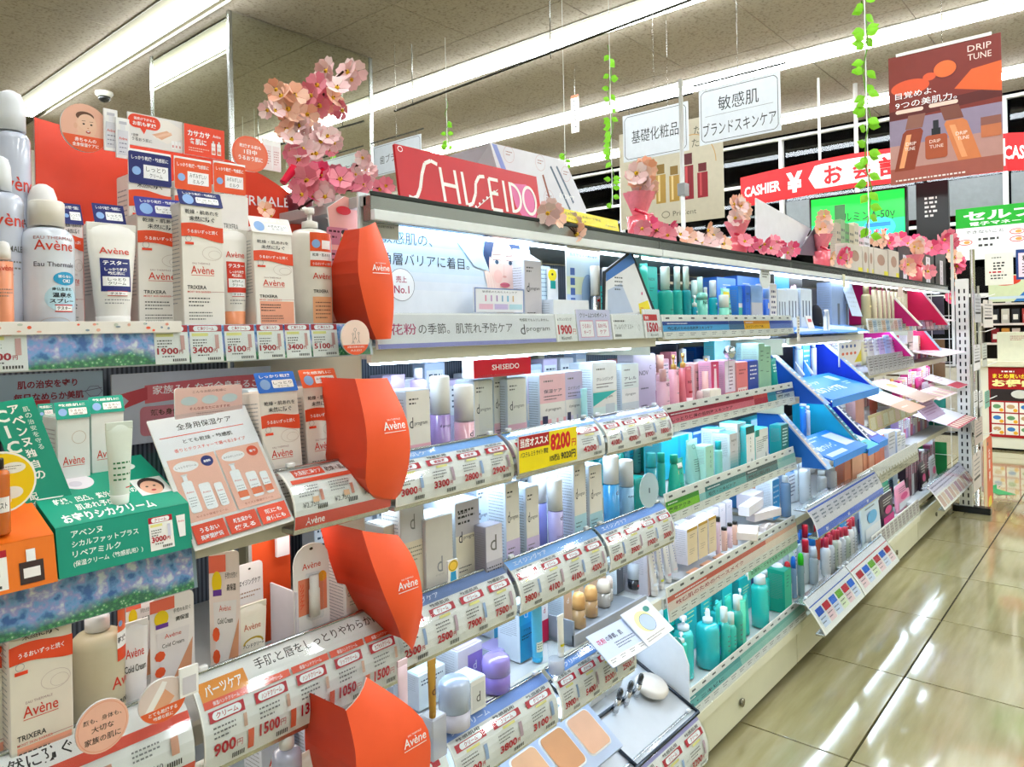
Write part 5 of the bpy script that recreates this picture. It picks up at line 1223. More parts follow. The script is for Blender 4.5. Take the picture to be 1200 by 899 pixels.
strip('price_card','white price card reading 1500 in red with red band',1.53,1.612,1.155,1.225,lambda A,w,h:(A.rect(0,h*.6,w*.8,h*.22,'#d23a36'),A.text('限定',w*.1,h*.64,h*.12,'#fff','l',.02),A.text('1500',w*.14,h*.2,h*.34,'#c2182e','l',.04,w=w*.66),A.text('円',w*.84,h*.2,h*.16,'#c2182e'),A.text('税込1650円',w*.3,h*.05,h*.1,'#333')),where='at the right end of the white bay')
def gable():
    t=carton('tall pale carton with gabled top like a milk pack',614,634,306,D1,.955,.06,'#cfcbd0','#dfe8f6',art=dp('#c9c8cc',.3),flap=False)
    h=place(614,634,306,.955,D1)[2];w=place(614,634,306,.955,D1)[1]
    def g(mb):mb.add([(-w/2,0,h),(w/2,0,h),(w/2,.06,h),(-w/2,.06,h),(-w/2,.03,h+.018),(w/2,.03,h+.018),(-w/2,.03,h+.026),(w/2,.03,h+.026)],[[0,1,5,4],[2,3,4,5],[1,2,5],[3,0,4],[4,5,7,6]],'#e4edf7')
    part('gable_top',t,g)
gable()
boardY('info_card','narrow pale blue leaning card behind gabled carton','card',632,645,312,362,.99,lambda A,w,h:A.lines(w*.1,h*.9,w*.8,8,h*.1,h*.02,'#68a'),'#cfe6f4',where='')
boardY('award_tag','narrow tag with yellow medal and teal ribbon','tag',642,654,315,362,.985,lambda A,w,h:(A.rrect(0,0,w,h,w*.3,'#f4f4f4'),A.ell(w*.45,h*.84,w*.42,h*.15,'#f3df2a'),A.ell(w*.45,h*.86,w*.1,h*.03,'#333'),A.rect(w*.25,h*.5,w*.5,h*.2,'#1f9e98')),'#f4f4f4',where='beside the gabled carton')
carton('flat white box lid lying between tag and blue board',648,690,352,D1,.93,.08,'#eef2f6','#e4ecf6',art=lambda A,w,h:None,flap=False)
def allerb(A,w,h):
    A.rect(0,0,w,h,'#cfe6f4');A.rect(0,0,w,h*.5,'#dbe6c9');A.rect(0,0,w,h*.25,'#bcd2ee')
    A.text('花粉・ちりから',w*.1,h*.86,h*.045,'#4a78b0','l',.005,w=w*.6);A.text('肌を守るミスト',w*.1,h*.79,h*.045,'#4a78b0','l',.005,w=w*.6);A.text('d program',w*.62,h*.78,h*.04,'#333','l',w=w*.3)
    for k in range(4):A.rect(w*.1,h*(.52-.14*k),w*.13,h*.1,'#4a6cb4')
    A.ell(w*.62,h*.28,w*.2,h*.26,'#9fc0e6');A.ring(w*.62,h*.28,w*.2,h*.26,.0008,'#5a86c4')
boardY('advert_board','tall blue to yellow card with four dark blue squares','board',664,703,284,366,.96,allerb,'#cfe6f4',where='behind the two silver sprays')
boardY('product_cutout','small white box cutout with violet ribbon clipped on the rail','card',665,703,258,293,.905,lambda A,w,h:(A.rect(0,h*.1,w,h*.9,'#eceaf0'),A.rect(w*.35,h*.1,w*.6,h*.25,'#5e5fa8'),A.rect(w*.62,h*.7,w*.12,h*.25,'#2a9a80')),'#eceaf0',where='above the blue and yellow card')
for xl,xr,Y,d_ in ((691,703,.93,'silver and copper mist bottle with white cap'),(705,714.5,.95,'silver mist bottle with tall white cap'),(727,738,.93,'silver mist bottle before the dark framed board'),(738,748,.95,'slim silver mist bottle beside the dark framed board')):
    bottle(d_,xl,xr,(312,314,320,317)[(691,705,727,738).index(xl)],D1,Y,'#d9d4d0','#f2f2ee',.42,.96,lambda A,w,h:(A.rect(-w*.3,h*.5,w*.35,h*.03,'#b22'),A.rect(-w*.05,0,w*.3,h*.55,'#e8a98a'))if xl == 691 else A.rect(w*.0,0,w*.3,h*.5,'#b89a8c'),'metal','screw',neck=False)
# dark framed slanting board at the end of the bay

def frb():
    Y=.915;t=thing('framed_board','tall black-edged advert board with blue header, tilted','board',(0,Y,0),where='between the silver sprays and the teal bottles')
    pts=[onY(a,b,Y)for a,b in ((707,373),(708,318),(740,293),(771,372),(757,377))]
    def f(mb):
        mb.prism(pts[::-1],0,.004,'#1c2026')
        A=Art(mb,FRONT(0,0,0));inn=[onY(a,b,Y)for a,b in ((709,371),(710,320),(739,297),(767,370),(757,374))]
        A.poly(inn[::-1],'#e7ebf2');A.poly([onY(a,b,Y)for a,b in ((710,330),(744,308),(739,297),(710,320))],'#3f78c6');A.poly([onY(a,b,Y)for a,b in ((712,368),(712,340),(728,332),(742,366))],'#b9c9e4')
        A.poly([onY(a,b,Y)for a,b in ((750,368),(764,370),(759,352),(748,356))],'#f3e23a');A.text('2090',*onY(750,363,Y),.006,'#c22',w=.016)
        x,z=onY(720,326,Y);A.lines(x,z,.035,4,.009,.003,'#345',2);A.ell(*onY(752,344,Y),.003,.004,'#d2468a')
    part('board',t,f)
frb()
# ---- second shelf
WHERE='on the second shelf of the white bay'
def dcart(xl,xr,yt,Y,foot,d_,z=D2,**k):
    return carton(d_,xl,xr,yt,z,Y,k.pop('d',.05),'#e7e4dc','#dfe9f4',art=dp(foot,k.pop('fy',.42)),**k)
dcart(476,504,458,.925,PNK,'ivory carton with pink foot, first beside the orange panel',tilt=.01)
tube('small tube top with pale cap behind the pink-footed carton',461,480,440,D2,1.03,'#cbb8e2','#e6eef4',.12,None)
bottle('clear lilac refill tube with white screw top',480,500,432,D2,1.0,'#c9b4e4','#eef4f6',.1,.5,None)
bottle('clear violet lotion bottle with tall white cap',503,527,441,D2,.935,'#a68ac6','#f2f2ee',.38,.98,btxt('d program','#2a2440',.48,.035,None,2,.8),'gloss','screw',neck=False)
bottle('pink lotion bottle with tall white cap',531,555,451,D2,.925,'#eeb9c6','#f3f2ee',.42,.98,btxt('d','#2a2440',.4,.07,None,2,.8),'gloss','screw',neck=False)
dcart(555,577,446,.965,None,'plain grey-ivory carton, first behind the clear red-topped holder')
dcart(578,594,440,.975,PNK,'ivory carton with deep pink foot inside the clear holder')
dcart(594,616,444,.955,PNK,'wider ivory carton with pink foot inside the clear holder')
t_,w_,h_=boardY('brand_sign','red brand sign with white lettering atop a clear holder','sign',555,622,420,441,.945,lambda A,w,h:(A.rect(0,0,w,h,'#d4102c'),A.text('SHI',w*.3,h*.38,h*.3,'#fff','l',.01,w=w*.16),A.text('SEIDO',w*.48,h*.38,h*.3,'#fff','l',.01,w=w*.3)),'#d4102c',th=.03,where='on the second shelf of the white bay')
t=thing('clear_holder','clear acrylic box around the ivory cartons under the red brand sign','holder',(onY(588,480,.945)[0],.945,D2+.001),where='')
part('clear_panel',t,lambda mb:mb.box((0,-.003,.085),(.135,.0015,.17),'#fff','acrylic',.0003))
for k,(xl,xr,yt,Y,c1,c2,d_)in enumerate(((617,632,440,.985,'#d8d2ee','#b9d9e8','pale lilac hanging pack with blue foot'),(632,662,439,.955,'#efc3cc','#f2b3bc','pink topped trial set with two pink minis'),(662,682,436,.955,'#c9bfe0','#d9d4ec','lilac topped trial set with two violet minis'),(682,694,426,1.02,'#7fd2e6','#a8dceb','aqua hanging pack with small bottle'),(694,722,425,.965,'#f0f1f2','#dff1ee','white pack with teal diagonal and clear window'),(728,748,427,.99,'#dfe6e2','#cfd6da','pale grey-green carton with blurred foot'))):
    def art(A,w,h,k=k,c1=c1,c2=c2):
        A.rect(0,h*.62,w,h*.38,c1);A.rect(0,0,w,h*.4,c2);A.lines(w*.15,h*.9,w*.5,1,1,h*.02,'#666');A.text(('トライアル','保湿ケア','エイジング','薬用','クレンジング','アレル')[k],w*.5,h*.75,h*.05,'#334','c',.01,w=w*.7);A.lines(w*.15,h*.7,w*.7,2,h*.04,h*.014,'#545',k)
        A.text('d program',w*.5,h*.5,h*.05,'#333','c',w=w*.6)
        if k in (1,2):
            for q in (0,1):A.rect(w*(.42+.27*q),h*.03,w*.2,h*.36,('#e8566a','#7a5cb0')[k-1]);A.rect(w*(.42+.27*q),h*.28,w*.2,h*.12,'#f2f2f0')
            A.rect(w*.08,h*.05,w*.2,h*.4,'#3a3a5a')
        if k == 4:A.poly([(0,h*.6),(w,h*.6),(0,h*.42)],'#35b4b0');A.rect(w*.5,h*.05,w*.4,h*.38,'#cdd6dc')
    carton(d_,xl,xr,yt,D2,Y,.04,'#eceae6','#dde6ee',art=art)
tube('aqua mini tube before the white diagonal pack',683,692,456,D2,.935,'#a6e2ee','#fff',.1,None)
carton('grey lilac carton with moon mark and dark lettering',742,768,416,D2,1.0,.05,'#bfb6cc','#cfc8d8',art=lambda A,w,h:(A.text('NOV',w*.45,h*.7,h*.07,'#333','c',.01,w=w*.4),A.text('C',w*.75,h*.78,h*.06,'#334','c'),A.lines(w*.3,h*.5,w*.5,1,1,h*.02,'#445'),A.lines(w*.3,h*.25,w*.4,1,1,h*.02,'#445')))
bottle('slim rose bottle beside the moon-marked carton',768,778,440,D2,.95,'#c98ba4','#e9b8c2',.3,.9,None,'gloss','screw',neck=False)
boardY('price_ticket','bright yellow and red price ticket reading 8200','price ticket',608,676,506,547,.855,lambda A,w,h:(A.rect(0,0,w,h,'#f5df10'),A.rect(0,h*.62,w*.5,h*.38,'#b01c22'),A.text('当店オススメ',w*.02,h*.68,h*.26,'#fff','l',.03,w=w*.46),A.text('パステル ミラ サイト 限定',w*.02,h*.4,h*.16,'#222','l',.02,w=w*.46),A.text('8200',w*.52,h*.42,h*.5,'#d01822','l',.05,w=w*.36),A.text('円',w*.9,h*.44,h*.22,'#d01822','l',.02),A.text('10%税込',w*.5,h*.12,h*.2,'#222','l',.02,w=w*.18),A.text('9020円',w*.7,h*.1,h*.24,'#222','l',.03,w=w*.27)),'#f5df10',where='clipped on the second row of curved sheets')
# ---- third shelf
WHERE='on the third shelf of the white bay'
carton('tall ivory carton with large letter d on grey top',470,498,588,D3,.93,.05,'#dcd3bd','#e6e2da',art=lambda A,w,h:(A.rect(0,h*.68,w,h*.32,'#c9c9cb'),A.text('d',w*.5,h*.78,h*.13,'#777','c',w=w*.2),A.lines(w*.15,h*.62,w*.7,4,h*.035,h*.01,'#776')),tilt=.02)
carton('lower ivory carton behind the orange divider',449,472,615,D3,.95,.05,'#dcd3bd','#e8e6e0',art=dp(None,big=True))
carton('grey-ivory carton with single large letter d, award tag below',498,530,606,D3,.925,.055,'#d2cfc8','#e2e4e4',art=dp(None,big=True))
carton('ivory carton with dark print and grey photo on top part',533,561,588,D3,.935,.055,'#e3ddcb','#dfe9f2',art=lambda A,w,h:(A.rect(0,h*.66,w,h*.34,'#bdbac0'),A.lines(w*.1,h*.9,w*.7,3,h*.06,h*.022,'#222'),dp(None)(A,w,h*.98)),top='#e9f0f6')
carton('flat wide carton seen behind with pale blue top',512,545,585,D3,1.0,.06,'#cdd9e6','#dce9f6',art=lambda A,w,h:None)
carton('pale blue and lilac carton behind the grey card holder',558,574,569,D3,1.02,.05,'#d9e8f8','#cfe0f6',art=dp('#a8b2e6'))
for xl,xr,yt,d_ in ((592,608,566,'lilac-footed ivory carton, taller one'),(616,631,571,'lilac-footed ivory carton, shorter one')):dcart(xl,xr,yt,.925,LIL,d_,D3)
bottle('violet lotion bottle with tall white cap, behind',620,640,556,D3,.99,'#7d7fc0','#f1f1ee',.36,.98,None,'gloss','screw',neck=False)
bottle('lilac milk bottle with tall white cap',641,659,562,D3,.925,'#b9b0e4','#f1f1ee',.38,.98,btxt('d','#224',.5,.06,None,2,.8),'gloss','screw',neck=False)
BLU='#a9d4e2'
for xl,xr,yt,Y,d_ in ((672,686,541,.925,'pale blue-footed ivory carton, taller one'),(690,705,546,.925,'pale blue-footed ivory carton, shorter one')):dcart(xl,xr,yt,Y,BLU,d_,D3)
bottle('clear blue lotion bottle with tall white cap',706,725,534,D3,.94,'#3f9fd8','#f1f1ee',.36,.98,lambda A,w,h:(A.text('d',-w*.1,h*.5,h*.06,'#124','c'),A.rect(-w*.1,h*.06,w*.4,h*.14,'#e9efe4'),A.lines(-w*.05,h*.16,w*.3,3,h*.04,h*.014,'#3a7a4a')),'gloss','screw',neck=False)
bottle('pale blue milk bottle with tall white cap',725,742,539,D3,.93,'#9ccbe6','#f1f1ee',.38,.98,btxt('d program','#224',.46,.04,None,2,.8),'gloss','screw',neck=False)
for xl,xr,yt in ((638,655,553),(655,670,548)):carton('white carton seen edge-on behind the white caps',xl,xr,yt,D3,1.03,.05,'#e6eef6','#d6e6f6',art=lambda A,w,h:None)
carton('small grey card holder with letter d and mesh front',569,588,616,D3,.905,.03,'#b9b6c6','#aaa8b8',art=lambda A,w,h:(A.rect(w*.0,h*.5,w,h*.5,'#d6d4de'),A.text('d',w*.45,h*.64,h*.22,'#666','c'),A.lines(w*.05,h*.4,w*.9,8,h*.045,h*.02,'#445')),cat='holder',flap=False)
boardY('award_tag','tiny award tag with yellow medal and blue ribbon','tag',525,537,656,681,.868,lambda A,w,h:(A.ell(w*.5,h*.72,w*.48,h*.27,'#f2c94a'),A.ring(w*.5,h*.72,w*.4,h*.22,.0008,'#333'),A.poly([(w*.2,h*.02),(w*.8,h*.02),(w*.75,h*.45),(w*.25,h*.45)],'#2f9ed8')),'#f4f4f4',where='on the blue-banded price sheet')
# ---- fourth shelf
WHERE='on the fourth shelf of the white bay'
def ctop(c):return dict(front=c,side='#e6e6ee')
carton('lilac-topped cream carton at the back, left',508,536,752,D4,1.06,.07,'#b9a8d8','#cdd3e2',top='#a595d6',art=lambda A,w,h:None)
carton('white carton with violet side panel, behind the violet jar',536,565,758,D4,.97,.07,'#e9e6f0','#e4e6ec',top='#c0b2e8',art=lambda A,w,h:(A.rect(w*.4,0,w*.6,h*.8,'#9a84d8'),A.text('d',w*.68,h*.4,h*.2,'#fff','c')))
carton('violet-topped carton right of the violet jar',583,603,762,D4,1.0,.06,'#d6cdea','#cbd2e2',top='#c0b2e8',art=dp('#b9a8e0'))
carton('mint-white carton behind the silver dome jar',490,522,786,D4,.98,.07,'#e6efee','#e0e4ec',top='#d5efee',art=lambda A,w,h:A.lines(w*.1,h*.8,w*.8,2,h*.1,h*.04,'#456'))
carton('white carton with framed letter d beside the silver dome jar',551,569,796,D4,.90,.05,'#e9e9e6','#e4ecec',top='#e2f0f0',art=lambda A,w,h:(A.rect(w*.1,h*.1,w*.8,h*.75,'#d6d8d6'),A.text('d',w*.5,h*.3,h*.3,'#444','c')))
jar('silver-blue round jar with large domed lid',513,551,795,D4,.87,'#cfcfe0','#b9c8e0',.62)
jar('violet translucent jar with domed lid and silver label',564,598,768,D4,.90,'#8e78d6','#a391e6',.5)
tube('tiny mustard sachet tube standing in a clear block',503,514,775,D4+.070,.845,'#b98d38','#a07828',.1,lambda A,w,h:A.text('d',0,h*.4,h*.15,'#533','c'))
t=thing('acrylic_block','clear acrylic block holding the mustard sachet','holder',(onY(508,830,.86)[0],.862,D4+.001),where='')
part('block',t,lambda mb:mb.box((0,0,.034),(.032,.032,.066),'#c9ccd4','tinted'))
tube('pale pink long tube with white nozzle',468,481,775,D4,.80,'#f0d6e2','#f7f7f7',.1,None)
carton('aqua and white carton with white letter d on top',608,625,705,D4,.96,.06,'#2fa6dc','#dfeaf2',top='#bfe6f2',art=lambda A,w,h:(A.rect(0,h*.62,w,h*.38,'#3ab9e8'),A.text('d',w*.45,h*.72,h*.18,'#fff','c'),A.text('アクネ',w*.5,h*.5,h*.04,'#024','c',.01,w=w*.5),A.lines(w*.15,h*.42,w*.7,2,h*.05,h*.02,'#135')))
tube('aqua squeeze tube beside the aqua carton',626,641,706,D4,.93,'#58bfe6','#3fb1e0',.08,lambda A,w,h:(A.rect(-w*.3,h*.18,w*.5,h*.16,'#eaf2e4'),A.lines(-w*.25,h*.3,w*.4,3,h*.04,h*.015,'#3a6a4a')))
carton('slim white carton with red band',633,642,706,D4,.985,.04,'#e9e9f0',art=lambda A,w,h:(A.rect(0,0,w,h*.55,'#c2214a'),A.text('d',w*.5,h*.72,h*.14,'#b24','c')))
carton('dark and teal slim carton at the back',578,592,712,D4,1.08,.05,'#3a8fb8','#dfe6ec',art=lambda A,w,h:A.rect(0,h*.6,w,h*.4,'#333a48'))
tube('white tester tube standing in a clear ring',655,664,722,D4+.03,.87,'#efeee6','#f4f4f0',.1,lambda A,w,h:A.rect(-w*.3,h*.25,w*.6,h*.06,'#e8d820'))
t=thing('clear_ring','clear ring cup around the white tester tube','holder',(onY(656,740,.87)[0],.88,D4+.002),where='')
part('cup',t,lambda mb:mb.lathe([(.016,.027),(.018,.06)],'#fff','acrylic',20,caps=False));part('cup_base',t,lambda mb:mb.lathe([(.016,0),(.016,.026)],'#c9ccd4','tinted',20))
# grey tray with foundations
t=thing('grey_tray','grey plastic display tray with small foundation bottles','tray',(1.30,.93,D4+.004),where='on the fourth shelf beside the teal bay')
part('tray_floor',t,lambda mb:mb.box((.10,.08,0),(.30,.18,.006),'#8f959c','plastic'))
part('tray_lip',t,lambda mb:mb.box((.10,-.008,.008),(.30,.006,.026),'#a9aeb8','plastic'))
part('tray_side',t,lambda mb:mb.box((-.048,.08,.025),(.004,.18,.05),'#8a9098','plastic'))
TZ=D4+.0085
for xl,xr,yt,Y,c,d_ in ((670,686,694,.945,'#eab06a','honey beige dome-capped foundation bottle, front left'),(684,700,686,.96,'#eeb672','honey beige dome-capped foundation bottle, second'),(699,715,679,.97,'#efe2d0','pale ivory dome-capped foundation bottle'),(709,718,675,.985,'#f0ded6','pale pink dome-capped foundation bottle, partly hidden')):
    bottle(d_,xl,xr,yt,TZ,Y,'#c39a68' if 'honey' in d_ else '#b9b2a8',c,.45,1.,btxt('d','#eee',.3,.1,None,1),'gloss','dome',neck=False)
for i,(xl,xr,yt,Y)in enumerate(((660,670,692,.99),(672,684,684,1.02),(690,710,668,1.03))):
    carton('small white foundation carton with peach photo corner',xl,xr,yt,TZ,Y,.05,'#d9b592','#dbe6ee',top='#e4f0f6',art=lambda A,w,h:A.text('d',w*.5,h*.6,h*.16,'#fff','c'))
carton('white carton with dark grey front, in the grey tray',722,730,657,TZ,1.0,.05,'#50545e','#dbe8f0',art=lambda A,w,h:A.text('d',w*.5,h*.7,h*.14,'#ddd','c'))
for xl,xr,yt in ((677,687,664),(687,697,660),(704,713,655)):carton('white cube-like carton in the back row',xl,xr,yt,TZ,1.08,.04,'#cfe3f0','#c6def0',art=lambda A,w,h:None)
bottle('small jar with mirror-chrome cap and dark base',735,750,660,TZ,.975,'#2a2c34','#cfd6de',.6,1.,lambda A,w,h:A.rect(-w*.25,h*.12,w*.5,h*.08,'#c22'),'gloss','screw',neck=False)
# lower sloped sheets: hay fever board and compact photo
slab('sloping_poster','pale blue sloping sheet with a pink hay fever slogan','poster',(P3((719,783),.80),P3((762,757),.80),P3((690,745),.866)),.003,lambda A,w,h:(A.rect(0,0,w,h,'#cfdcf4'),A.rect(0,0,w,h*.22,'#eef0f2'),A.text('花粉',w*.08,h*.62,h*.16,'#c2306a','l',.02,w=w*.2),A.text('の季節。肌',w*.3,h*.62,h*.16,'#335','l',.02,w=w*.42),A.lines(w*.4,h*.5,w*.5,3,h*.07,h*.03,'#457'),[A.lines(w*(.05+.25*k),h*.16,w*.14,2,h*.06,h*.02,'#555',k)for k in range(4)]),'#cfdcf4',where='on the fourth shelf front below the chrome jar')
slab('sloping_poster','white sloping sheet with blue oval compact drawing','poster',(P3((760,758),.798),P3((790,737),.798),P3((735,716),.866)),.003,lambda A,w,h:(A.rect(0,0,w,h,'#e2e8f4'),A.rect(0,0,w,h*.2,'#f0f0ee'),A.ell(w*.45,h*.55,w*.28,h*.3,'#eef3a8'),A.ell(w*.5,h*.5,w*.22,h*.24,'#b9cdf0'),A.ring(w*.5,h*.5,w*.22,h*.24,.001,'#44588a'),A.ell(w*.75,h*.8,w*.1,h*.08,'#2a8a80'),A.lines(w*.1,h*.14,w*.7,2,h*.06,h*.02,'#555')),'#e2e8f4',where='next to the hay fever sheet')
# ---- bottom: tester counter reaching into the aisle
t=thing('tester_counter','sloping grey make-up tester counter in a dark metal frame','display',(0,0,0),where='at the bottom of the white bay')
cz0,cz1,cy0,cy1=.255,.36,.815,1.05
def cslope(x,q,lift=0.):return (x,cy0+(cy1-cy0)*q-lift*.4,cz0+(cz1-cz0)*q+lift*.9)
CX0,CX1=.78,1.60
def cpan(mb):
    for a,b in ((CX0,CX1),):
        v=[cslope(a,0),cslope(b,0),cslope(b,1),cslope(a,1)];mb.add(v+[(p[0],p[1]+.004,p[2]-.01)for p in v],[[0,1,2,3],[7,6,5,4],[0,4,5,1],[1,5,6,2],[2,6,7,3],[3,7,4,0]],'#c9cfd6','plastic')
part('counter_top',t,cpan)
part('counter_base',t,lambda mb:mb.box(((CX0+CX1)/2,.96,.225),(CX1-CX0,.2,.04),'#b9bcc0','plastic'))
for q in (0.,.5,1.):part('frame_rail',t,lambda mb,q=q:mb.tube([cslope(CX0,q,.004),cslope(CX1,q,.004)],.004,'#4a5058','metal'))
for x in (.78,1.05,1.32,1.60):part('frame_rail',t,lambda mb,x=x:mb.tube([cslope(x,0,.004),cslope(x,1,.004)],.004,'#4a5058','metal'))
t2,M2,w2,h2=slab('powder_tray','blue-grey sloping tray with three beige powder samples','tray',((1.0,.825,.315),(1.285,.825,.315),(1.0,.93,.385)),.012,lambda A,w,h:(A.rect(0,0,w,h,'#b4c4de'),[(A.rrect(w*(.06+.31*k),h*.14,w*.27,h*.68,.012,'#f2f2f2'))for k in range(3)]),'#9fb0cc',where='on the tester counter')
for k in range(3):part('powder_sample',t2,lambda mb,k=k:(setattr(mb,'M',M2 @ Matrix.Translation((0,0,.002))),Art(mb).rrect(w2*(.07+.31*k),h2*.165,w2*.25,h2*.63,.011,('#dfae86','#cf9668','#e0b090')[k]))and None)
for k,x in enumerate((1.40,1.445,1.49)):
    p=cslope(x,.45,.006)
    t2=thing('pen_tester','small black-topped silver pen tester standing in the white counter tray','tester',p,0,.3,where='',group='pen testers in the counter tray')
    part('pen_body',t2,lambda mb:mb.lathe([(.007,0),(.007,.035)],'#dfe0e2','metal',12),'pen')
    part('pen_cap',t2,lambda mb:mb.lathe([(.0065,.035),(.0065,.055),(.004,.06),(0,.06)],'#2a2c30','gloss',12),'penc')
jx,jy,jz=cslope(1.545,.42,.006)
t2=thing('compact','large white round powder compact','compact',(jx,jy,jz),0,.3,where='on the counter tray beside the pen testers')
part('compact_case',t2,lambda mb:mb.lathe([(.036,0),(.042,.006),(.042,.014),(.036,.02),(0,.022)],'#efe8df','gloss',28))
for k,(x,c)in enumerate(((1.15,'#f2efe8'),(1.22,'#e9c79a'),(1.3,'#e6ecf0'),(1.38,'#f4f6f8'),(1.45,'#e8f0f4'))):
    p=cslope(x,.62,.006)
    t2=thing('carton','white flat make-up refill carton lying on the counter rim','box',p,0,.35,where='',group=None)
    part('carton_body',t2,lambda mb,c=c:(mb.box((0,.02,.012),(.062,.05,.022),'#eef2f4','paper',.001),Art(mb,FRONT(-.03,-.0052,.002)).rect(.004,.004,.05,.012,c)))
holder('curved white price sheet with violet band',1.19,1.60,.155,.26,dart(('2600','3800','3000','3200'),'#a9a4e0',1,'ファンデーション'),y0=.79,y1=.83,where='at the bottom front of the white bay')
holder('curved white price sheet with violet band cut by photo foot',.82,1.184,.155,.26,dart(('2900','3100','2900'),'#a9a4e0',2,'フェース'),y0=.79,y1=.83,where='')
t=thing('divider_board','white rounded side panel with red edged corner','panel',(1.606,.90,.21),where='between the tester counter and the turquoise pump bottles')
part('panel',t,lambda mb:mb.add([(0,y,z)for y,z in ((-.06,0),(.2,0),(.2,.22),(-.0,.22),(-.045,.19),(-.06,.15))]+[(.004,y,z)for y,z in ((-.06,0),(.2,0),(.2,.22),(-.0,.22),(-.045,.19),(-.06,.15))],[[5,4,3,2,1,0],[6,7,8,9,10,11]]+[[i,(i+1)% 6,6+(i+1)% 6,6+i]for i in range(6)],'#e9edf2'))
# ================================================================ teal bay
T1,T2,T3,T4,T5=ZS[2]
TL='#1fae9c';TL2='#35c4b4';AQ='#8fdccf'
NOVT=lambda y=.62,c='#174a46',hh=.07:(lambda A,w,h:(A.rect(-w*.22,h*(y+.1),w*.44,h*.04,'#e9e2d6')if hasattr(A.fn,'__call__')else None,A.text('NOV',0,h*y,h*hh,c,'c',.015,w=w*.5),A.lines(-w*.2,h*(y-.3),w*.5,1,1,h*.012,'#265'),A.line(0,h*(y-.2),0,h*(y-.1),.0006,'#265')))
def nb(A,w,h,c='#244'):A.text('NOV',w*.5,h*.78,h*.05,c,'c',.015,w=w*.55);A.lines(w*.3,h*.66,w*.4,2,h*.04,h*.012,c);A.lines(w*.25,h*.45,w*.5,1,1,h*.012,c)
WHERE='on the top teal shelf'
for xl,xr,c,Y,cap in ((770,788,TL,.935,'k'),(787,799,'#2ab5a6',.955,'k'),(798,809,'#129aa4',.94,'k')):
    bottle('tall turquoise bottle with tall clear pump cap',xl,xr,313,T1,Y,c,'#dff3ec',.36,.62,NOVT(),'plastic','screw',clearcap=True)
tube('hanging turquoise tube leaning by the framed board',756,768,309,T1,.96,'#22b8a6','#e6f4f2',.08,None,roll=-.08)
bottle('clear hang cap over a plain teal refill',748,757,311,T1,1.0,'#1a9c90','#2fb0c0',.3,.9,None)
carton('flat teal carton at the back, left',757,770,312,T1,1.05,.04,'#17a796','#2fb9b0',art=nb)
for xl,xr,yt,Y,c,cc,d_,kind in ((809,818,329,.99,'#2bb7ac','#e6f6f0','turquoise mist bottle with milky cap, behind','screw'),(810,817,346,.93,'#0fa0bb','#eef4f2','small blue-teal pump bottle with orange tag','pump'),(816,824,325,.98,'#2db3a2','#c9efe4','mint dome-capped bottle at the back','screw'),(824,829,337,.95,'#9fded2','#f0f4f2','tiny mint bottle with white cap','screw'),(830,840,329,.96,'#19aebc','#dfe9f4','teal bottle with pale blue cap','screw')):
    bottle(d_,xl,xr,yt,T1,Y,c,cc,.34,.8,NOVT(.4),'plastic',kind)
jar('squat mint cream pump jar with red label',816,829,343,T1,.93,'#7fdcc6','#8fe2d0',.05,lambda A,w,h:(A.rect(-w*.25,h*.8,w*.5,h*.1,'#b22a30'),A.text('NOV',0,h*.68,h*.09,'#244','c',.015),A.lines(-w*.25,h*.3,w*.5,2,h*.1,h*.03,'#265')))
bottle('round mint jar bottle with white cap',842,854,346,T1,.93,'#8adcc2','#f2f1ea',.36,.96,lambda A,w,h:A.rect(-w*.25,h*.3,w*.5,h*.12,'#e6d43a'),'plastic','screw',neck=False)
tube('mint squeeze tube with yellow band and dark print',850,864,338,T1,.935,'#7ad6bd','#6fcbb2',.08,lambda A,w,h:(A.rect(-w*.35,h*.78,w*.7,h*.14,'#efdd2a'),A.lines(-w*.3,h*.6,w*.6,4,h*.12,h*.04,'#2a5a50')))
carton('blue and mint carton with white band',865,873,336,T1,.95,.04,'#63d6c4','#3a86e0',art=lambda A,w,h:(A.rect(0,h*.55,w,h*.45,'#4f97e6'),A.rect(0,h*.5,w,h*.1,'#fff')))
carton('wide deep blue carton side, upright',873,879,335,T1,.94,.05,'#2f6fdc','#2a62d0',art=nb)
carton('pale blue bag carton with beige lower half',880,893,335,T1,.94,.05,'#c9cbd6','#9fc0ea',art=lambda A,w,h:A.rect(0,h*.6,w,h*.4,'#8fb6ea'))
for xl,xr,yt in ((840,862,326),(864,884,324),(884,892,326)):carton('bright blue wide carton in the raised back row',xl,xr,yt,T1,1.05,.05,'#5b98ee','#4a86e4',art=lambda A,w,h:A.lines(w*.3,h*.85,w*.4,2,h*.05,h*.02,'#e6f0ff'))
bottle('blue slim bottle with orange-brown ring',894,901,339,T1,.93,'#3f78dc','#7fa8ea',.25,.96,lambda A,w,h:A.rect(-w*.3,h*.5,w*.6,h*.14,'#e9dccf'),neck=False)
boardY('round_tag','round clear tag with scribbled dark writing on a stem','tag',891,903,313,338,.905,lambda A,w,h:(A.lines(w*.2,h*.75,w*.6,3,h*.12,h*.05,'#333'),),'#dfe6ea',rounded=.5,where='above the slim blue bottle')
carton('white and navy slim carton next to the blue display',902,910,333,T1,.95,.05,'#eceaea','#d6d9e6',art=lambda A,w,h:A.lines(w*.2,h*.8,w*.6,6,h*.12,h*.05,'#336'))
WHERE='on the second teal bay shelf'
R1='#e9a9b4'
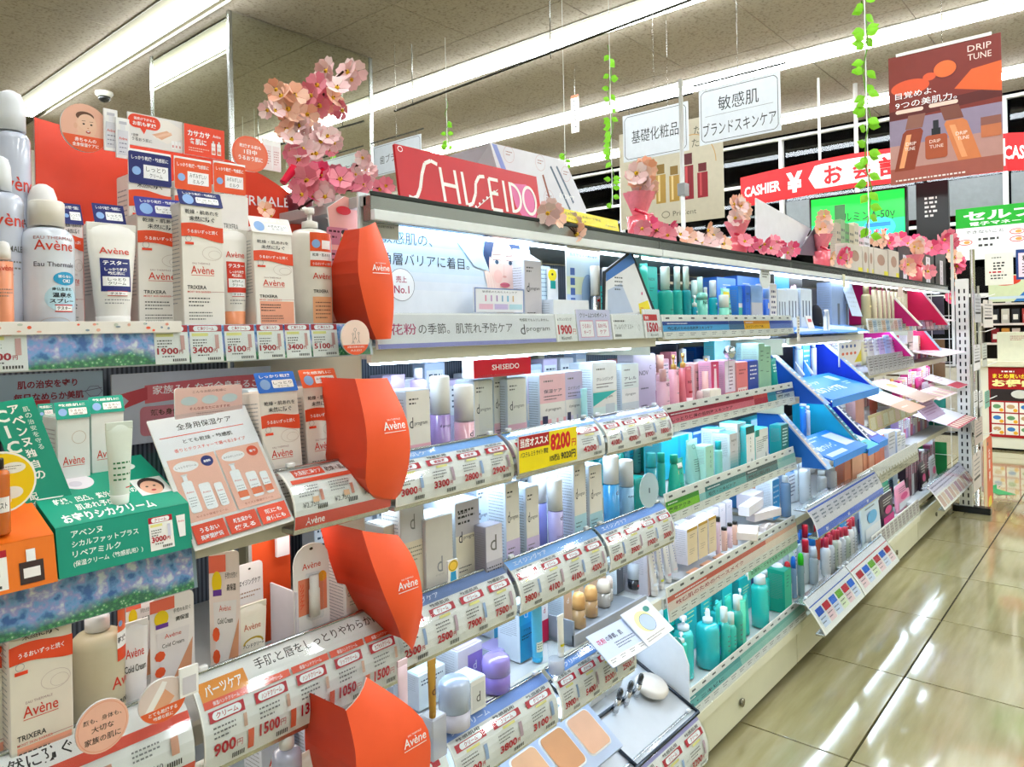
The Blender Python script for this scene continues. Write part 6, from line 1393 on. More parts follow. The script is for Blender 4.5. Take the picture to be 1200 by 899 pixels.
for xl,xr,yt,c,Y,d_ in ((769,784,433,'#dcaab8',.93,'pale mauve-pink bottle with clear upper part'),(783,795,416,'#e7a4ae',.95,'pink bottle with gold collar under a clear cap'),(794,806,414,'#e8818c',.94,'strong pink bottle with gold collar under a clear cap'),(822,833,420,'#eeb7ac',.94,'peach-pink bottle with gold collar')):
    t=bottle(d_,xl,xr,yt,T2,Y,c,'#caa04a' if 'gold' in d_ else '#dba9a4',.24,.55,NOVT(.66,'#4a2a34'),'plastic','pump' if 'gold' in d_ else 'screw',neck=False,clearcap=False)
bottle('tall clear-wrapped salmon bottle at the back',768,778,416,T2,1.0,'#e3a3a6','#e9b8a4',.3,.9,None)
tube('small rose tube with white cap and red bar',806,815,430,T2,.93,'#e06f80','#f4dfe2',.35,lambda A,w,h:(A.text('NOV',0,h*.65,h*.06,'#412','c',.01),A.rect(-w*.3,h*.45,w*.6,h*.04,'#a12')))
carton('rose carton with grey lettering behind the small tube',813,822,426,T2,.98,.04,'#dfa3a2','#e9bcbc',art=nb)
jar('tiny rose jar with pale pink lid',816,824,458,T2,.93,'#c9606e','#f6d6d6',.4)
carton('magenta carton with slanting white tube picture',833,842,424,T2,.935,.04,'#d23a72','#e9a6c4',art=lambda A,w,h:(A.poly([(w*.3,h*.1),(w*.8,h*.1),(w*.65,h*.85),(w*.4,h*.85)],'#f2d9e6'),A.lines(w*.3,h*.9,w*.5,1,1,h*.03,'#fff')))
carton('small cream carton with dark barcode and gold print',832,845,457,T2,.915,.03,'#efe8dc','#efe8dc',art=lambda A,w,h:A.barcode(w*.15,h*.3,w*.7,h*.4))
tube('slanting magenta tube with pink crimp',843,851,424,T2,.96,'#c04a96','#e9a6c4',.1,None,roll=-.1)
carton('pale lilac carton with violet vertical print',849,862,423,T2,.935,.05,'#eadff0','#d9a6c4',art=lambda A,w,h:(A.rect(0,0,w,h*.3,'#d9707c'),A.lines(w*.3,h*.85,w*.4,7,h*.08,h*.03,'#636')))
carton('coral pink trial pack with white lower window',863,876,425,T2,.93,.04,'#e07a80','#e6a0a4',art=lambda A,w,h:(A.rect(w*.1,h*.04,w*.8,h*.35,'#f4e4e2'),[A.rect(w*(.15+.2*k),h*.04,w*.12,h*.3,'#d96a70')for k in range(4)],A.lines(w*.2,h*.8,w*.6,2,h*.08,h*.03,'#822')))
carton('royal blue trial pack with three teal minis',877,888,423,T2,.93,.04,'#2444a4','#3a5ac0',art=lambda A,w,h:(A.lines(w*.15,h*.85,w*.7,4,h*.1,h*.035,'#fff'),[A.rect(w*(.1+.3*k),h*.03,w*.22,h*.25,'#2f9a94')for k in range(3)]))
for xl,xr,yt,d_ in ((889,896,403,'sage green slim carton, left of two'),(896,903,406,'sage green slim carton, right of two')):carton(d_,xl,xr,yt,T2,.935,.06,'#8fbfa2','#b4d4c4',art=lambda A,w,h:(A.lines(w*.3,h*.85,w*.4,3,h*.08,h*.02,'#244'),A.lines(w*.2,h*.5,w*.6,1,1,h*.015,'#244')))
carton('pale aqua wide carton behind the sage cartons',875,889,402,T2,1.03,.04,'#c9ecf4','#bfe6ee',art=nb)
for xl,xr,yt in ((837,856,400),(857,876,399)):carton('pale aqua glassy wide carton, back row',xl,xr,yt,T2,1.1,.04,'#c4eef2','#5fd0da',art=lambda A,w,h:A.rect(w*.1,h*.1,w*.8,h*.3,'#e4f8f8'))
tube('deep teal tube with white lettering at right end',907,916,420,T2,.93,'#0fa39c','#0c8f8c',.1,lambda A,w,h:A.lines(-w*.3,h*.8,w*.6,3,h*.08,h*.04,'#e4ffff'),roll=-.02)
tube('white and mint tube leaning beside the sage carton',903,911,423,T2,.95,'#bfe9dc','#d9f0e9',.1,None,roll=-.15)
t=thing('mirror_ball','small round chrome tester mirror on a clear stem','mirror',(onY(855,413,.93)[0],.93,onY(855,413,.93)[1]),where='over the lilac and coral packs')
part('mirror_disc',t,lambda mb:mb.lathe([(0,-.02),(.012,-.016),(.019,0),(.012,.016),(0,.02)],'#cfe0ea','chrome',20))
part('stem',t,lambda mb:mb.tube([(0,.004,-.018),(0,.004,-.11)],.0015,'#dde','plastic'))
carton('saturated blue backing box behind the pale aqua cartons',815,836,407,T2,1.2,.05,'#1b78d8','#1466c4',art=lambda A,w,h:None)
WHERE='on the third teal bay shelf'
bottle('slim turquoise bottle with teal screw cap, back one of two',770,779,531,T3,.955,'#27b5a4','#17a792',.22,.95,None,'gloss')
bottle('sloped turquoise lotion bottle with teal screw cap and orange tag',781,798,533,T3,.925,'#1fb89c','#12a488',.22,.55,lambda A,w,h:(A.rect(w*.1,h*.5,w*.25,h*.1,'#f2b84a'),A.lines(w*.1,h*.3,w*.3,3,h*.05,h*.014,'#265')),'gloss',taper=.55)
bottle('wide teal tester cup with curved handle mark',756,769,531,T3,.95,'#1a9aa8','#35b7bf',.3,.9,None,'gloss',neck=False)
tube('turquoise crimped tube with small white label',793,809,539,T3,.93,'#1cb49c','#17a792',.06,lambda A,w,h:(A.rect(-w*.3,h*.74,w*.6,h*.14,'#e9f0ea'),A.text('NOV',0,h*.7,h*.08,'#133','c',.015,w=w*.4),A.text('A',0,h*.55,h*.06,'#133','c'),A.lines(-w*.25,h*.3,w*.5,3,h*.05,h*.015,'#265')))
tube('large mint-grey crimped tube with dark round logo',810,827,516,T3,.945,'#9fd6cc','#8fcabf',.06,lambda A,w,h:(A.ring(0,h*.84,w*.15,h*.05,.0012,'#254'),A.lines(-w*.2,h*.55,w*.5,6,h*.05,h*.014,'#243')))
carton('mint slim carton with vertical dark letters',827,836,523,T3,.93,.04,'#a7dcc6','#b9e6d8',art=lambda A,w,h:A.vtext('FACE',w*.6,h*.8,h*.07,'#254',h*.13,.01))
bottle('pale green bottle with teal cap beside the mint carton',826,834,521,T3,.975,'#b6e2cc','#12a38c',.12,.9,None)
bottle('aqua mist bottle with clear teal cap',837,846,517,T3,.93,'#8fd8cc','#20b8c4',.22,.8,None)
for xl,xr,yt,Y,d_ in ((843,850,503,.96,'tall grey to teal carton, leftmost of three'),(855,864,508,.925,'tall grey to teal carton, shorter middle one'),(864,874,496,.95,'tall grey to teal carton, rightmost of three')):
    def gr(A,w,h):
        for k in range(8):A.rect(0,h*.07*k,w,h*.07+.0003,['#1e8c98','#3a99a2','#559fa8','#70a8ae','#88b0b5','#9fb8bc','#b2bfc3','#bfc4c8'][k])
        A.text('NOV',w*.5,h*.8,h*.05,'#333','c',.01,w=w*.6);A.text('AC',w*.5,h*.7,h*.04,'#333','c');A.lines(w*.2,h*.55,w*.6,1,1,h*.012,'#333')
    carton(d_,xl,xr,yt,T3,Y,.06,'#c9c9cd','#eef4f6',top='#49c9d6',art=gr)
def acw(A,w,h):A.rect(0,h*.82,w,h*.18,'#10564e');A.vtext('ACNE',w*.5,h*.68,h*.06,'#233',h*.1,.01);A.text('A',w*.6,h*.06,h*.16,'#0c5560','c',0)
carton('white carton with dark green top and vertical letters',874,884,500,T3,.93,.04,'#eef0ec','#3fc4c9',art=acw)
carton('white carton with grey print and large letter A',885,900,503,T3,.94,.04,'#e9ece8','#9fe0dc',top='#35c9c4',art=lambda A,w,h:(A.rect(w*.0,h*.8,w*.3,h*.2,'#118a7c'),A.lines(w*.1,h*.65,w*.5,6,h*.06,h*.02,'#566'),A.text('A',w*.8,h*.08,h*.18,'#0c5560','c'),A.lines(w*.55,h*.72,w*.4,3,h*.06,h*.03,'#233')))
bottle('frosted green-teal bottle with pale cap at right end',904,914,504,T3,.94,'#4fb7a8','#c9ece4',.3,.95,None,neck=False)
carton('dark teal pack with white writing at right end',915,924,498,T3,.915,.04,'#0e6f70','#1f9fa4',art=lambda A,w,h:(A.lines(w*.2,h*.85,w*.6,6,h*.1,h*.04,'#e4ffff'),A.rect(0,0,w,h*.2,'#c9a49c')))
carton('wide clear cyan box with white top, back row',775,812,512,T3,1.05,.06,'#19bcd8','#4fc9de',top='#e9f6f4',art=lambda A,w,h:(A.rect(w*.5,0,w*.08,h,'#2aa8e0'),A.rect(w*.85,0,w*.12,h,'#c4ecf6')))
carton('white box with blue side band behind the mint tube',812,842,503,T3,1.12,.06,'#e6f2f8','#2f86dc',art=lambda A,w,h:(A.rect(0,h*.5,w*.5,h*.4,'#3f86d8'),A.lines(w*.6,h*.7,w*.2,3,h*.06,h*.02,'#235')))
carton('pale cyan box with aqua top behind the white cartons',880,902,490,T3,1.08,.05,'#bdeaf0','#35c4d4',art=lambda A,w,h:A.lines(w*.3,h*.8,w*.6,2,h*.08,h*.03,'#fff'))
t=thing('clear_disc','round clear acrylic disc with a dark mark in its middle','disc',(onY(763,575,.88)[0],.885,onY(763,575,.88)[1]),rz=-.3,where='at the left end of the third teal shelf')
part('disc',t,lambda mb:mb.prism([(.03*math.cos(a*.3927),.042*math.sin(a*.3927))for a in range(16)],0,.002,'#cfe4ec','tinted'))
part('dark_mark',t,lambda mb:mb.box((0,-.001,0),(.002,.001,.012),'#333'))
carton('dark teal small carton behind the clear disc',744,757,561,T3,.94,.05,'#129a94','#1fb2a8',art=lambda A,w,h:A.text('A',w*.5,h*.6,h*.2,'#0a4a48','c'))
# fourth shelf: beige make-up in and around a clear tray
WHERE='on the fourth teal bay shelf'
for k,(xl,xr,yt,tip)in enumerate(((765,774,634,'#e9eef4'),(774,781,640,'#e6e84a'),(782,790,638,'#e8b4b0'),(789,798,634,'#f2d8cc'))):
    tube('upright off-white concealer tube leaning back',xl,xr,yt,T4,.935+.01*k,'#e4e0da','#d9d4cc',.1,lambda A,w,h,tip=tip:(A.rect(-w*.3,h*.18,w*.6,h*.05,tip),A.lines(-w*.05,h*.9,w*.1,8,h*.07,h*.03,'#56a')),tilt=.05,roll=-.05)
carton('tall grey-mauve carton with pale translucent side',758,765,635,T4,.95,.10,'#b9a6a6','#cfc9d0',art=lambda A,w,h:None)
for k,(xl,xr,yt)in enumerate(((805,817,619),(818,829,612),(830,839,606))):
    carton('champagne-coloured foundation carton with gold top edge',xl,xr,yt,T4+.03,.94,.04,'#e3d1ad','#ece6ee',top='#f6ecd9',art=lambda A,w,h:(A.rect(0,h*.92,w,h*.08,'#c29a3a'),A.lines(w*.25,h*.8,w*.5,2,h*.06,h*.02,'#765'),A.lines(w*.2,h*.4,w*.5,3,h*.06,h*.015,'#876')))
t=thing('clear_tray','white-rimmed clear tray holding the champagne cartons','tray',(onY(828,650,.93)[0],.93,T4+.012),where='')
part('tray_rim',t,lambda mb:mb.box((0,-.012,.0),(.30,.012,.016),'#f2f2f4','plastic',.004))
part('tray_base',t,lambda mb:mb.box((0,.04,-.004),(.29,.09,.006),'#dfe2e6','tinted'))
for k in range(3):part('swatch',t,lambda mb,k=k:mb.box((-.08+.08*k,.0,.004),(.05,.018,.003),'#d9a07c'))
for k,(xl,xr,yt)in enumerate(((783,795,619),(796,809,613),(818,828,603),(829,842,598),(843,850,592),(851,858,588))):
    carton('pale pinkish white tall carton in the back row',xl,xr,yt,T4,1.03,.05,'#ece4ea','#e2dfe8',art=lambda A,w,h:A.lines(w*.3,h*.85,w*.4,2,h*.04,h*.015,'#99a'))
for k,(xl,xr,yt)in enumerate(((838,844,606),(845,852,618),(852,858,613),(858,864,611))):
    bottle('slim pink-beige stick with black and gold cap',xl,xr,yt,T4+.01,.94,'#e6b9a4' if k % 2 else '#e0c2cc','#222018',.12,.95,lambda A,w,h:A.lines(-w*.2,h*.5,w*.4,3,h*.12,h*.02,'#543'),neck=False,cat='stick',name='foundation_stick')
def flat(desc,px,py,Y,L,W_,H_,rz,c,cend,z=None):
    x,zz=onY(px,py,Y);z=z or zz
    t=thing('carton',desc,'box',(x,Y,z),rz,0,'lying in the heap on the fourth teal bay shelf')
    part('carton_body',t,lambda mb:(mb.box((0,0,H_/2),(L,W_,H_),c,'paper',.001),mb.box((L/2-.002,0,H_/2),(.006,W_*.98,H_*.96),cend,'paper',.0006)))
flat('long white carton with black oval end',880,598,.97,.15,.035,.03,.1,'#e9e6ea','#2a2522',T4+.075)
flat('long white carton with cream end, second in the pile',895,606,.95,.14,.035,.026,-.25,'#e6dfe2','#eed9bc',T4+.045)
flat('thick peach-white pad carton',876,618,.93,.10,.06,.022,.35,'#f2e6da','#e9bd9c',T4+.028)
flat('beige carton at the bottom of the pile',898,625,.935,.08,.03,.026,0.,'#dcd2cc','#2a2a22',T4+.002)
flat('white carton with orange and violet end',880,588,1.02,.11,.06,.05,.05,'#e8e2ea','#e6853a',T4+.06)
t=thing('white_tray_loop','white plastic tray with an oval ring handle','tray',(onY(897,628,.93)[0]-.03,.925,T4+.004),where='under the heap of beige cartons')
part('tray_plate',t,lambda mb:mb.box((-.03,0,.006),(.10,.05,.006),'#e4e6ee','plastic'))
part('ring_handle',t,lambda mb:mb.tube([(.04+.022*math.cos(a*.5236),0,.018+.012*math.sin(a*.5236))for a in range(13)],.004,'#eceef4','plastic'))
# floor level: turquoise pump bottles
WHERE='on the lowest teal shelf'
TQ='#2cc9bf'
def lb(c='#1b3f9a'):return lambda A,w,h:(A.rect(w*.05,h*.62,w*.3,h*.12,c),A.text('NOV',w*.2,h*.5,h*.06,'#134','c',.01,w=w*.3),A.ell(w*.15,h*.28,w*.12,h*.08,'#2a6fc4'),A.lines(w*.0,h*.42,w*.35,2,h*.04,h*.014,'#145'))
bottle('turquoise pump bottle with white pump, front left',791,805,741,T5,.935,'#2fd0bd','#f4f6f8',.16,.55,None,'gloss','pump')
bottle('large clear-turquoise bottle with white cap behind pump bottle',789,812,722,T5,.965,'#35c9c4','#eef2fa',.22,.6,None,'gloss','pump')
bottle('turquoise spray bottle with white nozzle and navy label',815,843,713,T5,.935,'#2cc4c9','#f6f8fa',.24,.42,lb(),'gloss','mist')
bottle('turquoise bottle with clear teal cap and blue mark',832,848,703,T5,.975,'#30c6c6','#3fd0d0',.22,.6,lb(),'gloss','mist')
tube('flat turquoise tube with navy square label',842,852,707,T5,.96,'#3fd2c4','#2fc0b4',.06,lb('#1b2f9a'))
tube('plain turquoise tube with lighter stripe',853,863,699,T5,.97,'#36cdb9','#2ab8a8',.06,lambda A,w,h:A.rect(-w*.1,h*.4,w*.2,h*.3,'#9fe9d8'))
bottle('mint pump bottle with wide white pump head',861,873,690,T5,.945,'#5fdcb4','#f6f8fa',.2,.5,None,'plastic','pump',neck=False)
tube('turquoise tube standing beside the white pump',873,882,698,T5,.96,'#2fc9ba','#22b3a4',.06,None)
bottle('big turquoise bottle with white ribbed cap and dotted side',880,900,674,T5,.935,'#2accc4','#f0f4fa',.16,.68,lambda A,w,h:(A.text('NOV',0,h*.7,h*.03,'#145','c',.01),A.lines(w*.1,h*.6,w*.2,5,h*.08,h*.02,'#156')),'gloss','screw')
bottle('big turquoise bottle with white ribbed cap, behind',886,902,668,T5,.985,'#2abfb4','#e6eef6',.16,.68,None,'gloss','screw')
bottle('dark turquoise bottle with slanted white flip cap',900,921,660,T5,.945,'#12ab98','#f2f6fa',.17,.7,lambda A,w,h:A.lines(0,h*.7,w*.3,5,h*.08,h*.02,'#145'),'gloss','dome')
carton('tall green-teal carton at right end',919,927,668,T5,.935,.06,'#3fc9a4','#12a88c',art=lambda A,w,h:A.lines(w*.3,h*.85,w*.3,4,h*.08,h*.02,'#145'))
for xl,xr,yt in ((800,816,700),(821,832,690),(846,858,684),(866,880,676)):carton('turquoise refill pack in the back row',xl,xr,yt,T5,1.05,.04,'#1fc0c4','#17b0b4',art=lambda A,w,h:A.lines(w*.3,h*.7,w*.5,3,h*.08,h*.02,'#ff9'))
boardY('round_tag','round dark teal clear sign at left end','sign',778,801,748,800,.915,lambda A,w,h:A.text('C',w*.6,h*.6,h*.14,'#fff','c',.02),'#1a9c98',rounded=.5,where='beside the front left pump bottle')
# ================================================================ blue bay
B1,B2,B3,B4,B5=ZS[3]
WHERE='in the blue bay'
BL='#1a78e0'
def lgt(c='#fff',n=3,y=.8):return lambda A,w,h:A.lines(w*.12,h*y,w*.75,n,h*.13,h*.045,c,int(w*9999))
# top shelf: sloping blue testers, clear cases, black bag
def slope(desc,x0,x1,zb,y0,zt,y1,col,art=None,name='tester_board',where='',th=.004):
    return slab(name,desc,'display board',((x0,y0,zb),(x1,y0,zb),(x0,y1,zt)),th,art,col,where=where)
slope('flat blue tester board with white and violet swirls, front left',2.54,2.92,B1+.012,.875,B1+.05,1.02,BL,lambda A,w,h:(A.rect(0,0,w,h,'#2f86e6'),A.poly([(0,h*.2),(w*.5,h*.55),(w,h*.3),(w*.6,h*.2)],'#cfe0fa'),A.poly([(w*.1,h*.6),(w*.45,h*.95),(w*.5,h*.7)],'#7a5ac0'),A.lines(w*.5,h*.8,w*.4,2,h*.1,h*.04,'#fff')),where='on the top shelf of the blue bay')
slope('flat light blue tester board with white flap',2.93,3.36,B1+.012,.875,B1+.055,1.02,'#3f9af0',lambda A,w,h:(A.poly([(0,h*.3),(w*.7,h*.1),(w,h*.35),(w*.3,h*.8)],'#d3e6fa'),A.lines(w*.3,h*.5,w*.5,2,h*.1,h*.04,'#fff')),where='on the top shelf of the blue bay')
boardY('photo_board','small black board with white flower photo and blue side','board',908,940,317,352,1.0,lambda A,w,h:(A.rect(0,0,w,h,'#2f8fe0'),A.rect(w*.5,0,w*.5,h*.8,'#15161c'),[A.ell(w*(.68+.09*math.cos(k*1.26)),h*(.35+.12*math.sin(k*1.26)),w*.06,h*.08,'#eab6c0')for k in range(5)],A.rect(0,h*.75,w,h*.25,'#c9c9d0'),A.text('WELFEAN',w*.5,h*.82,h*.1,'#333','c',.02)),where='on the top shelf of the blue bay')
for xl,xr,yt,Y in ((911,922,340,.96),(922,935,339,.965),(938,951,339,.96)):carton('white leaflet box with small bottle pictures',xl,xr,yt,B1,Y,.04,'#e6f0f8','#cfdcea',art=lambda A,w,h:[A.rect(w*(.15+.28*k),h*.4,w*.1,h*.35,'#5a6a80')for k in range(3)])
t=thing('black_pouch','black leather-like pouch with rounded top','pouch',(onY(957,340,.97)[0],.975,B1+.001),where='standing on the blue top shelf')
part('pouch_body',t,lambda mb:mb.lathe([(.04,0),(.045,.01),(.045,.06),(.036,.10),(.018,.118),(0,.122)],'#2a2a30','matte',16,sy=.55))
part('zip',t,lambda mb:mb.box((0,-.026,.045),(.07,.002,.003),'#777','metal'))
t=thing('arch_tag','small white horseshoe-shaped tag with blue window','tag',(onY(968,350,.89)[0],.89,B1+.02),where='in front of the black pouch')
part('arch',t,lambda mb:(mb.tube([(-.018,0,0),(-.017,0,.05),(-.008,0,.075),(.008,0,.075),(.017,0,.05),(.018,0,0)],.006,'#f2f4f8','plastic'),mb.box((0,.002,.03),(.026,.002,.05),'#7fb0e6')))
for xl,xr,yt,Y in ((974,985,326,.97),(985,994,327,.97)):carton('tall clear blue-grey acrylic case',xl,xr,yt,B1,Y,.06,'#8fa6cc','#a3b6d8',art=lambda A,w,h:A.rect(w*.6,h*.1,w*.25,h*.5,'#5a6474'))
slab('leaning_card','tall pale grey-blue leaning acrylic card','card',(P3((999,370),.93),P3((1011,371),.91),P3((992,330),.97)),.003,lgt('#a9b8cc',6,.9),'#b9c9e0',where='at the right end of the blue top shelf')
slope('small red and white tab standing on the blue boards',2.60,2.66,B1+.03,.872,B1+.075,.885,'#f4f4f8',lambda A,w,h:A.rect(w*.2,h*.5,w*.6,h*.25,'#d23a4a'),name='small_tab',where='')
t=thing('shelf_tag','small cream vertical price tag at the start of blue bay','tag',(2.518,.885,B1-.005),where='')
part('tag',t,lambda mb:(mb.box((.012,0,.035),(.024,.002,.085),'#e9e6dc'),Art(mb,FRONT(0,-.0012,0)).lines(.004,.07,.016,6,.01,.003,'#433')))
# second shelf: sloped blue display with white writing + curved side brackets
def bdisp(xa,xb,zb,zt,y0,y1,art,desc,side='#2a6fdc',sidex=True):
    t=thing('sloping_display',desc,'display',(0,0,0),where='')
    P=[(xa,y0,zb),(xb,y0,zb),(xb,y1,zt),(xa,y1,zt)]
    w=xb-xa;L=math.hypot(y1-y0,zt-zb);c_,s_=(y1-y0)/L,(zt-zb)/L
    def f(mb):
        A=Art(mb,Matrix(((1,0,0,xa),(0,c_,-s_,y0),(0,s_,c_,zb),(0,0,0,1))));mb.add(P+[(p[0],p[1]+.004,p[2]-.004)for p in P],[[0,1,2,3],[7,6,5,4],[0,4,5,1],[1,5,6,2],[3,2,6,7],[0,3,7,4]],BL);art(A,w,L)
    part('sloping_face',t,f)
    part('front_lip',t,lambda mb:mb.box(((xa+xb)/2,y0-.001,zb-.012),(w,.003,.026),'#2a8ae8'))
    return t
def sidewing(desc,x,pts,col,edge,strip_c,where):
    """upright side board: side face seen from the aisle, wide printed front edge"""
    t=thing('side_board',desc,'board',(x,0,0),where=where)
    zs_=min((q for b in BAY[3:]for q in b[3]if b[1]<= x <= b[2]),key=lambda q:abs(q-pts[0][1]));a,b=pts[0],pts[1]
    pts=[pts[0],pts[1],pts[2],(pts[3][0],max(zs_+.003,pts[3][1])),(YF-.02,max(zs_+.003,pts[3][1])),(YF-.02,pts[0][1])]
    n=len(pts)
    part('side_face',t,lambda mb:mb.add([(0,p[0],p[1])for p in pts]+[(.004,p[0],p[1])for p in pts],[list(range(n))[::-1],list(range(n,2*n))]+[[i,(i+1)% n,n+(i+1)% n,n+i]for i in range(n)],col))
    def fe(mb):
        vs=[(-.002,a[0],a[1]),(.05,a[0],a[1]),(.05,b[0],b[1]),(-.002,b[0],b[1])]
        mb.add(vs+[(v[0],v[1]+.003,v[2])for v in vs],[[0,1,2,3],[7,6,5,4],[0,4,5,1],[1,5,6,2],[2,6,7,3],[3,7,4,0]],edge)
        L=math.hypot(b[0]-a[0],b[1]-a[1]);c_,s_=(b[0]-a[0])/L,(b[1]-a[1])/L
        A=Art(mb,Matrix(((1,0,0,0),(0,c_,-s_,a[0]),(0,s_,c_,a[1]),(0,0,0,1))));A.rect(.004,L*.05,.018,L*.9,strip_c);A.lines(.026,L*.9,.018,12,L*.07,L*.02,'#fff',3)
    part('printed_edge',t,fe)
sidewing('blue side board with long grey-brown photo edge',2.53,[(.80,B2-.02),(1.03,B2+.19),(1.06,B2+.19),(1.06,B2-.02)],'#1656c8','#7fa6d6','#b9a69c','left of the wide blue sloping display')
bdisp(2.60,3.18,B2-.01,B2+.045,.80,.99,lambda A,w,h:(A.rect(0,0,w,h,'#1f86ea'),A.text('毛穴クリア',w*.1,h*.62,h*.12,'#d9eaff','l',.02,w=w*.36),A.text('セルフィケア用',w*.08,h*.25,h*.22,'#e9f4ff','l',.03,w=w*.52),A.rect(w*.74,h*.62,w*.12,h*.26,'#bcd6f2'),A.lines(w*.76,h*.5,w*.14,2,h*.08,h*.03,'#cfe4ff')),'wide bright blue sloping display with large white writing')
sidewing('royal blue side board with pale photo edge',3.20,[(.80,B2-.03),(1.04,B2+.19),(1.10,B2+.19),(1.10,B2-.03)],'#1438c0','#9fc4e6','#c9b8a8','right of the wide blue sloping display')
for xl,xr,yt,c,d_ in ((931,940,396,'#9fb0c8','grey-blue clear bottle standing behind the blue slope'),(950,956,394,'#dfe3ec','slim white tube standing behind the blue slope')):bottle(d_,xl,xr,yt,B2+.03,1.0,c,'#dfe8f4',.12,.7,None,neck=False)
carton('sky blue carton standing behind the blue slope',941,949,400,B2+.02,1.0,.04,'#3fa0ec','#2f8ae0',art=lgt())
for k,px in enumerate((938,951,961)):
    x,zz=onY(px,420,.94)
    t=thing('slanted_tube','small white tube lying in the blue slope','tube',(x,.965,B2+.047),rz=.3,tilt=-.5,where='')
    part('tube_body',t,lambda mb:tubeshape(mb,.018,.07,'#e9e6f2','#fff',.15),'slt')
# third shelf
sidewing('pale blue side board with white swirl edge',2.54,[(.80,B3-.03),(1.0,B3+.19),(1.04,B3+.19),(1.04,B3-.03)],'#1f6fd0','#a9c9ea','#e6d3c9','at the left of the smaller blue slope')
bdisp(2.60,3.0,B3-.005,B3+.04,.80,.95,lambda A,w,h:(A.rect(0,0,w,h,'#1f7fe0'),A.lines(w*.08,h*.85,w*.5,2,h*.12,h*.05,'#cfe2ff'),A.text('浸透ケアシリーズ',w*.1,h*.35,h*.2,'#e6f2ff','l',.03,w=w*.45),A.rect(w*.06,h*.08,w*.46,h*.14,'#cfe2fa'),A.rect(w*.68,h*.25,w*.28,h*.6,'#d6dcdc')),'smaller blue sloping display with grey leaflet')
bottle('bright blue squeeze bottle with white cap, behind the small slope',933,944,470,B3+.03,.97,'#1f86e6','#eef2f8',.14,.7,lambda A,w,h:A.lines(-w*.1,h*.75,w*.3,2,h*.08,h*.04,'#fff'),sy=.6)
bottle('slim white bottle beside the bright blue squeeze bottle',944,949,476,B3+.03,.97,'#eceef4','#eceef4',.14,.8,None)
sidewing('cyan and teal side board with white print',3.0,[(.80,B3-.04),(1.0,B3+.19),(1.08,B3+.19),(1.08,B3-.04)],'#12a0c4','#3f9fae','#20506a','second side board on the third shelf')
bdisp(2.98,3.13,B3-.02,B3+.03,.79,.92,lambda A,w,h:(A.rect(0,0,w,h,'#2fb4ba'),A.rect(w*.45,h*.35,w*.5,h*.55,'#dfe2dc'),A.lines(w*.1,h*.2,w*.7,1,1,h*.08,'#0c6f74')),'small teal sloping display with beige leaflet')
sidewing('deep navy side board with dark grey edge',3.14,[(.80,B3-.04),(1.02,B3+.19),(1.12,B3+.19),(1.12,B3-.04)],'#10209a','#44526a','#e4e6f2','third side board on the third shelf')
bdisp(3.16,3.30,B3-.02,B3+.04,.80,.92,lambda A,w,h:(A.rect(0,0,w,h,'#4a3fb0'),A.rect(w*.4,h*.3,w*.5,h*.6,'#d9dce8'),A.rect(0,0,w,h*.25,'#2f6fe0')),'small violet sloping display with white leaflet')
for xl,xr,yt,d_ in ((983,991,462,'pale blue-white carton beside navy board'),(991,997,465,'light blue slim carton beside navy board')):carton(d_,xl,xr,yt,B3,.96,.05,'#dfe9f4','#9fc4ec',art=lgt('#667',5,.85))
# fourth shelf: white cans + blue-edged price sheet
WHERE='on the fourth blue bay shelf'
for xl,xr,yt,Y,c,k,d_ in ((936,949,537,.94,'#dfe6ec','screw','white spray can with rounded shoulders'),(957,968,552,.955,'#e6eaea','screw','ivory white wide can with short cap'),(930,935,541,.99,'#e9f0f4','dome','slim white bottle half hidden at left'),(967,980,545,.945,'#eceaea','screw','white flat-topped can with dark print'),(980,989,536,.96,'#ece6e6','screw','tall white bottle at right of the cans')):
    bottle(d_,xl,xr,yt,B4,Y,c,'#f0f4f6',.22,.7,lgt('#8a9aa8',3,.4)and (lambda A,w,h:A.lines(-w*.2,h*.4,w*.4,4,h*.07,h*.02,'#8a9aa8')),'gloss',k)
for k,(px,py,l)in enumerate(((950,543,.06),(968,540,.05))):
    x,zz=onY(px,py,.97)
    t=thing('lying_bottle','fat white bottle lying on top of the cans','bottle',(x,.975,zz),where='in the blue bay')
    part('bottle_body',t,lambda mb:mb.lathe([(.02,-.05),(.032,-.04),(.034,.03),(.02,.045),(.02,.06),(0,.06)],'#eef4f8','gloss',18),'lyb',rot=(0,math.pi/2,0))
carton('bright blue carton with white lower side at left',905,913,562,B4,.96,.06,'#2f9ce6','#d9e6f2',art=lgt('#bfe0ff',4))
bottle('clear blue-grey bottle with silver rings',914,926,558,B4,.93,'#6f92b8','#dfe9f0',.15,.6,None,'gloss')
carton('white and navy barcode carton behind the clear bottle',924,932,556,B4,1.0,.05,'#e6ecf4','#7fa0c8',art=lgt('#225',6,.9))
x_,z_=onY(965,577,.90)
t=thing('lying_tube','slim white tube lying on top of the blue-edged rail','tube',(2.80,.915,B4+.03),where='');part('tube_body',t,lambda mb:mb.tube([(-.09,0,0),(.07,0,.006),(.09,0,.008)],[.009,.009,.003],'#dfeef2','gloss'))
holder('curved grey price sheet with royal blue foot and blue dashes',2.43,3.23,.487,.575,lambda A,w,h:(A.rect(0,0,w,h,'#d8d4da'),A.rect(0,0,w,h*.24,'#1f5fd8'),A.rect(0,h*.86,w,h*.06,'#1f52c0'),[A.lines(w*(.02+.09*k),h*.7,w*.05,3,h*.12,h*.05,'#456',k)for k in range(11)],[A.text('美白',w*(.1+.3*k),h*.05,h*.12,'#fff','l',.02)for k in range(3)]),bulge=.008,y0=.80,y1=.84,where='in the blue bay')
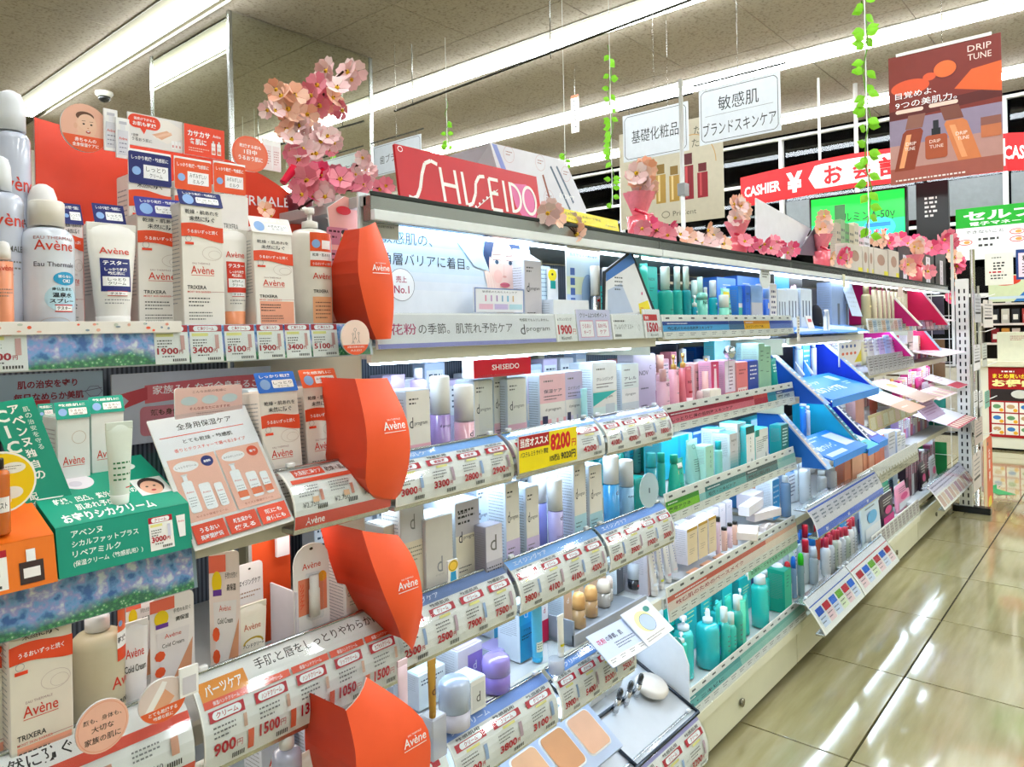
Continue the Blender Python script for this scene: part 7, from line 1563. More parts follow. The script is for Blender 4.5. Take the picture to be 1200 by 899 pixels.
# base: coloured capped bottles and packs
WHERE='on the lowest blue bay shelf'
RC='#d0182c'
for xl,xr,yt,Y,c,cc,k,d_ in ((918,927,658,.935,'#9fb4bc',RC,'dome','small clear bottle with dull red cap'),(926,933,652,.955,'#7f9fc0','#1f78e6','dome','clear bottle with blue cap and dark label'),(934,942,648,.94,'#8fb0b4','#28d81c','dome','clear bottle with bright green cap'),(939,948,633,.97,'#c9d0cc','#c81a30','screw','grey bottle with dark red cap'),(946,956,626,.985,'#c9d6e0','#1f86ea','screw','white bottle with round blue cap'),(961,970,632,.96,'#b8d6e0','#d8203a','screw','white and teal bottle with red flip cap'),(939,947,615,1.02,'#d9d9d6','#c2182c','screw','tall back bottle with crimson cap'),(953,961,615,1.03,'#e0603a','#d01a2c','screw','back bottle with red patterned cap'),(966,974,617,1.0,'#c81c34','#d8203a','pump','all-red bottle with red pump'),(948,958,641,.94,'#b4c2ca','#c6d0da','dome','clear bottle with silver ribbed cap'),(970,977,634,.985,'#6a6450','#7a7458','screw','dark olive slim bottle'),(979,987,631,.99,'#e4e6e4','#f2f2f0','screw','white bottle with dark green neck')):
    bottle(d_,xl,xr,yt,B5,Y,c,cc,.28,.85,lambda A,w,h:(A.rect(-w*.05,h*.08,w*.4,h*.45,'#f0f0f0'),A.lines(0,h*.4,w*.25,3,h*.1,h*.03,'#a44')),'gloss',k)
for xl,xr,yt,c,d_ in ((987,994,626,'#e9e6ea','white carton with red corner'),(994,1000,620,'#3f62b4','white and navy slim carton')):carton(d_,xl,xr,yt,B5,.97,.05,c,'#eceef2',art=lgt('#c24',2,.9))
holder('slanting price sheet with red and blue colour squares, left one',2.45,2.90,.165,.262,lambda A,w,h:(A.rect(0,h*.8,w,h*.2,'#f2f2f4'),A.rect(0,h*.76,w,h*.03,'#2f5fc0'),[(A.rect(w*(.05+.155*k),h*.45,w*.13,h*.2,['#2f5fc8','#c2182c','#2f6fd8','#6fae2a','#c2182c','#2f6fd8'][k]),A.rect(w*(.05+.155*k),h*.15,w*.13,h*.28,['#d6e2f6','#f6d3d6','#d6e2f6','#e6f0c9','#f6d3d6','#d6e2f6'][k]),A.lines(w*(.06+.155*k),h*.35,w*.1,2,h*.1,h*.03,'#445',k))for k in range(6)]),bulge=.004,y0=.79,y1=.86)
holder('slanting price sheet with red and blue colour squares, right one',2.905,3.42,.165,.262,lambda A,w,h:(A.rect(0,h*.8,w,h*.2,'#f2f2f4'),A.rect(0,h*.76,w,h*.03,'#c2304a'),[(A.rect(w*(.05+.155*k),h*.45,w*.13,h*.2,['#c2182c','#2f6fd8','#6fae2a','#c2182c','#2f6fd8','#c2182c'][k]),A.rect(w*(.05+.155*k),h*.15,w*.13,h*.28,['#f6d3d6','#d6e2f6','#e6f0c9','#f6d3d6','#d6e2f6','#f6d3d6'][k]),A.lines(w*(.06+.155*k),h*.35,w*.1,2,h*.1,h*.03,'#445',k))for k in range(6)]),bulge=.004,y0=.79,y1=.86)
# ================================================================ pink bays
P1_,P2_,P3_,P4_,P5_=ZS[4]
Q1,Q2,Q3,Q4,Q5=ZS[5]
WHERE='on the top pink bay shelf'
bottle('tall beige-gold bottle with rounded shoulders',1009,1020,330,P1_,.94,'#c9bc94','#b9ab88',.2,.6,lambda A,w,h:A.rect(-w*.3,h*.45,w*.6,h*.05,'#efe0a0'),'gloss')
for k,(xl,xr,yt)in enumerate(((1021,1027,329),(1028,1033,332),(1034,1038,332),(1039,1043,331),(1044,1048,335),(1048,1052,337),(1052,1056,338),(1056,1060,339),(1060,1063,341))):
    bottle('slim beige bottle with dark cap in the row',xl,xr,yt,P1_,.935,'#d6c8a8','#5a4e3a',.08,.9,lambda A,w,h:A.lines(-w*.2,h*.7,w*.4,4,h*.08,h*.02,'#a89468'),neck=False)
strip('price_rail','ticket rail with orange, blue and grey tiny tickets',3.42,4.31,1.135,1.20,lambda A,w,h:[(A.rect(w*(.02+.082*k),h*.08,w*.07,h*.8,['#e9c9b0','#b9cde6','#d6d6d0','#f0c0a0','#a9c0e0','#e0d6c8'][k % 6]),A.lines(w*(.03+.082*k),h*.7,w*.05,4,h*.14,h*.05,'#565',k))for k in range(12)],where='below the beige slim cartons')
sidewing('magenta side board with beige bottle photo edge',4.05,[(.82,P1_-.01),(1.0,P1_+.21),(1.2,P1_+.21),(1.2,P1_-.01)],'#c2186a','#eceaea','#c9b48c','at the end of the beige cartons')
sidewing('crimson side board with pale blue edge',4.75,[(.82,Q1-.01),(.96,Q1+.2),(1.2,Q1+.2),(1.2,Q1-.01)],'#c8144a','#cfe0ea','#d9604a','near the slotted end post')
slope('white shelf sheet with pink print',4.80,5.2,Q1+.015,.86,Q1+.05,1.0,'#f2dfe4',lgt('#b66'),where='on the top shelf at the far end')
strip('price_rail','dark plum ticket rail with pink tickets',4.33,5.2,1.13,1.19,lambda A,w,h:(A.rect(0,0,w,h,'#6a3450'),[A.rect(w*(.04+.12*k),h*.15,w*.09,h*.7,['#c9909c','#a09ac0','#d9b0b8'][k % 3])for k in range(8)]),where='under the crimson side board')
WHERE='on the second pink bay shelf'
boardY('leaflet_board','white leaflet board with yellow triangle and blue figures','board',983,1012,400,428,.95,lambda A,w,h:(A.rect(0,0,w,h,'#ece9ea'),A.poly([(w*.6,h*.1),(w*.95,h*.1),(w*.95,h*.75)],'#e0cc1a'),[A.ell(w*(.15+.16*k),h*.8,w*.04,h*.07,'#1f4fa0')for k in range(4)],[A.ell(w*(.15+.16*k),h*.5,w*.05,h*.06,'#e0603a')for k in range(4)]),'#eee',where='right of the royal blue side board')
for k,(xl,xr,yt,c)in enumerate(((1013,1018,397,'#ece4c8'),(1019,1026,396,'#d9d6dc'),(1027,1032,397,'#d6d9ec'),(1032,1039,396,'#b9a6dc'),(1039,1046,393,'#9fb4ec'),(1046,1050,396,'#c9b0dc'))):
    pouch('hanging clear pack tinted lilac or cream',xl,xr,yt,P2_+.03,.935,c,'#f0f0f4',lgt('#76a',4,.9),cat='pack')
strip('price_rail','grey ticket rail with dark speckled tickets, second level',3.42,4.25,.95,1.035,lambda A,w,h:(A.rect(0,0,w,h,'#b9b4b8'),[(A.rect(w*(.02+.1*k),h*.1,w*.08,h*.8,'#d6cfd0'),A.lines(w*(.03+.1*k),h*.8,w*.06,5,h*.14,h*.06,'#534',k))for k in range(10)]),where='in the pink bay')
sidewing('magenta leaning board with white edge',4.05,[(.86,P2_+.05),(.98,P2_+.2),(1.1,P2_+.2),(1.1,P2_+.05)],'#c2187a','#e9eef4','#fff','on the second shelf behind the white box')
for xl,xr,yt,c,d_ in ((1053,1065,403,'#f2eef0','white box with black and white round faces'),(1063,1070,388,'#ecdfe6','pale pink bow-shaped pack'),(1076,1082,394,'#f2e9d9','white bottle-shaped pack beside red one'),(1077,1081,405,'#e0203a','small bright red pack')):carton(d_,xl,xr,yt,P2_+.04,.94,.04,c,c,art=lgt('#333',2,.5))
sidewing('bright red and pale blue leaning triangular board',4.62,[(.84,Q2+.06),(.97,Q2+.24),(1.1,Q2+.24),(1.1,Q2+.06)],'#e01a50','#a9cdec','#bcd8ee','on the second shelf at the far end')
slope('white and pink tester sheet sticking out',4.42,5.15,Q2+.035,.80,Q2+.07,1.0,'#eddbe2',lgt('#c68',4),where='on the second shelf at the far end')
# third shelf
WHERE='on the third pink bay shelf'
carton('large dusty rose carton with brown side',1002,1012,456,P3_+.001,.92,.10,'#b98478','#c9a0a0',top='#f2e4e6',art=None)
bottle('copper-red bottle with pale cap and white label',1019,1028,461,P3_,.96,'#c0583c','#f0e0de',.12,.8,lambda A,w,h:A.rect(-w*.3,h*.05,w*.6,h*.25,'#f2f2f0'),'gloss')
slope('beige palette board sloping forward, left one',3.62,3.93,P3_+.045,.78,P3_+.12,1.0,'#e9d4cc',lambda A,w,h:(A.rect(0,0,w,h*.4,'#c99c80'),A.lines(w*.2,h*.2,w*.5,1,1,h*.04,'#f2e0d0')),where='on the third pink bay shelf')
slope('beige palette board sloping forward, right one with gold bottle',3.97,4.30,P3_+.06,.80,P3_+.15,1.05,'#eccfd0',lambda A,w,h:(A.rect(0,0,w,h*.35,'#b89a88'),A.ell(w*.5,h*.7,w*.2,h*.1,'#d98a4a')),where='on the third pink bay shelf')
bottle('small amber gold bottle on the beige palette board',1043,1047,444,P3_+.14,.98,'#d0a050','#e0b468',.2,.9,None)
strip('price_rail','ochre and cream speckled ticket rail',3.42,4.31,.70,.775,lambda A,w,h:(A.rect(0,0,w,h,'#b9a25a'),[A.rect(w*(.02+.12*k),h*.12,w*.09,h*.7,['#d6c9a8','#c99a8a','#cfd0b0'][k % 3])for k in range(8)]),where='below the beige palette boards')
for k,(xl,xr,yt,c)in enumerate(((1076,1082,441,'#d83a86'),(1083,1089,442,'#c82a7a'),(1090,1096,441,'#e04a90'),(1084,1090,448,'#d0c0dc'),(1092,1097,449,'#ecb6c8'))):
    pouch('magenta bow-topped gift pack',xl,xr,yt,Q3+.045,.93 if k > 2 else .97,c,'#f2e6ec',lgt('#fff',2),cat='pack')
slope('white and pink speckled shelf sheet',4.35,4.85,Q3+.02,.80,Q3+.05,.93,'#e9d6d8',lambda A,w,h:[A.rect(w*.1*k,h*.1,w*.07,h*.6,['#d9a0a8','#e9e0c0','#c9a890'][k % 3])for k in range(10)],where='under the magenta packs')
slope('white sheet with red tickets at the end post',4.88,5.2,Q3+.04,.80,Q3+.10,1.0,'#ece6ea',lambda A,w,h:(A.lines(w*.1,h*.8,w*.8,3,h*.12,h*.04,'#a66'),A.rect(0,0,w,h*.3,'#c0304a')),where='on the third shelf')
# fourth shelf
WHERE='on the fourth pink bay shelf'
for k,(xl,xr,yt,Y,c)in enumerate(((989,997,516,.93,'#c97a5c'),(998,1010,510,.925,'#d9a284'),(1011,1018,512,.95,'#dc9a7a'),(1018,1024,514,.94,'#e0a080'),(1025,1031,513,.95,'#d9805c'),(1031,1037,510,.96,'#e08a70'))):
    carton('salmon-orange carton with white pegs on top',xl,xr,yt,P4_,Y,.06,c,c,top='#f6dfe6',art=lgt('#a0523a',2,.8))
for k,(xl,xr,yt,c)in enumerate(((1041,1049,506,'#dfe4f2'),(1051,1056,505,'#f0f2f6'),(1056,1061,509,'#e4e8f0'))):carton('bluish white carton with dark oval top mark',xl,xr,yt,P4_,.94,.06,c,'#c9d6f0',art=lgt('#8090a8',4,.8))
slope('lilac printed tester board with pink edge',4.30,4.72,Q4+.13,.84,Q4+.22,.92,'#c9b4dc',lgt('#96a',6,.9),where='on the fourth shelf')
slope('large white tester sheet with red price tickets',4.62,5.2,Q4+.06,.76,Q4+.14,1.05,'#eceaf0',lambda A,w,h:(A.rect(0,0,w,h*.2,'#b8304a'),[A.rect(w*(.05+.12*k),h*.03,w*.08,h*.14,'#e9d9c9')for k in range(8)],A.lines(w*.1,h*.85,w*.8,5,h*.1,h*.03,'#98a'),A.ell(w*.45,h*.75,w*.07,h*.08,'#d83a2a'),A.ell(w*.3,h*.7,w*.06,h*.1,'#e9c0c0')),where='near the end post')
strip('price_rail','beige ticket rail with row of white pegs',3.25,4.31,.455,.545,lambda A,w,h:(A.rect(0,0,w,h*.5,'#b9b096'),[A.rect(w*(.02+.05*k),h*.4,w*.03,h*.5,'#f2eeea')for k in range(20)],[A.lines(w*(.02+.1*k),h*.3,w*.07,2,h*.14,h*.05,'#665',k)for k in range(10)]),where='below the salmon cartons')
# base
WHERE='on the lowest pink bay shelf'
MK=(('#2f9be0',990,1004,601,.94,'large silver-blue refill pouch with bright blue top'),('#cfe4f6',1012,1034,576,.925,'pale blue and white face mask pack with black hole'),('#2a2230',1034,1049,579,.94,'black and magenta face mask pack'),('#1f7a5a',1030,1046,567,.99,'dark green-topped face mask pack'),('#f0a0c0',1052,1068,566,.96,'pink and pale blue face mask pack'),('#e6c85a',1056,1075,557,.985,'yellow bordered face mask pack'),('#3a4a7a',1058,1077,547,1.02,'dark blue face mask pack'),('#241a28',1080,1087,541,.95,'black slim pack'),('#2a1c26',1087,1093,537,.96,'black slim pack, second'),('#b9bcc4',1092,1099,533,.95,'silver slim pack'),('#7fa0b8',1036,1050,561,1.05,'light blue-white mask pack at the back'))
for c,xl,xr,yt,Y,d_ in MK:
    pouch(d_,xl,xr,yt,P5_,Y,c,'#eef2f4' if 'mask' in d_ else c,lambda A,w,h,c=c:(A.rect(w*.1,h*.08,w*.8,h*.25,'#e04a90' if 'magenta' in d_ else '#e6ecf0'),A.ell(w*.5,h*.5,w*.25,h*.12,'#d84a8a' if c != '#cfe4f6' else '#5fb0e6'),A.lines(w*.15,h*.85,w*.7,3,h*.08,h*.025,'#fff' if c[1]in '123' else '#345')),cat='pack')
pouch('silver refill pouch with violet label behind the blue top',1003,1013,596,P5_,.965,'#c9ccd4','#2f9be0',lambda A,w,h:A.rect(w*.3,h*.3,w*.4,h*.4,'#4a4a9a'),cat='pack')
t=strip('price_rail','row of small clear ticket holders at floor level',3.43,4.31,.175,.245,lambda A,w,h:[(A.rect(w*(.01+.083*k),h*.1,w*.07,h*.8,'#c4bcbc'),A.lines(w*(.02+.083*k),h*.8,w*.05,4,h*.18,h*.06,'#646',k))for k in range(12)],where='below the face mask packs')
holder('slanting price sheet with beige and violet tickets',4.32,5.2,.20,.31,lambda A,w,h:(A.rect(0,h*.6,w,h*.4,'#e4dcec'),A.lines(w*.03,h*.85,w*.9,2,h*.14,h*.05,'#436'),[A.rect(w*(.02+.1*k),h*.08,w*.08,h*.45,['#c99a8a','#d9b8a0','#b88a9a'][k % 3])for k in range(10)]),bulge=.004,y0=.78,y1=.86,where='at the far end near the post')
# ================================================================ blossoms, garlands
def petal5(mb,r,c,c2):
    for k in range(5):
        a=2*math.pi*k/5;q=[]
        for rr,da,z in ((.1,0,0),(.5,-.62,.10),(.9,-.6,.26),(1.08,-.26,.36),(.97,0,.32),(1.08,.26,.36),(.9,.6,.26),(.5,.62,.10)):
            q.append((r*rr*math.cos(a+da),r*rr*math.sin(a+da),r*z))
        mb.add(q,[[0,1,2,4],[2,3,4],[0,4,6,7],[4,5,6]],c if k % 2 else c2,'petal')
    mb.lathe([(r*.2,.0),(r*.16,r*.16),(0,r*.2)],'#f2c53a','petal',7)
    mb.lathe([(r*.07,r*.16),(r*.05,r*.3),(0,r*.31)],'#7a3a20','petal',5)
PAL={'pale':('#f8dfdc','#f6cfcf'),'peach':('#f7b99c','#f9cbb4'),'pink':('#f08aa0','#f49aa8'),'hot':('#e8507c','#ee7090')}
def blossom(parent,p,r,kind,n=None):
    rg=random;rx=math.radians(rg.uniform(50,120));rz=math.radians(-40+rg.uniform(-45,45))
    part('blossom',parent,lambda mb:petal5(mb,1.,*PAL[kind]),kind,p,(rx,rg.uniform(-.4,.4),rz)).scale=(r,r,r)
def pt(px,py,Y):x,z=onY(px,py,Y);return Vector((x,Y,z))
def branch(desc,where,Y,flowers,stems,base=None):
    b=pt(*(base or stems[0][0]),Y);t=thing('cherry_branch',desc,'artificial flowers',b,where=where)
    for st in stems:
        pts=[pt(q[0],q[1],Y)-b for q in st]
        part('stem',t,lambda mb,pts=pts:mb.tube(pts,.0022,'#3a241c','matte',6))
    flowers=flowers+[(px+random.uniform(-9,9),py+random.uniform(-8,8),s*.9,k)for (px,py,s,k)in flowers]
    for (px,py,s,k)in flowers:
        yy=Y+random.uniform(-.03,.015);p=pt(px,py,yy);D=p.x*fw.x+p.y*fw.y
        blossom(t,p-b,s/FP*D*.6,k)
    return t
random.seed(11)
F=[(383,82,24,'pale'),(408,85,26,'pale'),(412,92,22,'pale'),(395,103,24,'pale'),(372,100,24,'pink'),(365,112,22,'pink'),(390,115,22,'peach'),(375,124,24,'pink'),(393,122,22,'pink'),(345,112,26,'peach'),(330,113,24,'peach'),(338,128,26,'peach'),(352,125,24,'peach'),(322,130,20,'pale'),(341,134,24,'peach'),(360,134,22,'peach'),(336,152,22,'peach'),(352,150,24,'pale'),(367,158,26,'pale'),(384,160,22,'pale'),(345,168,24,'pale'),(355,175,24,'pale'),(366,182,24,'pale'),(340,178,20,'pink'),(378,170,18,'pink'),(392,168,16,'pale'),(350,187,22,'pink')]
branch('tall bunch of pink cherry blossom rising over the shelf','before the mirror column',1.14,F,[[(352,252),(346,205),(350,165),(368,132),(385,100)],[(352,250),(358,190),(364,160)],[(346,205),(338,160),(330,125)],[(385,100),(402,84)]])
F=[(360,212,30,'pink'),(378,207,28,'hot'),(395,210,28,'pink'),(352,224,24,'pink'),(383,226,24,'pale'),(398,215,20,'pink'),(412,213,24,'pink'),(427,217,20,'pink'),(445,222,20,'pink'),(452,218,18,'pink'),(392,239,20,'pale'),(394,254,20,'pale'),(366,230,22,'hot'),(425,185,16,'pale'),(430,200,20,'pale'),(422,198,16,'pale'),(310,246,16,'peach')]
branch('low spray of deep pink blossom with pale flowers','left of the red brand sign',1.05,F,[[(398,222),(415,200),(425,182)],[(350,245),(380,225),(450,220)],[(392,262),(393,238)]])
t=thing('ribbon_bow','shiny red ribbon bow','ribbon',pt(362,205,1.06),where='between the tall and low cherry blossom')
part('bow',t,lambda mb:(mb.tube([(-.05,0,-.02),(-.03,0,.005),(0,0,0),(.03,0,.012),(.03,0,-.006),(0,0,0)],[.006,.009,.004,.008,.008,.004],'#d8143c','gloss'),))
t=thing('flower_pot','dark stand holding the cherry stems','pot',pt(352,262,1.14)-Vector((0,0,.0)),where='on the white bay canopy')
t.location.z=1.3985;part('pot',t,lambda mb:mb.lathe([(.02,0),(.025,.03),(.02,.03)],'#7a2a3a','plastic',14))
def bouquet(px,ytop,ybot,wpx,Y,desc,where,nb_=9):
    x,zt=onY(px,ytop,Y);zb=1.3985;t=thing('potted_blossom',desc,'flower pot',(x,Y,zb),where=where)
    D=x*fw.x+Y*fw.y;W=wpx/FP*D;H_=zt-zb;ph=H_*.32
    part('vase',t,lambda mb:mb.lathe([(W*.28,0),(W*.3,ph*.3),(W*.33,ph),(W*.18,ph*1.05)],'#f26a7a','gloss',16))
    def paper(mb):
        vs=[];n=12
        for k in range(n*2):
            a=math.pi*k/n;rr=(W*.42 if k % 2 else W*.34);vs += [(W*.16*math.cos(a),W*.16*math.sin(a),ph*1.02),(rr*math.cos(a),rr*math.sin(a),ph*1.9)]
        m_=n*2;mb.add(vs,[[2*k,2*((k+1)% m_),2*((k+1)% m_)+1,2*k+1]for k in range(m_)],'#f28a98','petal',True)
    part('wrapping',t,paper)
    part('ribbon',t,lambda mb:(mb.tube([(-W*.42,-W*.1,ph*1.2),(-W*.18,-W*.24,ph*1.08),(0,-W*.26,ph*1.03),(W*.2,-W*.24,ph*1.1),(W*.45,-W*.12,ph*.95)],W*.045,'#e01a48','gloss',6),))
    for k in range(nb_):
        a=k*2.4;rr=W*.34*math.sqrt((k+.5)/nb_);blossom(t,(rr*math.cos(a),-abs(rr*math.sin(a))*.6,H_*(.62+.32*((k*5)% nb_)/nb_)),W*.28,'peach' if k % 3 else 'pale')
bouquet(748,188,262,46,.98,'coral pink gift vase with ribbon and peach blossom','before the perfume-bottle poster',13)
bouquet(863,232,282,36,.98,'coral pink vase with peach blossom','left of the white triangular board',11)
bouquet(962,248,300,30,.98,'coral pink wrapped vase with red ribbon tail','right of the white triangular board',9)
bouquet(1072,278,320,24,.93,'small coral vase with peach blossom','between the black cases',8)
def garland(desc,where,Y,pts,s,kinds):
    x,z=onY(pts[0][0],pts[0][1],Y);t=thing('blossom_garland',desc,'garland',(x,Y,1.3985),where=where);b=t.location.copy()
    P=[pt(a,b_,Y)-b for a,b_ in pts];part('stem',t,lambda mb:mb.tube(P,.0015,'#3a241c','matte',5))
    for i,(a,b_)in enumerate(pts):
        p=pt(a+random.uniform(-2,2),b_,Y+random.uniform(-.015,.015));D=p.x*fw.x+p.y*fw.y;blossom(t,p-b,s/FP*D*.68,kinds[i % len(kinds)])
garland('two pale blossoms hanging over the canopy edge','right of the red brand sign',.90,[(640,250),(650,254),(668,262),(676,275),(646,246)],20,('pale','peach'))
garland('pink blossom garland lying on the canopy','beside the first coral vase',.94,[(752,268),(760,264),(768,270),(777,273),(786,268),(784,276)],16,('pink','hot','pink'))
garland('pale blossom garland lying on the canopy','between first and second coral vases',.95,[(797,275),(806,277),(814,281),(822,284),(828,270),(836,276),(840,284),(848,286),(832,285)],15,('pale','peach','pale'))
garland('deep pink blossom garland along the canopy','right of the second coral vase',.95,[(872,283),(880,286),(888,290),(896,286),(904,291),(914,291),(922,296),(930,292),(908,284)],14,('pink','hot'))
garland('coral blossom garland at the foot of the third vase','before the beige cartons',.93,[(975,303),(984,302),(992,306),(990,298)],13,('peach','hot'))
garland('orange and peach blossom cluster on the beige boxes','below the green television',1.08,[(1025,280),(1032,283),(1040,285),(1035,276)],12,('peach','peach','hot'))
garland('pink blossom garland hung across the black cases','left of the green self-checkout sign',1.09,[(1045,283),(1053,281),(1062,285),(1072,284),(1082,288),(1092,290),(1098,284),(1107,281),(1112,277),(1115,286),(1112,294),(1100,292)],14,('pink','hot'))
garland('coral blossom mound at the end of the canopy','below the small coral vase',.93,[(1056,313),(1064,310),(1072,314),(1080,316),(1086,318),(1066,318)],13,('pink','peach'))
garland('hot pink blossom hanging beside the end post','on the far end panel',1.0,[(1119,302),(1122,312),(1118,322),(1123,306),(1117,334),(1116,350)],13,('peach','hot'))
def leafm(mb):mb.add([(0,0,0),(.3,-.02,.28),(.36,0,.55),(0,0,1.05),(-.36,0,.55),(-.3,-.02,.28),(0,-.06,.5)],[[0,1,6],[1,2,6],[2,3,6],[3,4,6],[4,5,6],[5,0,6]],'#7ec81e','leaf')
def leafm2(mb):mb.add([(0,0,0),(.3,-.02,.28),(.36,0,.55),(0,0,1.05),(-.36,0,.55),(-.3,-.02,.28),(0,-.06,.5)],[[0,1,6],[1,2,6],[2,3,6],[3,4,6],[4,5,6],[5,0,6]],'#d6e62a','leaf')
def vine(desc,where,px,y0,y1,D,lpx,n,seed,clumps):
    rg=random.Random(seed)
    if D == 0:D=(3.02-CH)/ray(px,y0)[2]
    top=atD(px,y0,D);bot=atD(px+(y1-y0)*.02,y1,D)
    t=thing('hanging_vine',desc,'artificial vine',top,where=where)
    part('cord',t,lambda mb:mb.tube([(0,0,HC-.002-top.z),(0,0,0),tuple(bot-top)],.0022,'#e9ece6','plastic',5))
    part('vine_stem',t,lambda mb:mb.tube([tuple((bot-top)*(k/10.)+Vector((.012*math.sin(k*1.7),.012*math.cos(k*1.9),0)))for k in range(11)],.003,'#5a8a1a','leaf',5))
    s=lpx/FP*D
    for k in range(n):
        q=clumps[k % len(clumps)]+rg.uniform(-.045,.045);p=(bot-top)*min(1,max(0,q));sd=1 if rg.random()> .5 else -1
        o=part('leaf',t,leafm2 if rg.random()> .65 else leafm,'l2' if rg.random()> .65 else 'l1',p+Vector((sd*s*.1*rt.x,sd*s*.1*rt.y,0)),(rg.uniform(-.3,.3),sd*rg.uniform(1.2,2.6),YAW-math.pi/2+rg.uniform(-.5,.5)));o.scale=(s,s,s)
vine('long green and yellow leaf vine on a white cord','left of the copper bottle poster',1013,0,275,3.1,14,44,3,(.03,.10,.17,.2,.28,.32,.40,.47,.5,.55,.63,.70,.8,.86,.92,.97))
vine('green leaf vine hanging from the ceiling rail','left of the first white category sign',714,52,244,0,9,34,5,(.1,.2,.3,.44,.5,.55,.6,.64,.7,.8,.9,.97))
vine('short green leaf vine hanging from the ceiling rail','above the red brand sign',523,115,176,0,7,12,8,(.5,.7,.85,.95))
vine('tiny green vine above the brush box','at the corner of the white box',662,176,200,4.9,7,9,9,(.2,.5,.8))
# ================================================================ on the canopy
def redsign(A,w,h):
    A.rect(0,0,w,h,'#c8101e');A.poly([(w*.76,h*.74),(w*.9,h*.78),(w*.97,h*.5),(w*.95,h*.12),(w*.85,h*.06),(w*.79,h*.3)],'#e06aa0');A.ring(w*.03,h*.93,w*.015,h*.05,.0012,'#fff',14)
    pts=[(.05,.12),(.075,.1),(.10,.14),(.125,.3),(.145,.55),(.17,.75),(.21,.82),(.25,.78)]
    for a,b in zip(pts[:-1],pts[1:]):A.line(w*a[0],h*a[1]*1.0+h*.02,w*b[0],h*b[1]+h*.02,h*.065,'#f6efe8')
    B=lambda x0,y0,x1,y1,t_=.05:A.line(w*x0,h*y0,w*x1,h*y1,h*t_*1.3,'#f6efe8')
    B(.265,.76,.275,.16);B(.36,.76,.37,.16);B(.27,.47,.365,.46);B(.41,.76,.42,.16)
    pts=[(.43,.16),(.46,.2),(.49,.4),(.50,.6),(.53,.74),(.57,.76)]
    for a,b in zip(pts[:-1],pts[1:]):B(*a,*b)
    B(.60,.74,.605,.16);B(.6,.74,.67,.74);B(.6,.47,.66,.47);B(.605,.16,.68,.16);B(.71,.76,.715,.16)
    B(.76,.76,.765,.16);A.ring(w*.77,h*.46,w*.075,h*.3,h*.06,'#f6efe8',20,-math.pi/2,math.pi/2);A.ring(w*.91,h*.46,w*.06,h*.3,h*.06,'#f6efe8',28)
    A.line(w*.44,h*.02,w*.66,h*.56,.0014,'#f6efe8');[A.ell(w*(.45+.03*k),h*(.08+.07*k),.003,.003,'#f6efe8')for k in range(7)]
slab('brand_sign','large glossy red brand sign with white lettering and pink splash','sign',((.822,.95,1.4),(1.211,.95,1.4),(.817,.965,1.505)),.006,redsign,'#c8101e')
slab('notice_strip','white paper strip with tiny black print','notice',((1.09,.936,1.398),(1.28,.936,1.398),(1.09,.94,1.41)),.001,lambda A,w,h:A.lines(w*.1,h*.4,w*.8,1,1,h*.2,'#333'),'#eee6dc',where='under the red brand sign')
def brushbox():
    Y=1.02;t=thing('brush_box','white gabled display box printed with make-up brushes','display box',(0,Y,0),where='behind the red brand sign')
    P=[onY(a,b,Y)for a,b in ((600,262),(574,167),(662,188),(688,247),(680,262))]
    def f(mb):
        mb.prism(P,0,.003,'#e6e6ee');A=Art(mb,FRONT(0,0,0))
        A.poly([onY(a,b,Y)for a,b in ((592,210),(576,168),(582,170),(602,222))],'#8f9fe0')
        for a,b,c,d,col in ((636,205,646,240,'#9a5a4a'),(645,195,668,246,'#5a6a80'),(652,195,672,238,'#6a7a90')):A.line(*onY(a,b,Y),*onY(c,d,Y),.006,col)
        for a,b in ((633,191),(663,204),(643,232),(596,181)):x,z=onY(a,b,Y);A.ring(x,z,.018,.018,.0007,'#c99');A.lines(x-.01,z+.004,.02,2,.006,.002,'#a66')
        A.text('花くすみケア',*onY(655,232,Y),.012,'#fff','l',.02,w=.06)
    part('front_face',t,f)
    Q=[onY(574,167,Y),onY(600,262,Y)]
    part('side_face',t,lambda mb:mb.add([(Q[0][0],0,Q[0][1]),(Q[1][0],0,Q[1][1]),(Q[1][0]-.02,.22,Q[1][1]),(Q[0][0]-.05,.16,Q[0][1]-.03)],[[0,1,2,3]],'#dfe0ea'))
brushbox()
slab('yellow_card','yellow rectangular card with small dark writing','card',(pt(657,258,.90),pt(726,272,.90),pt(655,243,.905)),.002,lambda A,w,h:(A.text('花粉からうるおいで守る',w*.08,h*.55,h*.2,'#554','l',.0,w=w*.6),A.text('アレルバリア',w*.12,h*.2,h*.17,'#554','l',0,w=w*.3),A.text('d program',w*.75,h*.25,h*.18,'#776','l',w=w*.2)),'#f2de28',where='on the canopy edge')
slab('low_box','long white low box lying on the canopy','box',((1.30,1.05,1.3985),(1.52,1.05,1.3985),(1.30,1.05,1.44)),.10,lambda A,w,h:A.text('TERRACE',w*.6,h*.3,h*.3,'#a9a','l',.01,w=w*.3),'#eef0f8',where='behind the yellow card')
def tri(desc,P,Y,col,back,where,txt=None):
    t=thing('triangular_board',desc,'board',(0,Y,0),where=where);Q=[onY(a,b,Y)for a,b in P]
    part('panel',t,lambda mb:(mb.prism(Q,0,.004,col),txt and Art(mb,FRONT(0,0,0)).text(txt[0],*onY(txt[1],txt[2],Y),.03,'#8ab','l',.01,w=.25)))
tri('plain white sloping-topped triangular board',[(886,285),(886,232),(950,268),(934,300),(886,293)][::-1],1.03,'#e9e9f0','#aaa','on the canopy before the cashier banner')
tri('dark mauve triangular board',[(934,298),(958,262),(960,300)][::-1],1.0,'#6f6676','#aaa','right of the white triangular board')
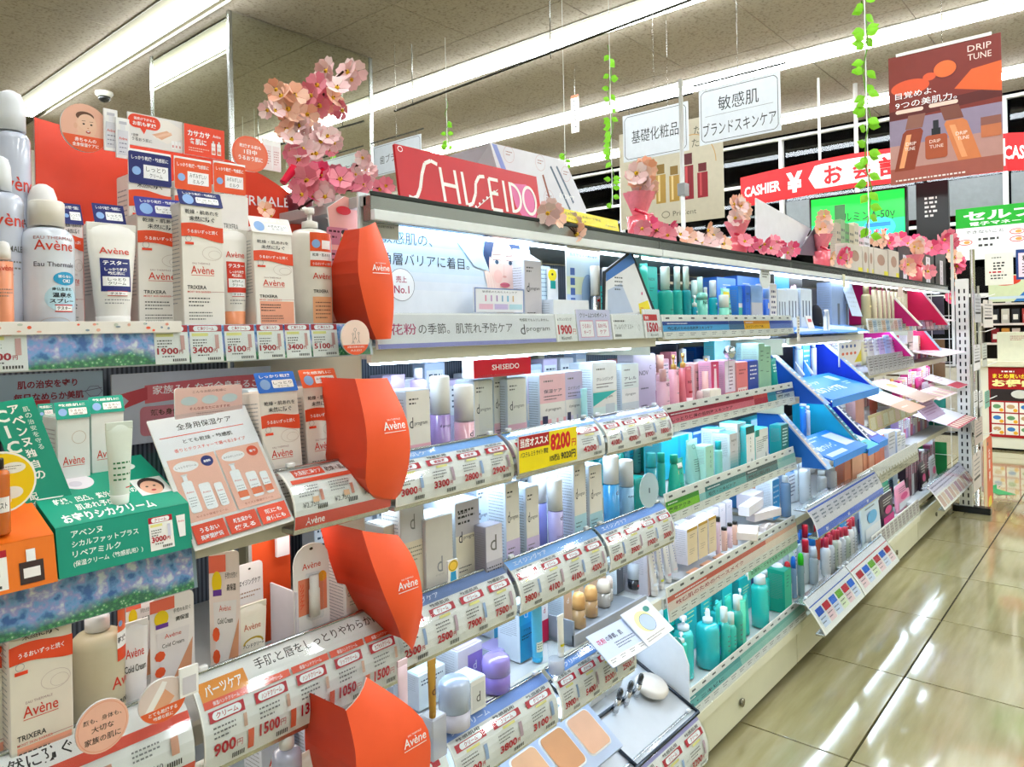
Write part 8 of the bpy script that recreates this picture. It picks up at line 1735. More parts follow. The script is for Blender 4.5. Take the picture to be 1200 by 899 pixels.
for k,(xl,xr,yt,c)in enumerate(((980,985,262,'#b9a896'),(985,990,258,'#8fa880'),(990,995,262,'#5f9a5a'),(995,1001,264,'#c9bca0'),(1001,1006,262,'#d6ccb8'),(1006,1012,266,'#e6c9d6'),(1012,1019,267,'#e9e4ee'))):carton('tall thin pack in the back row on the canopy',xl,xr,yt,1.3985,1.06,.03,c,c,art=lgt('#555',3,.8),where='',shift=0)
for k,(xl,xr,yt,d_)in enumerate(((993,1010,287,'wide beige carton standing on the canopy, first'),(1011,1017,289,'slim beige carton with yellow corner'),(1018,1023,290,'slim beige carton, second'),(1024,1040,292,'beige carton with round brown picture and yellow corner'),(1041,1053,294,'beige carton with round brown picture, right one'))):
    carton(d_,xl,xr,yt,1.3985,.93,.05,'#d9cfc6','#cfc4ba',art=lambda A,w,h:(A.ell(w*.5,h*.6,w*.28,h*.2,'#b08a78')if w > .06 else None,A.rect(w*.7,0,w*.3,h*.22,'#e9dc2a')),where='on the canopy')
for k,(xl,xr,yt)in enumerate(((1052,1066,288),(1078,1094,290),(1096,1108,295))):
    carton('black glossy case with white vertical card',xl,xr,yt,1.3985,1.13,.10,'#17181c','#22242a',art=lambda A,w,h:(A.rect(w*.4,h*.08,w*.3,h*.7,'#ece6f2'),A.vtext('東京化粧品',w*.55,h*.66,h*.09,'#334',h*.12)),where='on the canopy')
t=thing('white_pole','slim white pole with a grey clamp','pole',(2.42,1.25,1.3985),where='standing on the canopy before the perfume-bottle poster')
part('pole',t,lambda mb:mb.tube([(0,0,0),(0,0,.68)],.008,'#e9ebec','plastic'));part('clamp',t,lambda mb:mb.box((.004,0,.28),(.035,.03,.045),'#9a9ea0','plastic'))
p=onZ(1010,0,3.4)
t=thing('top_rail_cards','small white price tag pair clipped on the canopy edge','tag',(3.05,.885,1.35),where='above the black pouch')
part('tag',t,lambda mb:(mb.box((0,0,0),(.03,.002,.05),'#e9e6c8'),mb.box((.9,0,-.02),(.10,.002,.05),'#f0dcd6'))and None)
# ================================================================ hanging signs
def catsign(desc,X,yl,yr,zt,zb,lines,where,mirror=False):
    def art(A,w,h):
        A.rect(0,0,w,h,'#cfd4da');m=.012;r=.02
        pts=[(m+r,m),(w-m-r,m),(w-m-r*.4,m+r*.4),(w-m,m+r),(w-m,h-m-r),(w-m-r*.4,h-m-r*.4),(w-m-r,h-m),(m+r,h-m),(m+r*.4,h-m-r*.4),(m,h-m-r),(m,m+r),(m+r*.4,m+r*.4)]
        for a,b in zip(pts,pts[1:]+pts[:1]):A.line(*a,*b,.003,'#222')
        if len(lines)== 1:A.text(lines[0],w*.5,h*.36,h*.28,'#222','c',.0,w=w*.72)
        elif len(lines)== 2 and lines[1]:A.text(lines[0],w*.5,h*.56,h*.26,'#222','c',0,w=w*.5);A.line(w*.08,h*.5,w*.92,h*.5,.0016,'#333');A.text(lines[1],w*.5,h*.14,h*.24,'#222','c',0,w=w*.9)
    t,w,h=boardX('category_sign',desc,'hanging sign',yl,yr,zt,zb,X,art,'#cfd4da',.006,where)
    part('hanging_rail',t,lambda mb:(mb.tube([(0,-w/2-.03,h+.035),(0,w/2+.03,h+.035)],.006,'#4a4a48','metal'),mb.tube([(0,-w*.4,h),(0,-w*.4,h+.035)],.002,'#888'),mb.tube([(0,w*.4,h),(0,w*.4,h+.035)],.002,'#888')))
    part('suspension_wire',t,lambda mb:mb.tube([(0,0,h+.035),(0,0,HC-zb)],.0015,'#b9b9b4','metal',5))
def span(px0,px1,yt0,yb0,X):a=onX(px0,yt0,X);b=onX(px1,yt0-.25*(px1-px0),X);return a[0],b[0],a[1],onX(px0,yb0,X)[1]
a=onX(730,138,3.6);b=onX(806,117,3.6);catsign('white hanging sign with one line of black characters',3.6,a[0],b[0],(a[1]+b[1])/2,onX(730,191,3.6)[1],['基礎化粧品'],'left of the two-line sign')
a=onX(819,107,3.6);b=onX(914,84,3.6);catsign('white hanging sign with two lines of black characters',3.6,a[0],b[0],(a[1]+b[1])/2,onX(914,153,3.6)[1],['敏感肌','ブランドスキンケア'],'above the cashier banner')
catsign('white hanging sign partly hidden by pale blossoms',3.85,4.78,4.20,2.72,2.47,['歯ブラシ 洗顔'],'above the low pink blossom')
def drip(A,w,h):
    A.rect(0,0,w,h*.55,'#b98a80');A.rect(0,h*.5,w,h*.5,'#7a2a20');A.rect(0,0,w,h*.12,'#a2584a');A.rect(0,h*.3,w,h*.2,'#8f7f94')
    A.poly([(0,h*.5),(w,h*.54),(w,h*.62),(w*.5,h*.6),(0,h*.57)],'#5a1c18');A.poly([(w*.6,h*.66),(w,h*.58),(w,h*.8),(w*.75,h*.78)],'#e0602a');A.ell(w*.2,h*.74,w*.18,h*.06,'#d8522a')
    A.ell(w*.52,h*.82,w*.11,h*.07,'#6a2018');A.ell(w*.52,h*.825,w*.1,h*.062,'#ea6a30');A.ell(w*.38,h*.79,w*.06,h*.03,'#d8552c')
    A.text('DRIP',w*.72,h*.91,h*.045,'#f4d9cc','l',.0,w=w*.2);A.text('TUNE',w*.72,h*.845,h*.045,'#f4d9cc','l',0,w=w*.2)
    A.text('目覚めよ、',w*.06,h*.66,h*.05,'#fff','l',.0,w=w*.38);A.text('9つの美肌力。',w*.06,h*.585,h*.055,'#fff','l',0,w=w*.56)
    A.pill(w*.06,h*.545,w*.26,h*.03,'#f0c9b8');A.pill(w*.37,h*.55,w*.26,h*.03,'#f0c9b8')
    def bt(x,y,ww_,hh_,sk,cap,c,dr=0):
        q=lambda u,v:(w*x+ww_*u+sk*v*hh_,h*y+hh_*v)
        A.poly([q(0,0),q(1,0),q(1,.68),q(.85,.74),q(.15,.74),q(0,.68)],c);A.poly([q(.2,.05),q(.45,.05),q(.45,.65),q(.2,.65)],'#e89a68');A.poly([q(.08,.75),q(.92,.75),q(.92,1),q(.08,1)],cap)
        A.text('DRIP',*q(.3,.45),hh_*.06,'#f6e4da','l',w=ww_*.5);A.text('TUNE',*q(.3,.36),hh_*.06,'#f6e4da','l',w=ww_*.5)
    bt(.04,.1,w*.19,h*.42,.22,'#8a5a4c','#8a3a22');bt(.62,.12,w*.2,h*.42,-.3,'#7a4638','#d07a48')
    A.rrect(w*.33,h*.16,w*.2,h*.18,.012,'#a8502e');A.rect(w*.39,h*.34,w*.08,h*.05,'#1c1c20');A.rect(w*.405,h*.39,w*.05,h*.06,'#24242a');A.text('DRIP',w*.37,h*.28,h*.025,'#f2d9cc');A.text('TUNE',w*.37,h*.24,h*.025,'#f2d9cc')
    A.rrect(w*.82,h*.26,w*.17,h*.11,.006,'#c27048');A.rect(w*.82,h*.35,w*.17,h*.06,'#8a564a');A.lines(w*.05,h*.02,w*.9,1,1,h*.012,'#f2e4da')
a=onX(1041,67,3.6);b=onX(1173,40,3.6);t_,w_,h_=boardX('poster','large hanging poster of copper-coloured cosmetic bottles','poster',a[0],b[0],(a[1]+b[1])/2,onX(1047,217,3.6)[1],3.6,drip,'#7a2a20',.003,'at the upper right')
part('top_bar',t_,lambda mb:mb.box((0,0,h_+.004),(.01,w_*.85,.014),'#e9e6e2','plastic'))
part('suspension_wire',t_,lambda mb:mb.tube([(0,0,h_),(0,0,HC-t_.location.z)],.0015,'#ddd','metal',5))
X_=5.2;a=onX(669,113,X_);b=onX(678,111,X_)
boardX('notice_strip','narrow vertical white notice with black characters','sign',a[0],b[0],a[1],onX(672,156,X_)[1],X_,lambda A,w,h:(A.rect(0,h*.93,w,h*.07,'#d8582c'),A.vtext('防犯カメラ',w*.5,h*.78,h*.1,'#222',h*.125,.03),A.vtext('作動中',w*.6,h*.2,h*.06,'#222',h*.08,.02)),'#f4f2ee',.004,'hanging from the ceiling')
part('wire',LAB[-1][0],lambda mb:mb.tube([(0,0,.1),(0,0,HC-.002-LAB[-1][0].location.z)],.0015,'#bbb','metal',5))
def perf(A,w,h):
    A.rect(0,0,w,h,'#cfc5ae');A.text('た',w*.74,h*.84,h*.08,'#554','l');A.text('ただ',w*.72,h*.72,h*.08,'#554','l')
    for x,hh,c,cc in ((.37,.40,'#b89040','#8a6a2a'),(.5,.36,'#b89040','#8a6a2a'),(.635,.46,'#8a1422','#5a1018'),(.765,.34,'#9a1626','#6a1018')):
        A.rect(w*x,h*.22,w*.095,h*hh*.72,c);A.rect(w*(x+.02),h*.24,w*.02,h*hh*.66,'#e9cf90' if c == '#b89040' else '#d04a50');A.rect(w*(x+.01),h*(.22+hh*.74),w*.075,h*hh*.24,cc)
    A.ring(w*.46,h*.1,w*.04,h*.035,.005,'#6a6454');A.text('PriCent',w*.53,h*.075,h*.05,'#6a6454','l',w=w*.22);A.ring(w*.72,h*.55,w*.22,h*.3,.006,'#c99a5a',24,0,2)
X_=4.6;a=onX(726,170,X_);b=onX(847,150,X_);t_,w_,h_=boardX('poster','cream hanging poster with gold and red perfume bottles','poster',a[0],b[0],2.60,1.90,X_,perf,'#cfc5ae',.004,'behind the white pole')
part('suspension_wire',t_,lambda mb:mb.tube([(0,0,h_),(0,0,HC-1.9)],.0015,'#ddd','metal',5))
# cashier banner, curved in plan
def banner():
    C_=[(868,226),(900,219),(930,213),(960,207),(1000,200),(1046,194),(1110,187),(1180,178),(1230,176)]
    P=[];
    for px,py in C_:u=ray(px,py)[2];P.append(atD(px,py,1.38/u))
    hh=.155;o=P[0];t=thing('cashier_banner','curved red banner reading CASHIER with a white pill','banner',(o.x,o.y,2.56),where='over the tills')
    L=[0]
    for a,b in zip(P[:-1],P[1:]):L.append(L[-1]+math.hypot(b.x-a.x,b.y-a.y))
    def fn(u,v,z):
        i=max(k for k in range(len(L)-1)if L[k]<= u+1e-9)if u > 0 else 0;q=(u-L[i])/(L[i+1]-L[i]);a,b=P[i],P[i+1];dx,dy=b.x-a.x,b.y-a.y;l=math.hypot(dx,dy)
        nx,ny=dy/l,-dx/l
        if nx*fw.x+ny*fw.y > 0:nx,ny=-nx,-ny
        return (a.x+dx*q-o.x+nx*z,a.y+dy*q-o.y+ny*z,v-hh)
    T_=L[-1]
    def f(mb):
        for k in range(len(P)-1):
            q=[fn(L[k],0,0),fn(L[k+1]-1e-6,0,0),fn(L[k+1]-1e-6,2*hh,0),fn(L[k],2*hh,0)];q += [fn(L[k],0,-.01),fn(L[k+1]-1e-6,0,-.01),fn(L[k+1]-1e-6,2*hh,-.01),fn(L[k],2*hh,-.01)]
            mb.add(q,[[0,1,2,3],[7,6,5,4],[0,4,5,1],[3,2,6,7]],'#d8141c')
    part('curved_panel',t,f)
    def g(mb):
        A=Art(mb,fn=fn);H_=2*hh;z=lambda px:min(T_,max(0,[L[k]+(L[k+1]-L[k])*(px-C_[k][0])/(C_[k+1][0]-C_[k][0])for k in range(len(C_)-1)if C_[k][0]<= px <= C_[k+1][0]][0]));A.z=.004
        A.text('CASHIER',z(873),H_*.3,H_*.34,'#fff','l',.03,w=z(915)-z(873));A.text('¥',z(922),H_*.16,H_*.64,'#fff','l',.05,w=z(941)-z(922))
        x0,x1=z(948),z(1178);n=24;A.put([(x0+(x1-x0)*k/n,H_*(.5+s*.36*min(1,math.sqrt(max(0,1-max(0,1-k/1.5)**2)))))for k in range(n+1)for s in (-1,1)],[[2*k,2*k+2,2*k+3,2*k+1]for k in range(n)],'#f4f2ee');A.up(.003)
        for ch,a,b in (('お',966,988),('会',999,1022),('計',1030,1062)):A.text(ch,z(a),H_*.22,H_*.56,'#c8141c','l',.03,w=z(b)-z(a))
        A.text('CASHIER',z(1176),H_*.3,H_*.36,'#fff','l',.03,w=z(1228)-z(1176))
    part('lettering',t,g)
    part('banner_pole',t,lambda mb:[mb.tube([(P[k].x-o.x+.03,P[k].y-o.y,0),(P[k].x-o.x+.03,P[k].y-o.y,HC-2.57)],.012,'#e9e9e6','plastic')for k in (3,)]and None)
banner()
# television and self-checkout sign
X_=7.5
t=thing('television','hanging television showing a bright green advert','television',(X_,2.05,2.0),where='over the tills below the cashier banner')
part('casing',t,lambda mb:mb.box((.03,0,.21),(.05,.88,.50),'#15161a','plastic'))
def scr(mb):
    A=Art(mb,LEFT(0,.42,-.02),m='screen');A.rect(0,0,.84,.46,'#18c83c');A.rect(0,0,.84,.2,'#1fd07a');A.ell(.62,.12,.14,.1,'#35c8e0');A.text('A',.1,.2,.09,'#063c1c','l',.03);A.text('ルミンA-50γ',.3,.19,.1,'#06301c','l',.02,w=.46);A.rect(.5,.13,.22,.04,'#1f6fe0');A.text('きます',.5,.05,.06,'#b0203a','l',.03,w=.2);A.rect(.22,.22,.1,.16,'#2a5a30')
part('screen',t,scr)
t.location.z=1.98
part('mount',t,lambda mb:mb.tube([(.05,0,.4),(.05,0,HC-1.98)],.02,'#d9d9d6','plastic'))
carton2=thing('speaker_panel','tall black panel with white barcode-like label','panel',(7.6,1.42,1.85),where='right of the green television')
part('panel',carton2,lambda mb:(mb.box((0,0,.3),(.06,.26,.62),'#17181c','plastic'),Art(mb,LEFT(-.031,.06,.25)).lines(0,.2,.1,5,.04,.02,'#ddd')))
X_=7.0;a=onX(1120,246,X_)
def selfr(A,w,h):
    A.rect(0,0,w,h,'#eceeee');A.rect(0,h*.62,w,h*.38,'#12a222');A.text('セルフレジ',w*.05,h*.75,h*.18,'#fff','l',.04,w=w*.75);A.text('電子マネー・クレジット',w*.09,h*.65,h*.07,'#fff','l',.02,w=w*.7)
    A.text('できないこと',w*.06,h*.5,h*.06,'#333','l',.01,w=w*.24)
    for x,y in ((.38,.48),(.38,.34),(.06,.34)):A.ell(w*x,h*y,w*.045,h*.055,'#f6f0ec');A.ell(w*x+.01,h*y,w*.02,h*.03,'#e0a050');A.ring(w*x,h*y,w*.045,h*.055,.006,'#c8202c');A.lines(w*x+.09,h*y+.01,.14,2,.05,.018,'#333')
t_,w_,h_=boardX('self_checkout_sign','green and white hanging sign about self checkout','sign',a[0],a[0]-1.1,a[1],onX(1120,306,X_)[1],X_,selfr,'#eceeee',.02,'at the right edge')
part('suspension_wire',t_,lambda mb:mb.tube([(0,0,h_),(0,0,HC-t_.location.z)],.003,'#ddd','metal',5))
a=onX(1155,298,X_);b=onX(1188,294,X_)
boardX('paper_notice','pale paper notice with red and black centred lines','notice',a[0],b[0],a[1],onX(1155,335,X_)[1],X_-.05,lambda A,w,h:(A.lines(w*.25,h*.84,w*.5,1,1,h*.03,'#333'),A.lines(w*.3,h*.66,w*.4,3,h*.09,h*.05,'#333'),A.lines(w*.15,h*.38,w*.7,1,1,h*.05,'#c2182c'),A.lines(w*.2,h*.28,w*.6,2,h*.09,h*.04,'#333')),'#e6e4d8',.003,'below the self checkout sign')
a=onX(1191,296,X_);boardX('screen_notice','pink notice in a dark blue frame','notice',a[0],a[0]-.4,a[1]+.02,onX(1191,328,X_)[1],X_-.03,lambda A,w,h:(A.rect(w*.04,h*.08,w*.92,h*.8,'#f0d6e2'),A.text('種',w*.1,h*.6,h*.2,'#222','l',.03),A.lines(w*.1,h*.5,w*.6,4,h*.1,h*.04,'#545')),'#1f3f80',.01,'right of the pale paper notice')
# ================================================================ end of the shelving and till counter
t=thing('slotted_post','tall white slotted steel post with double slot columns','post',(5.245,.83,0),where='at the far end of the shelves')
part('post',t,lambda mb:mb.box((0,0,.72),(.03,.07,1.44),'#e4e4de','fixture'))
part('slot',t,lambda mb:[mb.box((-.0155,s*.014,.06+.045*k),(.002,.008,.026),'#1a1a1c','matte',.0005)for k in range(30)for s in (-1,1)]and None)['kind']='stuff'
part('round_pole',t,lambda mb:mb.tube([(.02,-.055,0),(.02,-.055,1.62)],.013,'#dfe2de','metal',12));part('slim_pole',t,lambda mb:mb.tube([(0,.05,.9),(0,.05,1.72)],.009,'#f2f2ee','plastic'))
part('foot',t,lambda mb:mb.box((.0,-.03,.02),(.06,.2,.04),'#3a3b3c','metal'))
t=thing('wire_grid','white wire grid panel with dark cards hung behind it','grid',(5.225,1.08,0),where='closing the far end of the shelves')
for k in range(9):part('wire',t,lambda mb,k=k:mb.tube([(0,-.2,.2+.145*k),(0,.22,.2+.145*k)],.0025,'#f0f0ec','plastic',5))
for k in range(5):part('wire',t,lambda mb,k=k:mb.tube([(0,-.18+.095*k,.1),(0,-.18+.095*k,1.37)],.0025,'#f0f0ec','plastic',5))
for z,c in ((.95,'#7a5a34'),(.62,'#187a68'),(.30,'#187a3c'),(1.22,'#3a3440')):part('backing_card',t,lambda mb,z=z,c=c:mb.box((.02,.02,z),(.006,.34,.24),c))
t=thing('side_hanging_rack','white wire side rack with hooks facing the till','rack',(5.42,.95,0),where='behind the slotted post')
part('frame',t,lambda mb:[mb.tube([(0,y,.1),(0,y,1.4)],.006,'#e9e9e4','plastic')for y in (-.18,.18)]and None)
for k in range(5):part('hook',t,lambda mb,k=k:mb.tube([(0,-.15,.45+.22*k),(.12,-.2,.45+.22*k),(.22,-.24,.47+.22*k)],.003,'#eee','plastic',5))
for k,(xl,xr,yt,yb,c,d_)in enumerate(((1141,1149,404,434,'#eceaf0','white hanging pack with black bar'),(1151,1157,402,430,'#d6d9d4','pale grey hanging pack'),(1141,1146,458,477,'#f0f0f2','small white hanging pack'),(1147,1152,458,477,'#e6e6ea','small white hanging pack, second'),(1154,1160,458,478,'#6fb8a4','pale green hanging pack'),(1142,1150,345,378,'#c9c9d0','grey clear hanging pack'),(1152,1164,352,384,'#eee6e2','white pack with small face pictures'),(1142,1152,490,520,'#c9b8b4','mauve-grey hanging pack'),(1140,1150,530,575,'#d9cfcc','pale pink-grey hanging pack'))):
    hangcard(d_,xl,xr,yt,yb,.74,c,lambda A,w,h:(A.lines(w*.15,h*.8,w*.7,5,h*.12,h*.035,'#556',7),A.rect(w*.1,h*.3,w*.8,h*.07,'#222')),where='on the side rack')
hangcard('orange floor-level poster with yellow circle',1152,1165,512,640,.74,'#e0582a',lambda A,w,h:(A.vtext('お買得',w*.65,h*.8,h*.09,'#fff',h*.11,.02),A.ell(w*.65,h*.38,w*.2,h*.06,'#f2e03a'),A.rect(0,0,w*.35,h,'#e9cfa8')),where='behind the slotted post',name='poster',cat='poster')
t=thing('wheel_stand','small black box-like caster base with silver top','stand',(5.36,1.0,0),where='on the floor beside the slotted post')
part('base',t,lambda mb:mb.box((0,0,.07),(.10,.12,.12),'#17181a','plastic'));part('top_plate',t,lambda mb:mb.box((0,-.01,.14),(.11,.13,.02),'#b9bcb8','metal'));part('foot_pad',t,lambda mb:mb.box((0,0,.006),(.06,.06,.012),'#222','matte'))
CX_=7.9
t=thing('till_counter','long pale till counter with beige top','counter',(CX_+.3,-.5,0),where='on the right below the windows')
part('front_panel',t,lambda mb:mb.box((-.29,0,.39),(.02,3.3,.74),'#e6e4d4','fixture'));part('toe_kick',t,lambda mb:mb.box((-.25,0,.03),(.04,3.3,.06),'#2a2a28','matte'))
part('worktop',t,lambda mb:mb.box((-.05,0,.785),(.55,3.34,.05),'#e9e4cc','fixture'));part('end_panel',t,lambda mb:mb.box((-.05,1.64,.39),(.5,.02,.74),'#dcdac8','fixture'))
def redp(A,w,h):
    A.rect(0,0,w,h,'#a8141c');A.lines(w*.3,h*.93,w*.4,1,1,h*.02,'#fff');A.text('まとめ買いが',w*.1,h*.84,h*.07,'#f7e23a','l',.03,w=w*.75);A.text('お得!!',w*.08,h*.72,h*.11,'#fdf6a8','l',.05,w=w*.82)
    A.rect(w*.04,h*.52,w*.92,h*.17,'#2a2224');A.ell(w*.7,h*.62,w*.2,h*.06,'#d6d6d0')
    for i in range(3):
        for j in range(3):A.rect(w*(.06+.31*i),h*(.04+.16*j),w*.28,h*.14,'#f2ede4');A.ell(w*(.18+.31*i),h*(.12+.16*j),w*.09,h*.03,['#c9a27a','#3a7ac0','#6a9a6a'][(i+j)% 3]);A.ell(w*(.28+.31*i),h*(.07+.16*j),w*.05,h*.025,'#f2b02a')
a=onX(1158,430,CX_);boardX('poster','red poster with yellow headline and nine product photos','poster',a[0],a[0]-.34,.755,.12,CX_-.005,redp,'#a8141c',.004,'on the front of the till counter')
t=thing('white_box','plain pale box with small red notice','box',(8.05,.84,.8105),where='standing on the till counter')
part('box_body',t,lambda mb:(mb.box((0,0,.13),(.2,.30,.26),'#dfe0c9'),Art(mb,LEFT(-.101,.06,.17)).lines(.01,.05,.12,3,.016,.006,'#b66')))
t=thing('tobacco_shelf','shelf unit behind the till with small upright packs','shelf unit',(8.64,.2,0),where='under the blue mountain board')
for z in (.95,1.14,1.34):part('shelf',t,lambda mb,z=z:mb.box((0,0,z),(.25,2.0,.02),'#e9dcd6','fixture'))
part('back',t,lambda mb:mb.box((.12,0,.67),(.01,2.0,1.36),'#4a4440','matte'))
for s in (-1,1):part('side',t,lambda mb,s=s:mb.box((0,s*1.0,.67),(.25,.02,1.34),'#d9d3c6','fixture'))
k=0
for z in (.961,1.151):
    for j in range(11):
        c=['#8a1a22','#c98a3a','#dcc9c0','#22242a','#c9c4b8','#2a2a2e','#b03a3a','#e9e4d9'][(j+(3 if z > 1 else 0))% 8]
        t=thing('upright_pack','small upright pack on the '+('upper' if z > 1 else 'lower')+' level of the till shelf','pack',(8.58,1.08-.085*j,z))
        part('pack_body',t,lambda mb,c=c:(mb.box((0,0,.07),(.05,.065,.14),c),mb.box((-.026,0,.06),(.002,.04,.05),'#e9e4dc')),('pk',c))
def fuji(A,w,h):
    A.rect(0,0,w,h,'#d6e0b8');A.poly([(w*.2,0),(w*.42,h*.95),(w*.58,h*.95),(w*.8,0)],'#2f7ac8');A.poly([(w*.40,h*.85),(w*.42,h*.95),(w*.58,h*.95),(w*.6,h*.85),(w*.54,h*.5),(w*.5,h*.75),(w*.45,h*.45)],'#e4f0f6');A.ell(w*.14,h*.8,w*.12,h*.2,'#e0402a');A.rect(0,h*.1,w*.35,h*.1,'#cfe0ee');A.ell(w*.7,h*.05,w*.14,h*.12,'#2a6a34')
boardX('mountain_board','board with blue snow-capped mountain and red sun','board',1.12,.1,1.62,1.36,8.5,fuji,'#d6e0b8',.01,'above the till shelf')
ar=[onZ(a,b,0.002)for a,b in ((1155,570),(1170,577),(1170,574),(1190,580),(1180,572),(1165,570),(1167,568))]
t=thing('floor_arrow','green arrow sticker on the floor','sticker',(0,0,0),where='by the till counter')
part('sticker',t,lambda mb:mb.add([(p[0],p[1],.0015)for p in [onZ(a,b,0)for a,b in ((1155,571),(1168,568),(1168,573),(1191,580),(1170,580),(1160,576))]],[[0,1,2,3,4,5][::-1]],'#1f9a5a'))
# ================================================================ the rows behind, shelf by shelf
def row(desc,where,bay,si,x0,x1,Y,cols,h0,h1,w0=.04,w1=.06,seed=1,kind='box',top=None):
    rg=random.Random(seed);x=x0;z=ZS[bay][si];k=0
    up_=[q for q in ZS[bay]if q > z+.07];mx=(min(up_)-.036-z)if up_ else 1.35-z
    while x < x1 and k < 15:
        w_=rg.uniform(w0,w1);h=min(mx,rg.uniform(h0,h1));c=cols[k % len(cols)];k += 1
        t=thing('carton' if kind == 'box' else 'bottle',desc,'box' if kind == 'box' else 'bottle',(x+w_/2,Y,z+.0008),where=where)
        if kind == 'box':
            h=round(h,2);w_=round(w_,2)
            def f(mb,w_=w_,h=h,c=c):
                mb.box((0,.02,h/2),(w_-.003,.04,h),c,'paper',.001);A=Art(mb,FRONT(-w_/2,0,0));A.rect(w_*.08,h*.5,w_*.8,h*.42,top or '#eef2f4');A.lines(w_*.2,h*.85,w_*.6,4,h*.08,h*.025,'#456',2)
            part('carton_body',t,f,('rw',c,w_,h,top));part('tuck_flap',t,lambda mb,w_=w_,h=h,c=c:mb.box((0,.02,h+.0006),(w_*.9,.036,.001),c,'paper',.0003),('rf',c,w_,h))
        else:
            r=round(w_/2-.002,3);h=round(h,2)
            part('bottle_body',t,lambda mb,r=r,h=h,c=c:mb.lathe([(r*.9,0),(r,.003),(r,h*.66),(r*.6,h*.74)],c,'gloss',14),('rb',c,r,h));part('cap',t,lambda mb,r=r,h=h:mb.lathe([(r*.6,h*.74),(r*.6,h*.98),(0,h)],top or '#eef4f6','plastic',12),('rc',r,h,top))
            part('printed_label',t,lambda mb,r=r,h=h:Art(mb,fn=lambda u,v,zz:((r+zz)*math.sin(u/r),-(r+zz)*math.cos(u/r),v)).lines(-r*.5,h*.5,r,4,h*.08,h*.02,'#145',1),('rl',r,h))
        x += w_+rg.uniform(.002,.012)
TQS=('#1fb8ae','#2cc9bf','#17a99c','#4fd2c4')
row('carton in the back row of the white bay','second shelf',1,1,.74,1.58,1.12,('#d9cdea','#e6e9f0','#c4d6ee'),.14,.19,seed=2)
row('carton in the back row of the white bay','third shelf',1,2,.76,1.58,1.14,('#dde6f2','#c9daf0','#e6e6ea'),.13,.18,seed=3)
row('carton in the back row of the white bay','fourth shelf',1,3,.80,1.22,1.19,('#d6c9ea','#cfe0ee','#e6e6ea'),.08,.13,seed=4)
row('turquoise pack in the back row','top teal shelf',2,0,1.66,2.02,1.16,TQS,.10,.14,seed=5,top='#49c9bd')
row('blue pack in the back row','top teal shelf',2,0,2.06,2.48,1.18,('#3f86e6','#2f6fdc','#6fa8f0'),.10,.14,seed=6,top='#8fb6f2')
row('pink pack in the back row','second teal shelf',2,1,1.70,2.10,1.12,('#e9b4bc','#dc8f9c','#f0ccd0'),.12,.17,seed=7,top='#f2d6d9')
row('aqua bottle in the back row','second teal shelf',2,1,2.14,2.48,1.13,('#4fc4d2','#2fa4dc','#7fdcd6'),.12,.17,seed=8,kind='b')
row('turquoise bottle in the middle row','third teal shelf',2,2,1.66,2.48,1.18,('#2cc0b0','#19a9c0','#6fd6c9'),.11,.15,.035,.05,seed=9,kind='b',top='#17a792')
row('pale skin-tone pack in the back row','fourth teal shelf',2,3,1.66,2.48,1.13,('#ecdfe2','#e9d2bc','#e4dcec'),.09,.16,seed=10,top='#f4ece8')
row('turquoise pump bottle in the back row','lowest teal shelf',2,4,1.68,2.48,1.10,TQS,.17,.22,.05,.07,seed=11,kind='b')
row('turquoise slim bottle in the front gap','lowest teal shelf',2,4,1.99,2.12,.935,TQS,.14,.19,.035,.045,seed=12,kind='b',top='#e9f6f4')
row('blue and white pack at the back','fourth blue shelf',3,3,2.56,3.36,1.12,('#4f9ae0','#dfe9f2','#e9b08c'),.12,.16,seed=13)
row('bright capped bottle in the back row','lowest blue shelf',3,4,2.58,3.0,1.12,('#c9d6de','#3f6fc4','#e6e2d6'),.18,.24,.04,.055,seed=14,kind='b',top='#c81a30')
row('bright capped bottle in the middle row','lowest blue shelf',3,4,2.60,3.0,1.05,('#9fb4bc','#b8d6c0','#d6dde6'),.15,.2,.035,.05,seed=15,kind='b',top='#2f7fe0')
row('white slim bottle in the front row','lowest blue shelf',3,4,2.95,3.3,.95,('#e6eaee','#cfd9e6','#b9c9c0'),.13,.18,.035,.05,seed=16,kind='b',top='#c9304a')
row('pastel pack in the back row','second pink shelf',4,1,3.46,4.26,1.1,('#d6cfe6','#c9d9f0','#ecd6e0'),.12,.17,seed=17)
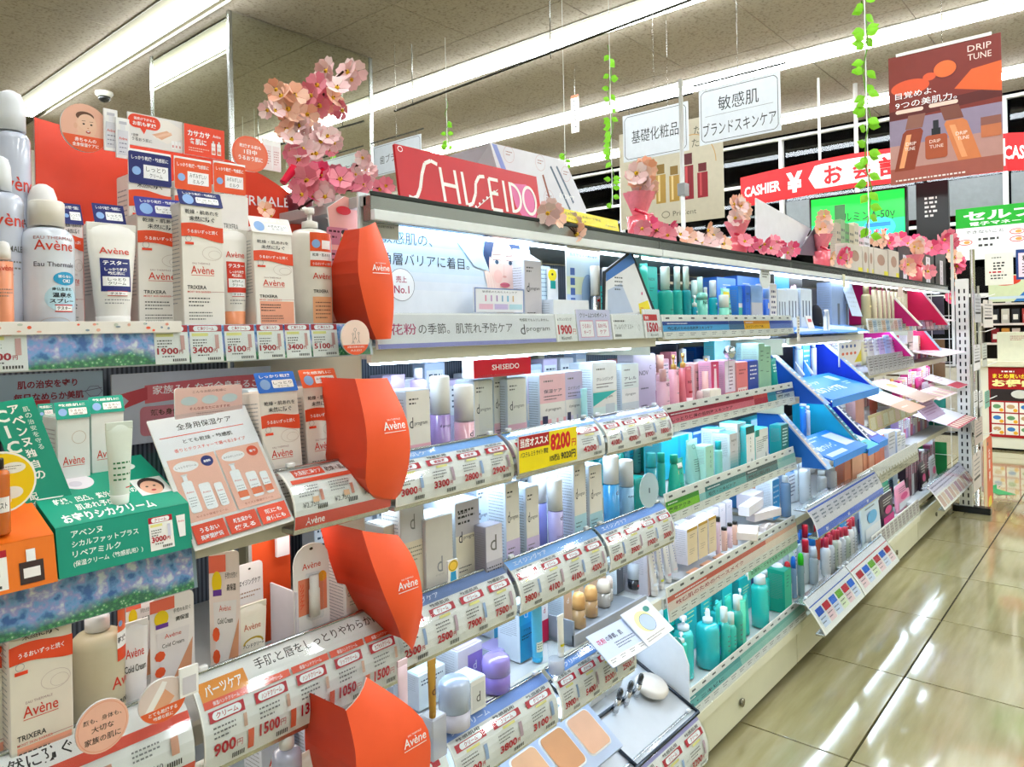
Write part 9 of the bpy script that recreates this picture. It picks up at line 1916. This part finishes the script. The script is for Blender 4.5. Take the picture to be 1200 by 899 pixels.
row('rosy pack in the back row','third pink shelf',4,2,3.46,4.26,1.12,('#c98a80','#e6b8b0','#b06a70'),.13,.18,seed=18,top='#f0d9d2')
row('peach pack in the back row','fourth pink shelf',4,3,3.46,4.26,1.05,('#e0a284','#f0d4c4','#d98a72'),.12,.17,seed=19,top='#f6e6dc')
row('face mask pack in the back row','lowest pink shelf',4,4,3.5,4.26,1.08,('#2f8a6a','#f0a6c4','#3f4f86','#8fc6ea'),.17,.23,.07,.09,seed=20)
row('magenta and violet pack','far second shelf',5,1,4.36,5.1,1.0,('#d8347c','#c9a6dc','#eeb6cc'),.10,.16,seed=21,top='#f4d9e6')
row('pink and gold pack','far third shelf',5,2,4.36,5.1,.99,('#dc3f86','#d9b07a','#f0c6d4','#b8246a'),.10,.16,seed=22,top='#f6e0ea')
row('violet and white pack','far fourth shelf',5,3,4.36,5.1,1.0,('#b9a0d6','#e9e4f2','#d87a9c'),.10,.15,seed=23)
row('dark cosmetics pack','far lowest shelf',5,4,4.36,5.1,.97,('#2a1c28','#6a3048','#b9bcc4','#3a2430'),.18,.24,.05,.07,seed=24,top='#8a5a70')
row('plum and beige pack','far top shelf',5,0,4.36,5.1,1.1,('#7a3a52','#e0b8a6','#c2184f'),.11,.15,seed=25,top='#e9ccd0')
# ================================================================ labels: each one singles out its thing
bpy.context.view_layer.update()
ORD=['first','second','third','fourth','fifth','sixth','seventh','eighth','ninth','tenth','eleventh','twelfth','thirteenth','fourteenth','fifteenth','sixteenth']
def pxof(o):
    p=o.matrix_world.translation;d=p.x*fw.x+p.y*fw.y
    return (p.x*rt.x+p.y*rt.y)/max(d,.05)
by={}
for o,d,w_ in LAB:by.setdefault((d,w_),[]).append(o)
nd={}
for o,d,w_ in LAB:nd.setdefault(d,set()).add(w_)
for (d,w_),os_ in by.items():
    base=(d+' '+w_).strip();k_=4 if len(os_)> 1 else 0
    if len(base.split())+k_ > 16 and len(nd[d])== 1:base=d
    if len(os_)== 1:os_[0]['label']=base;continue
    os_.sort(key=pxof)
    for k,o in enumerate(os_):
        o['label']=base+', '+ORD[k]+' from left'
        if 'group' not in o:o['group']=base
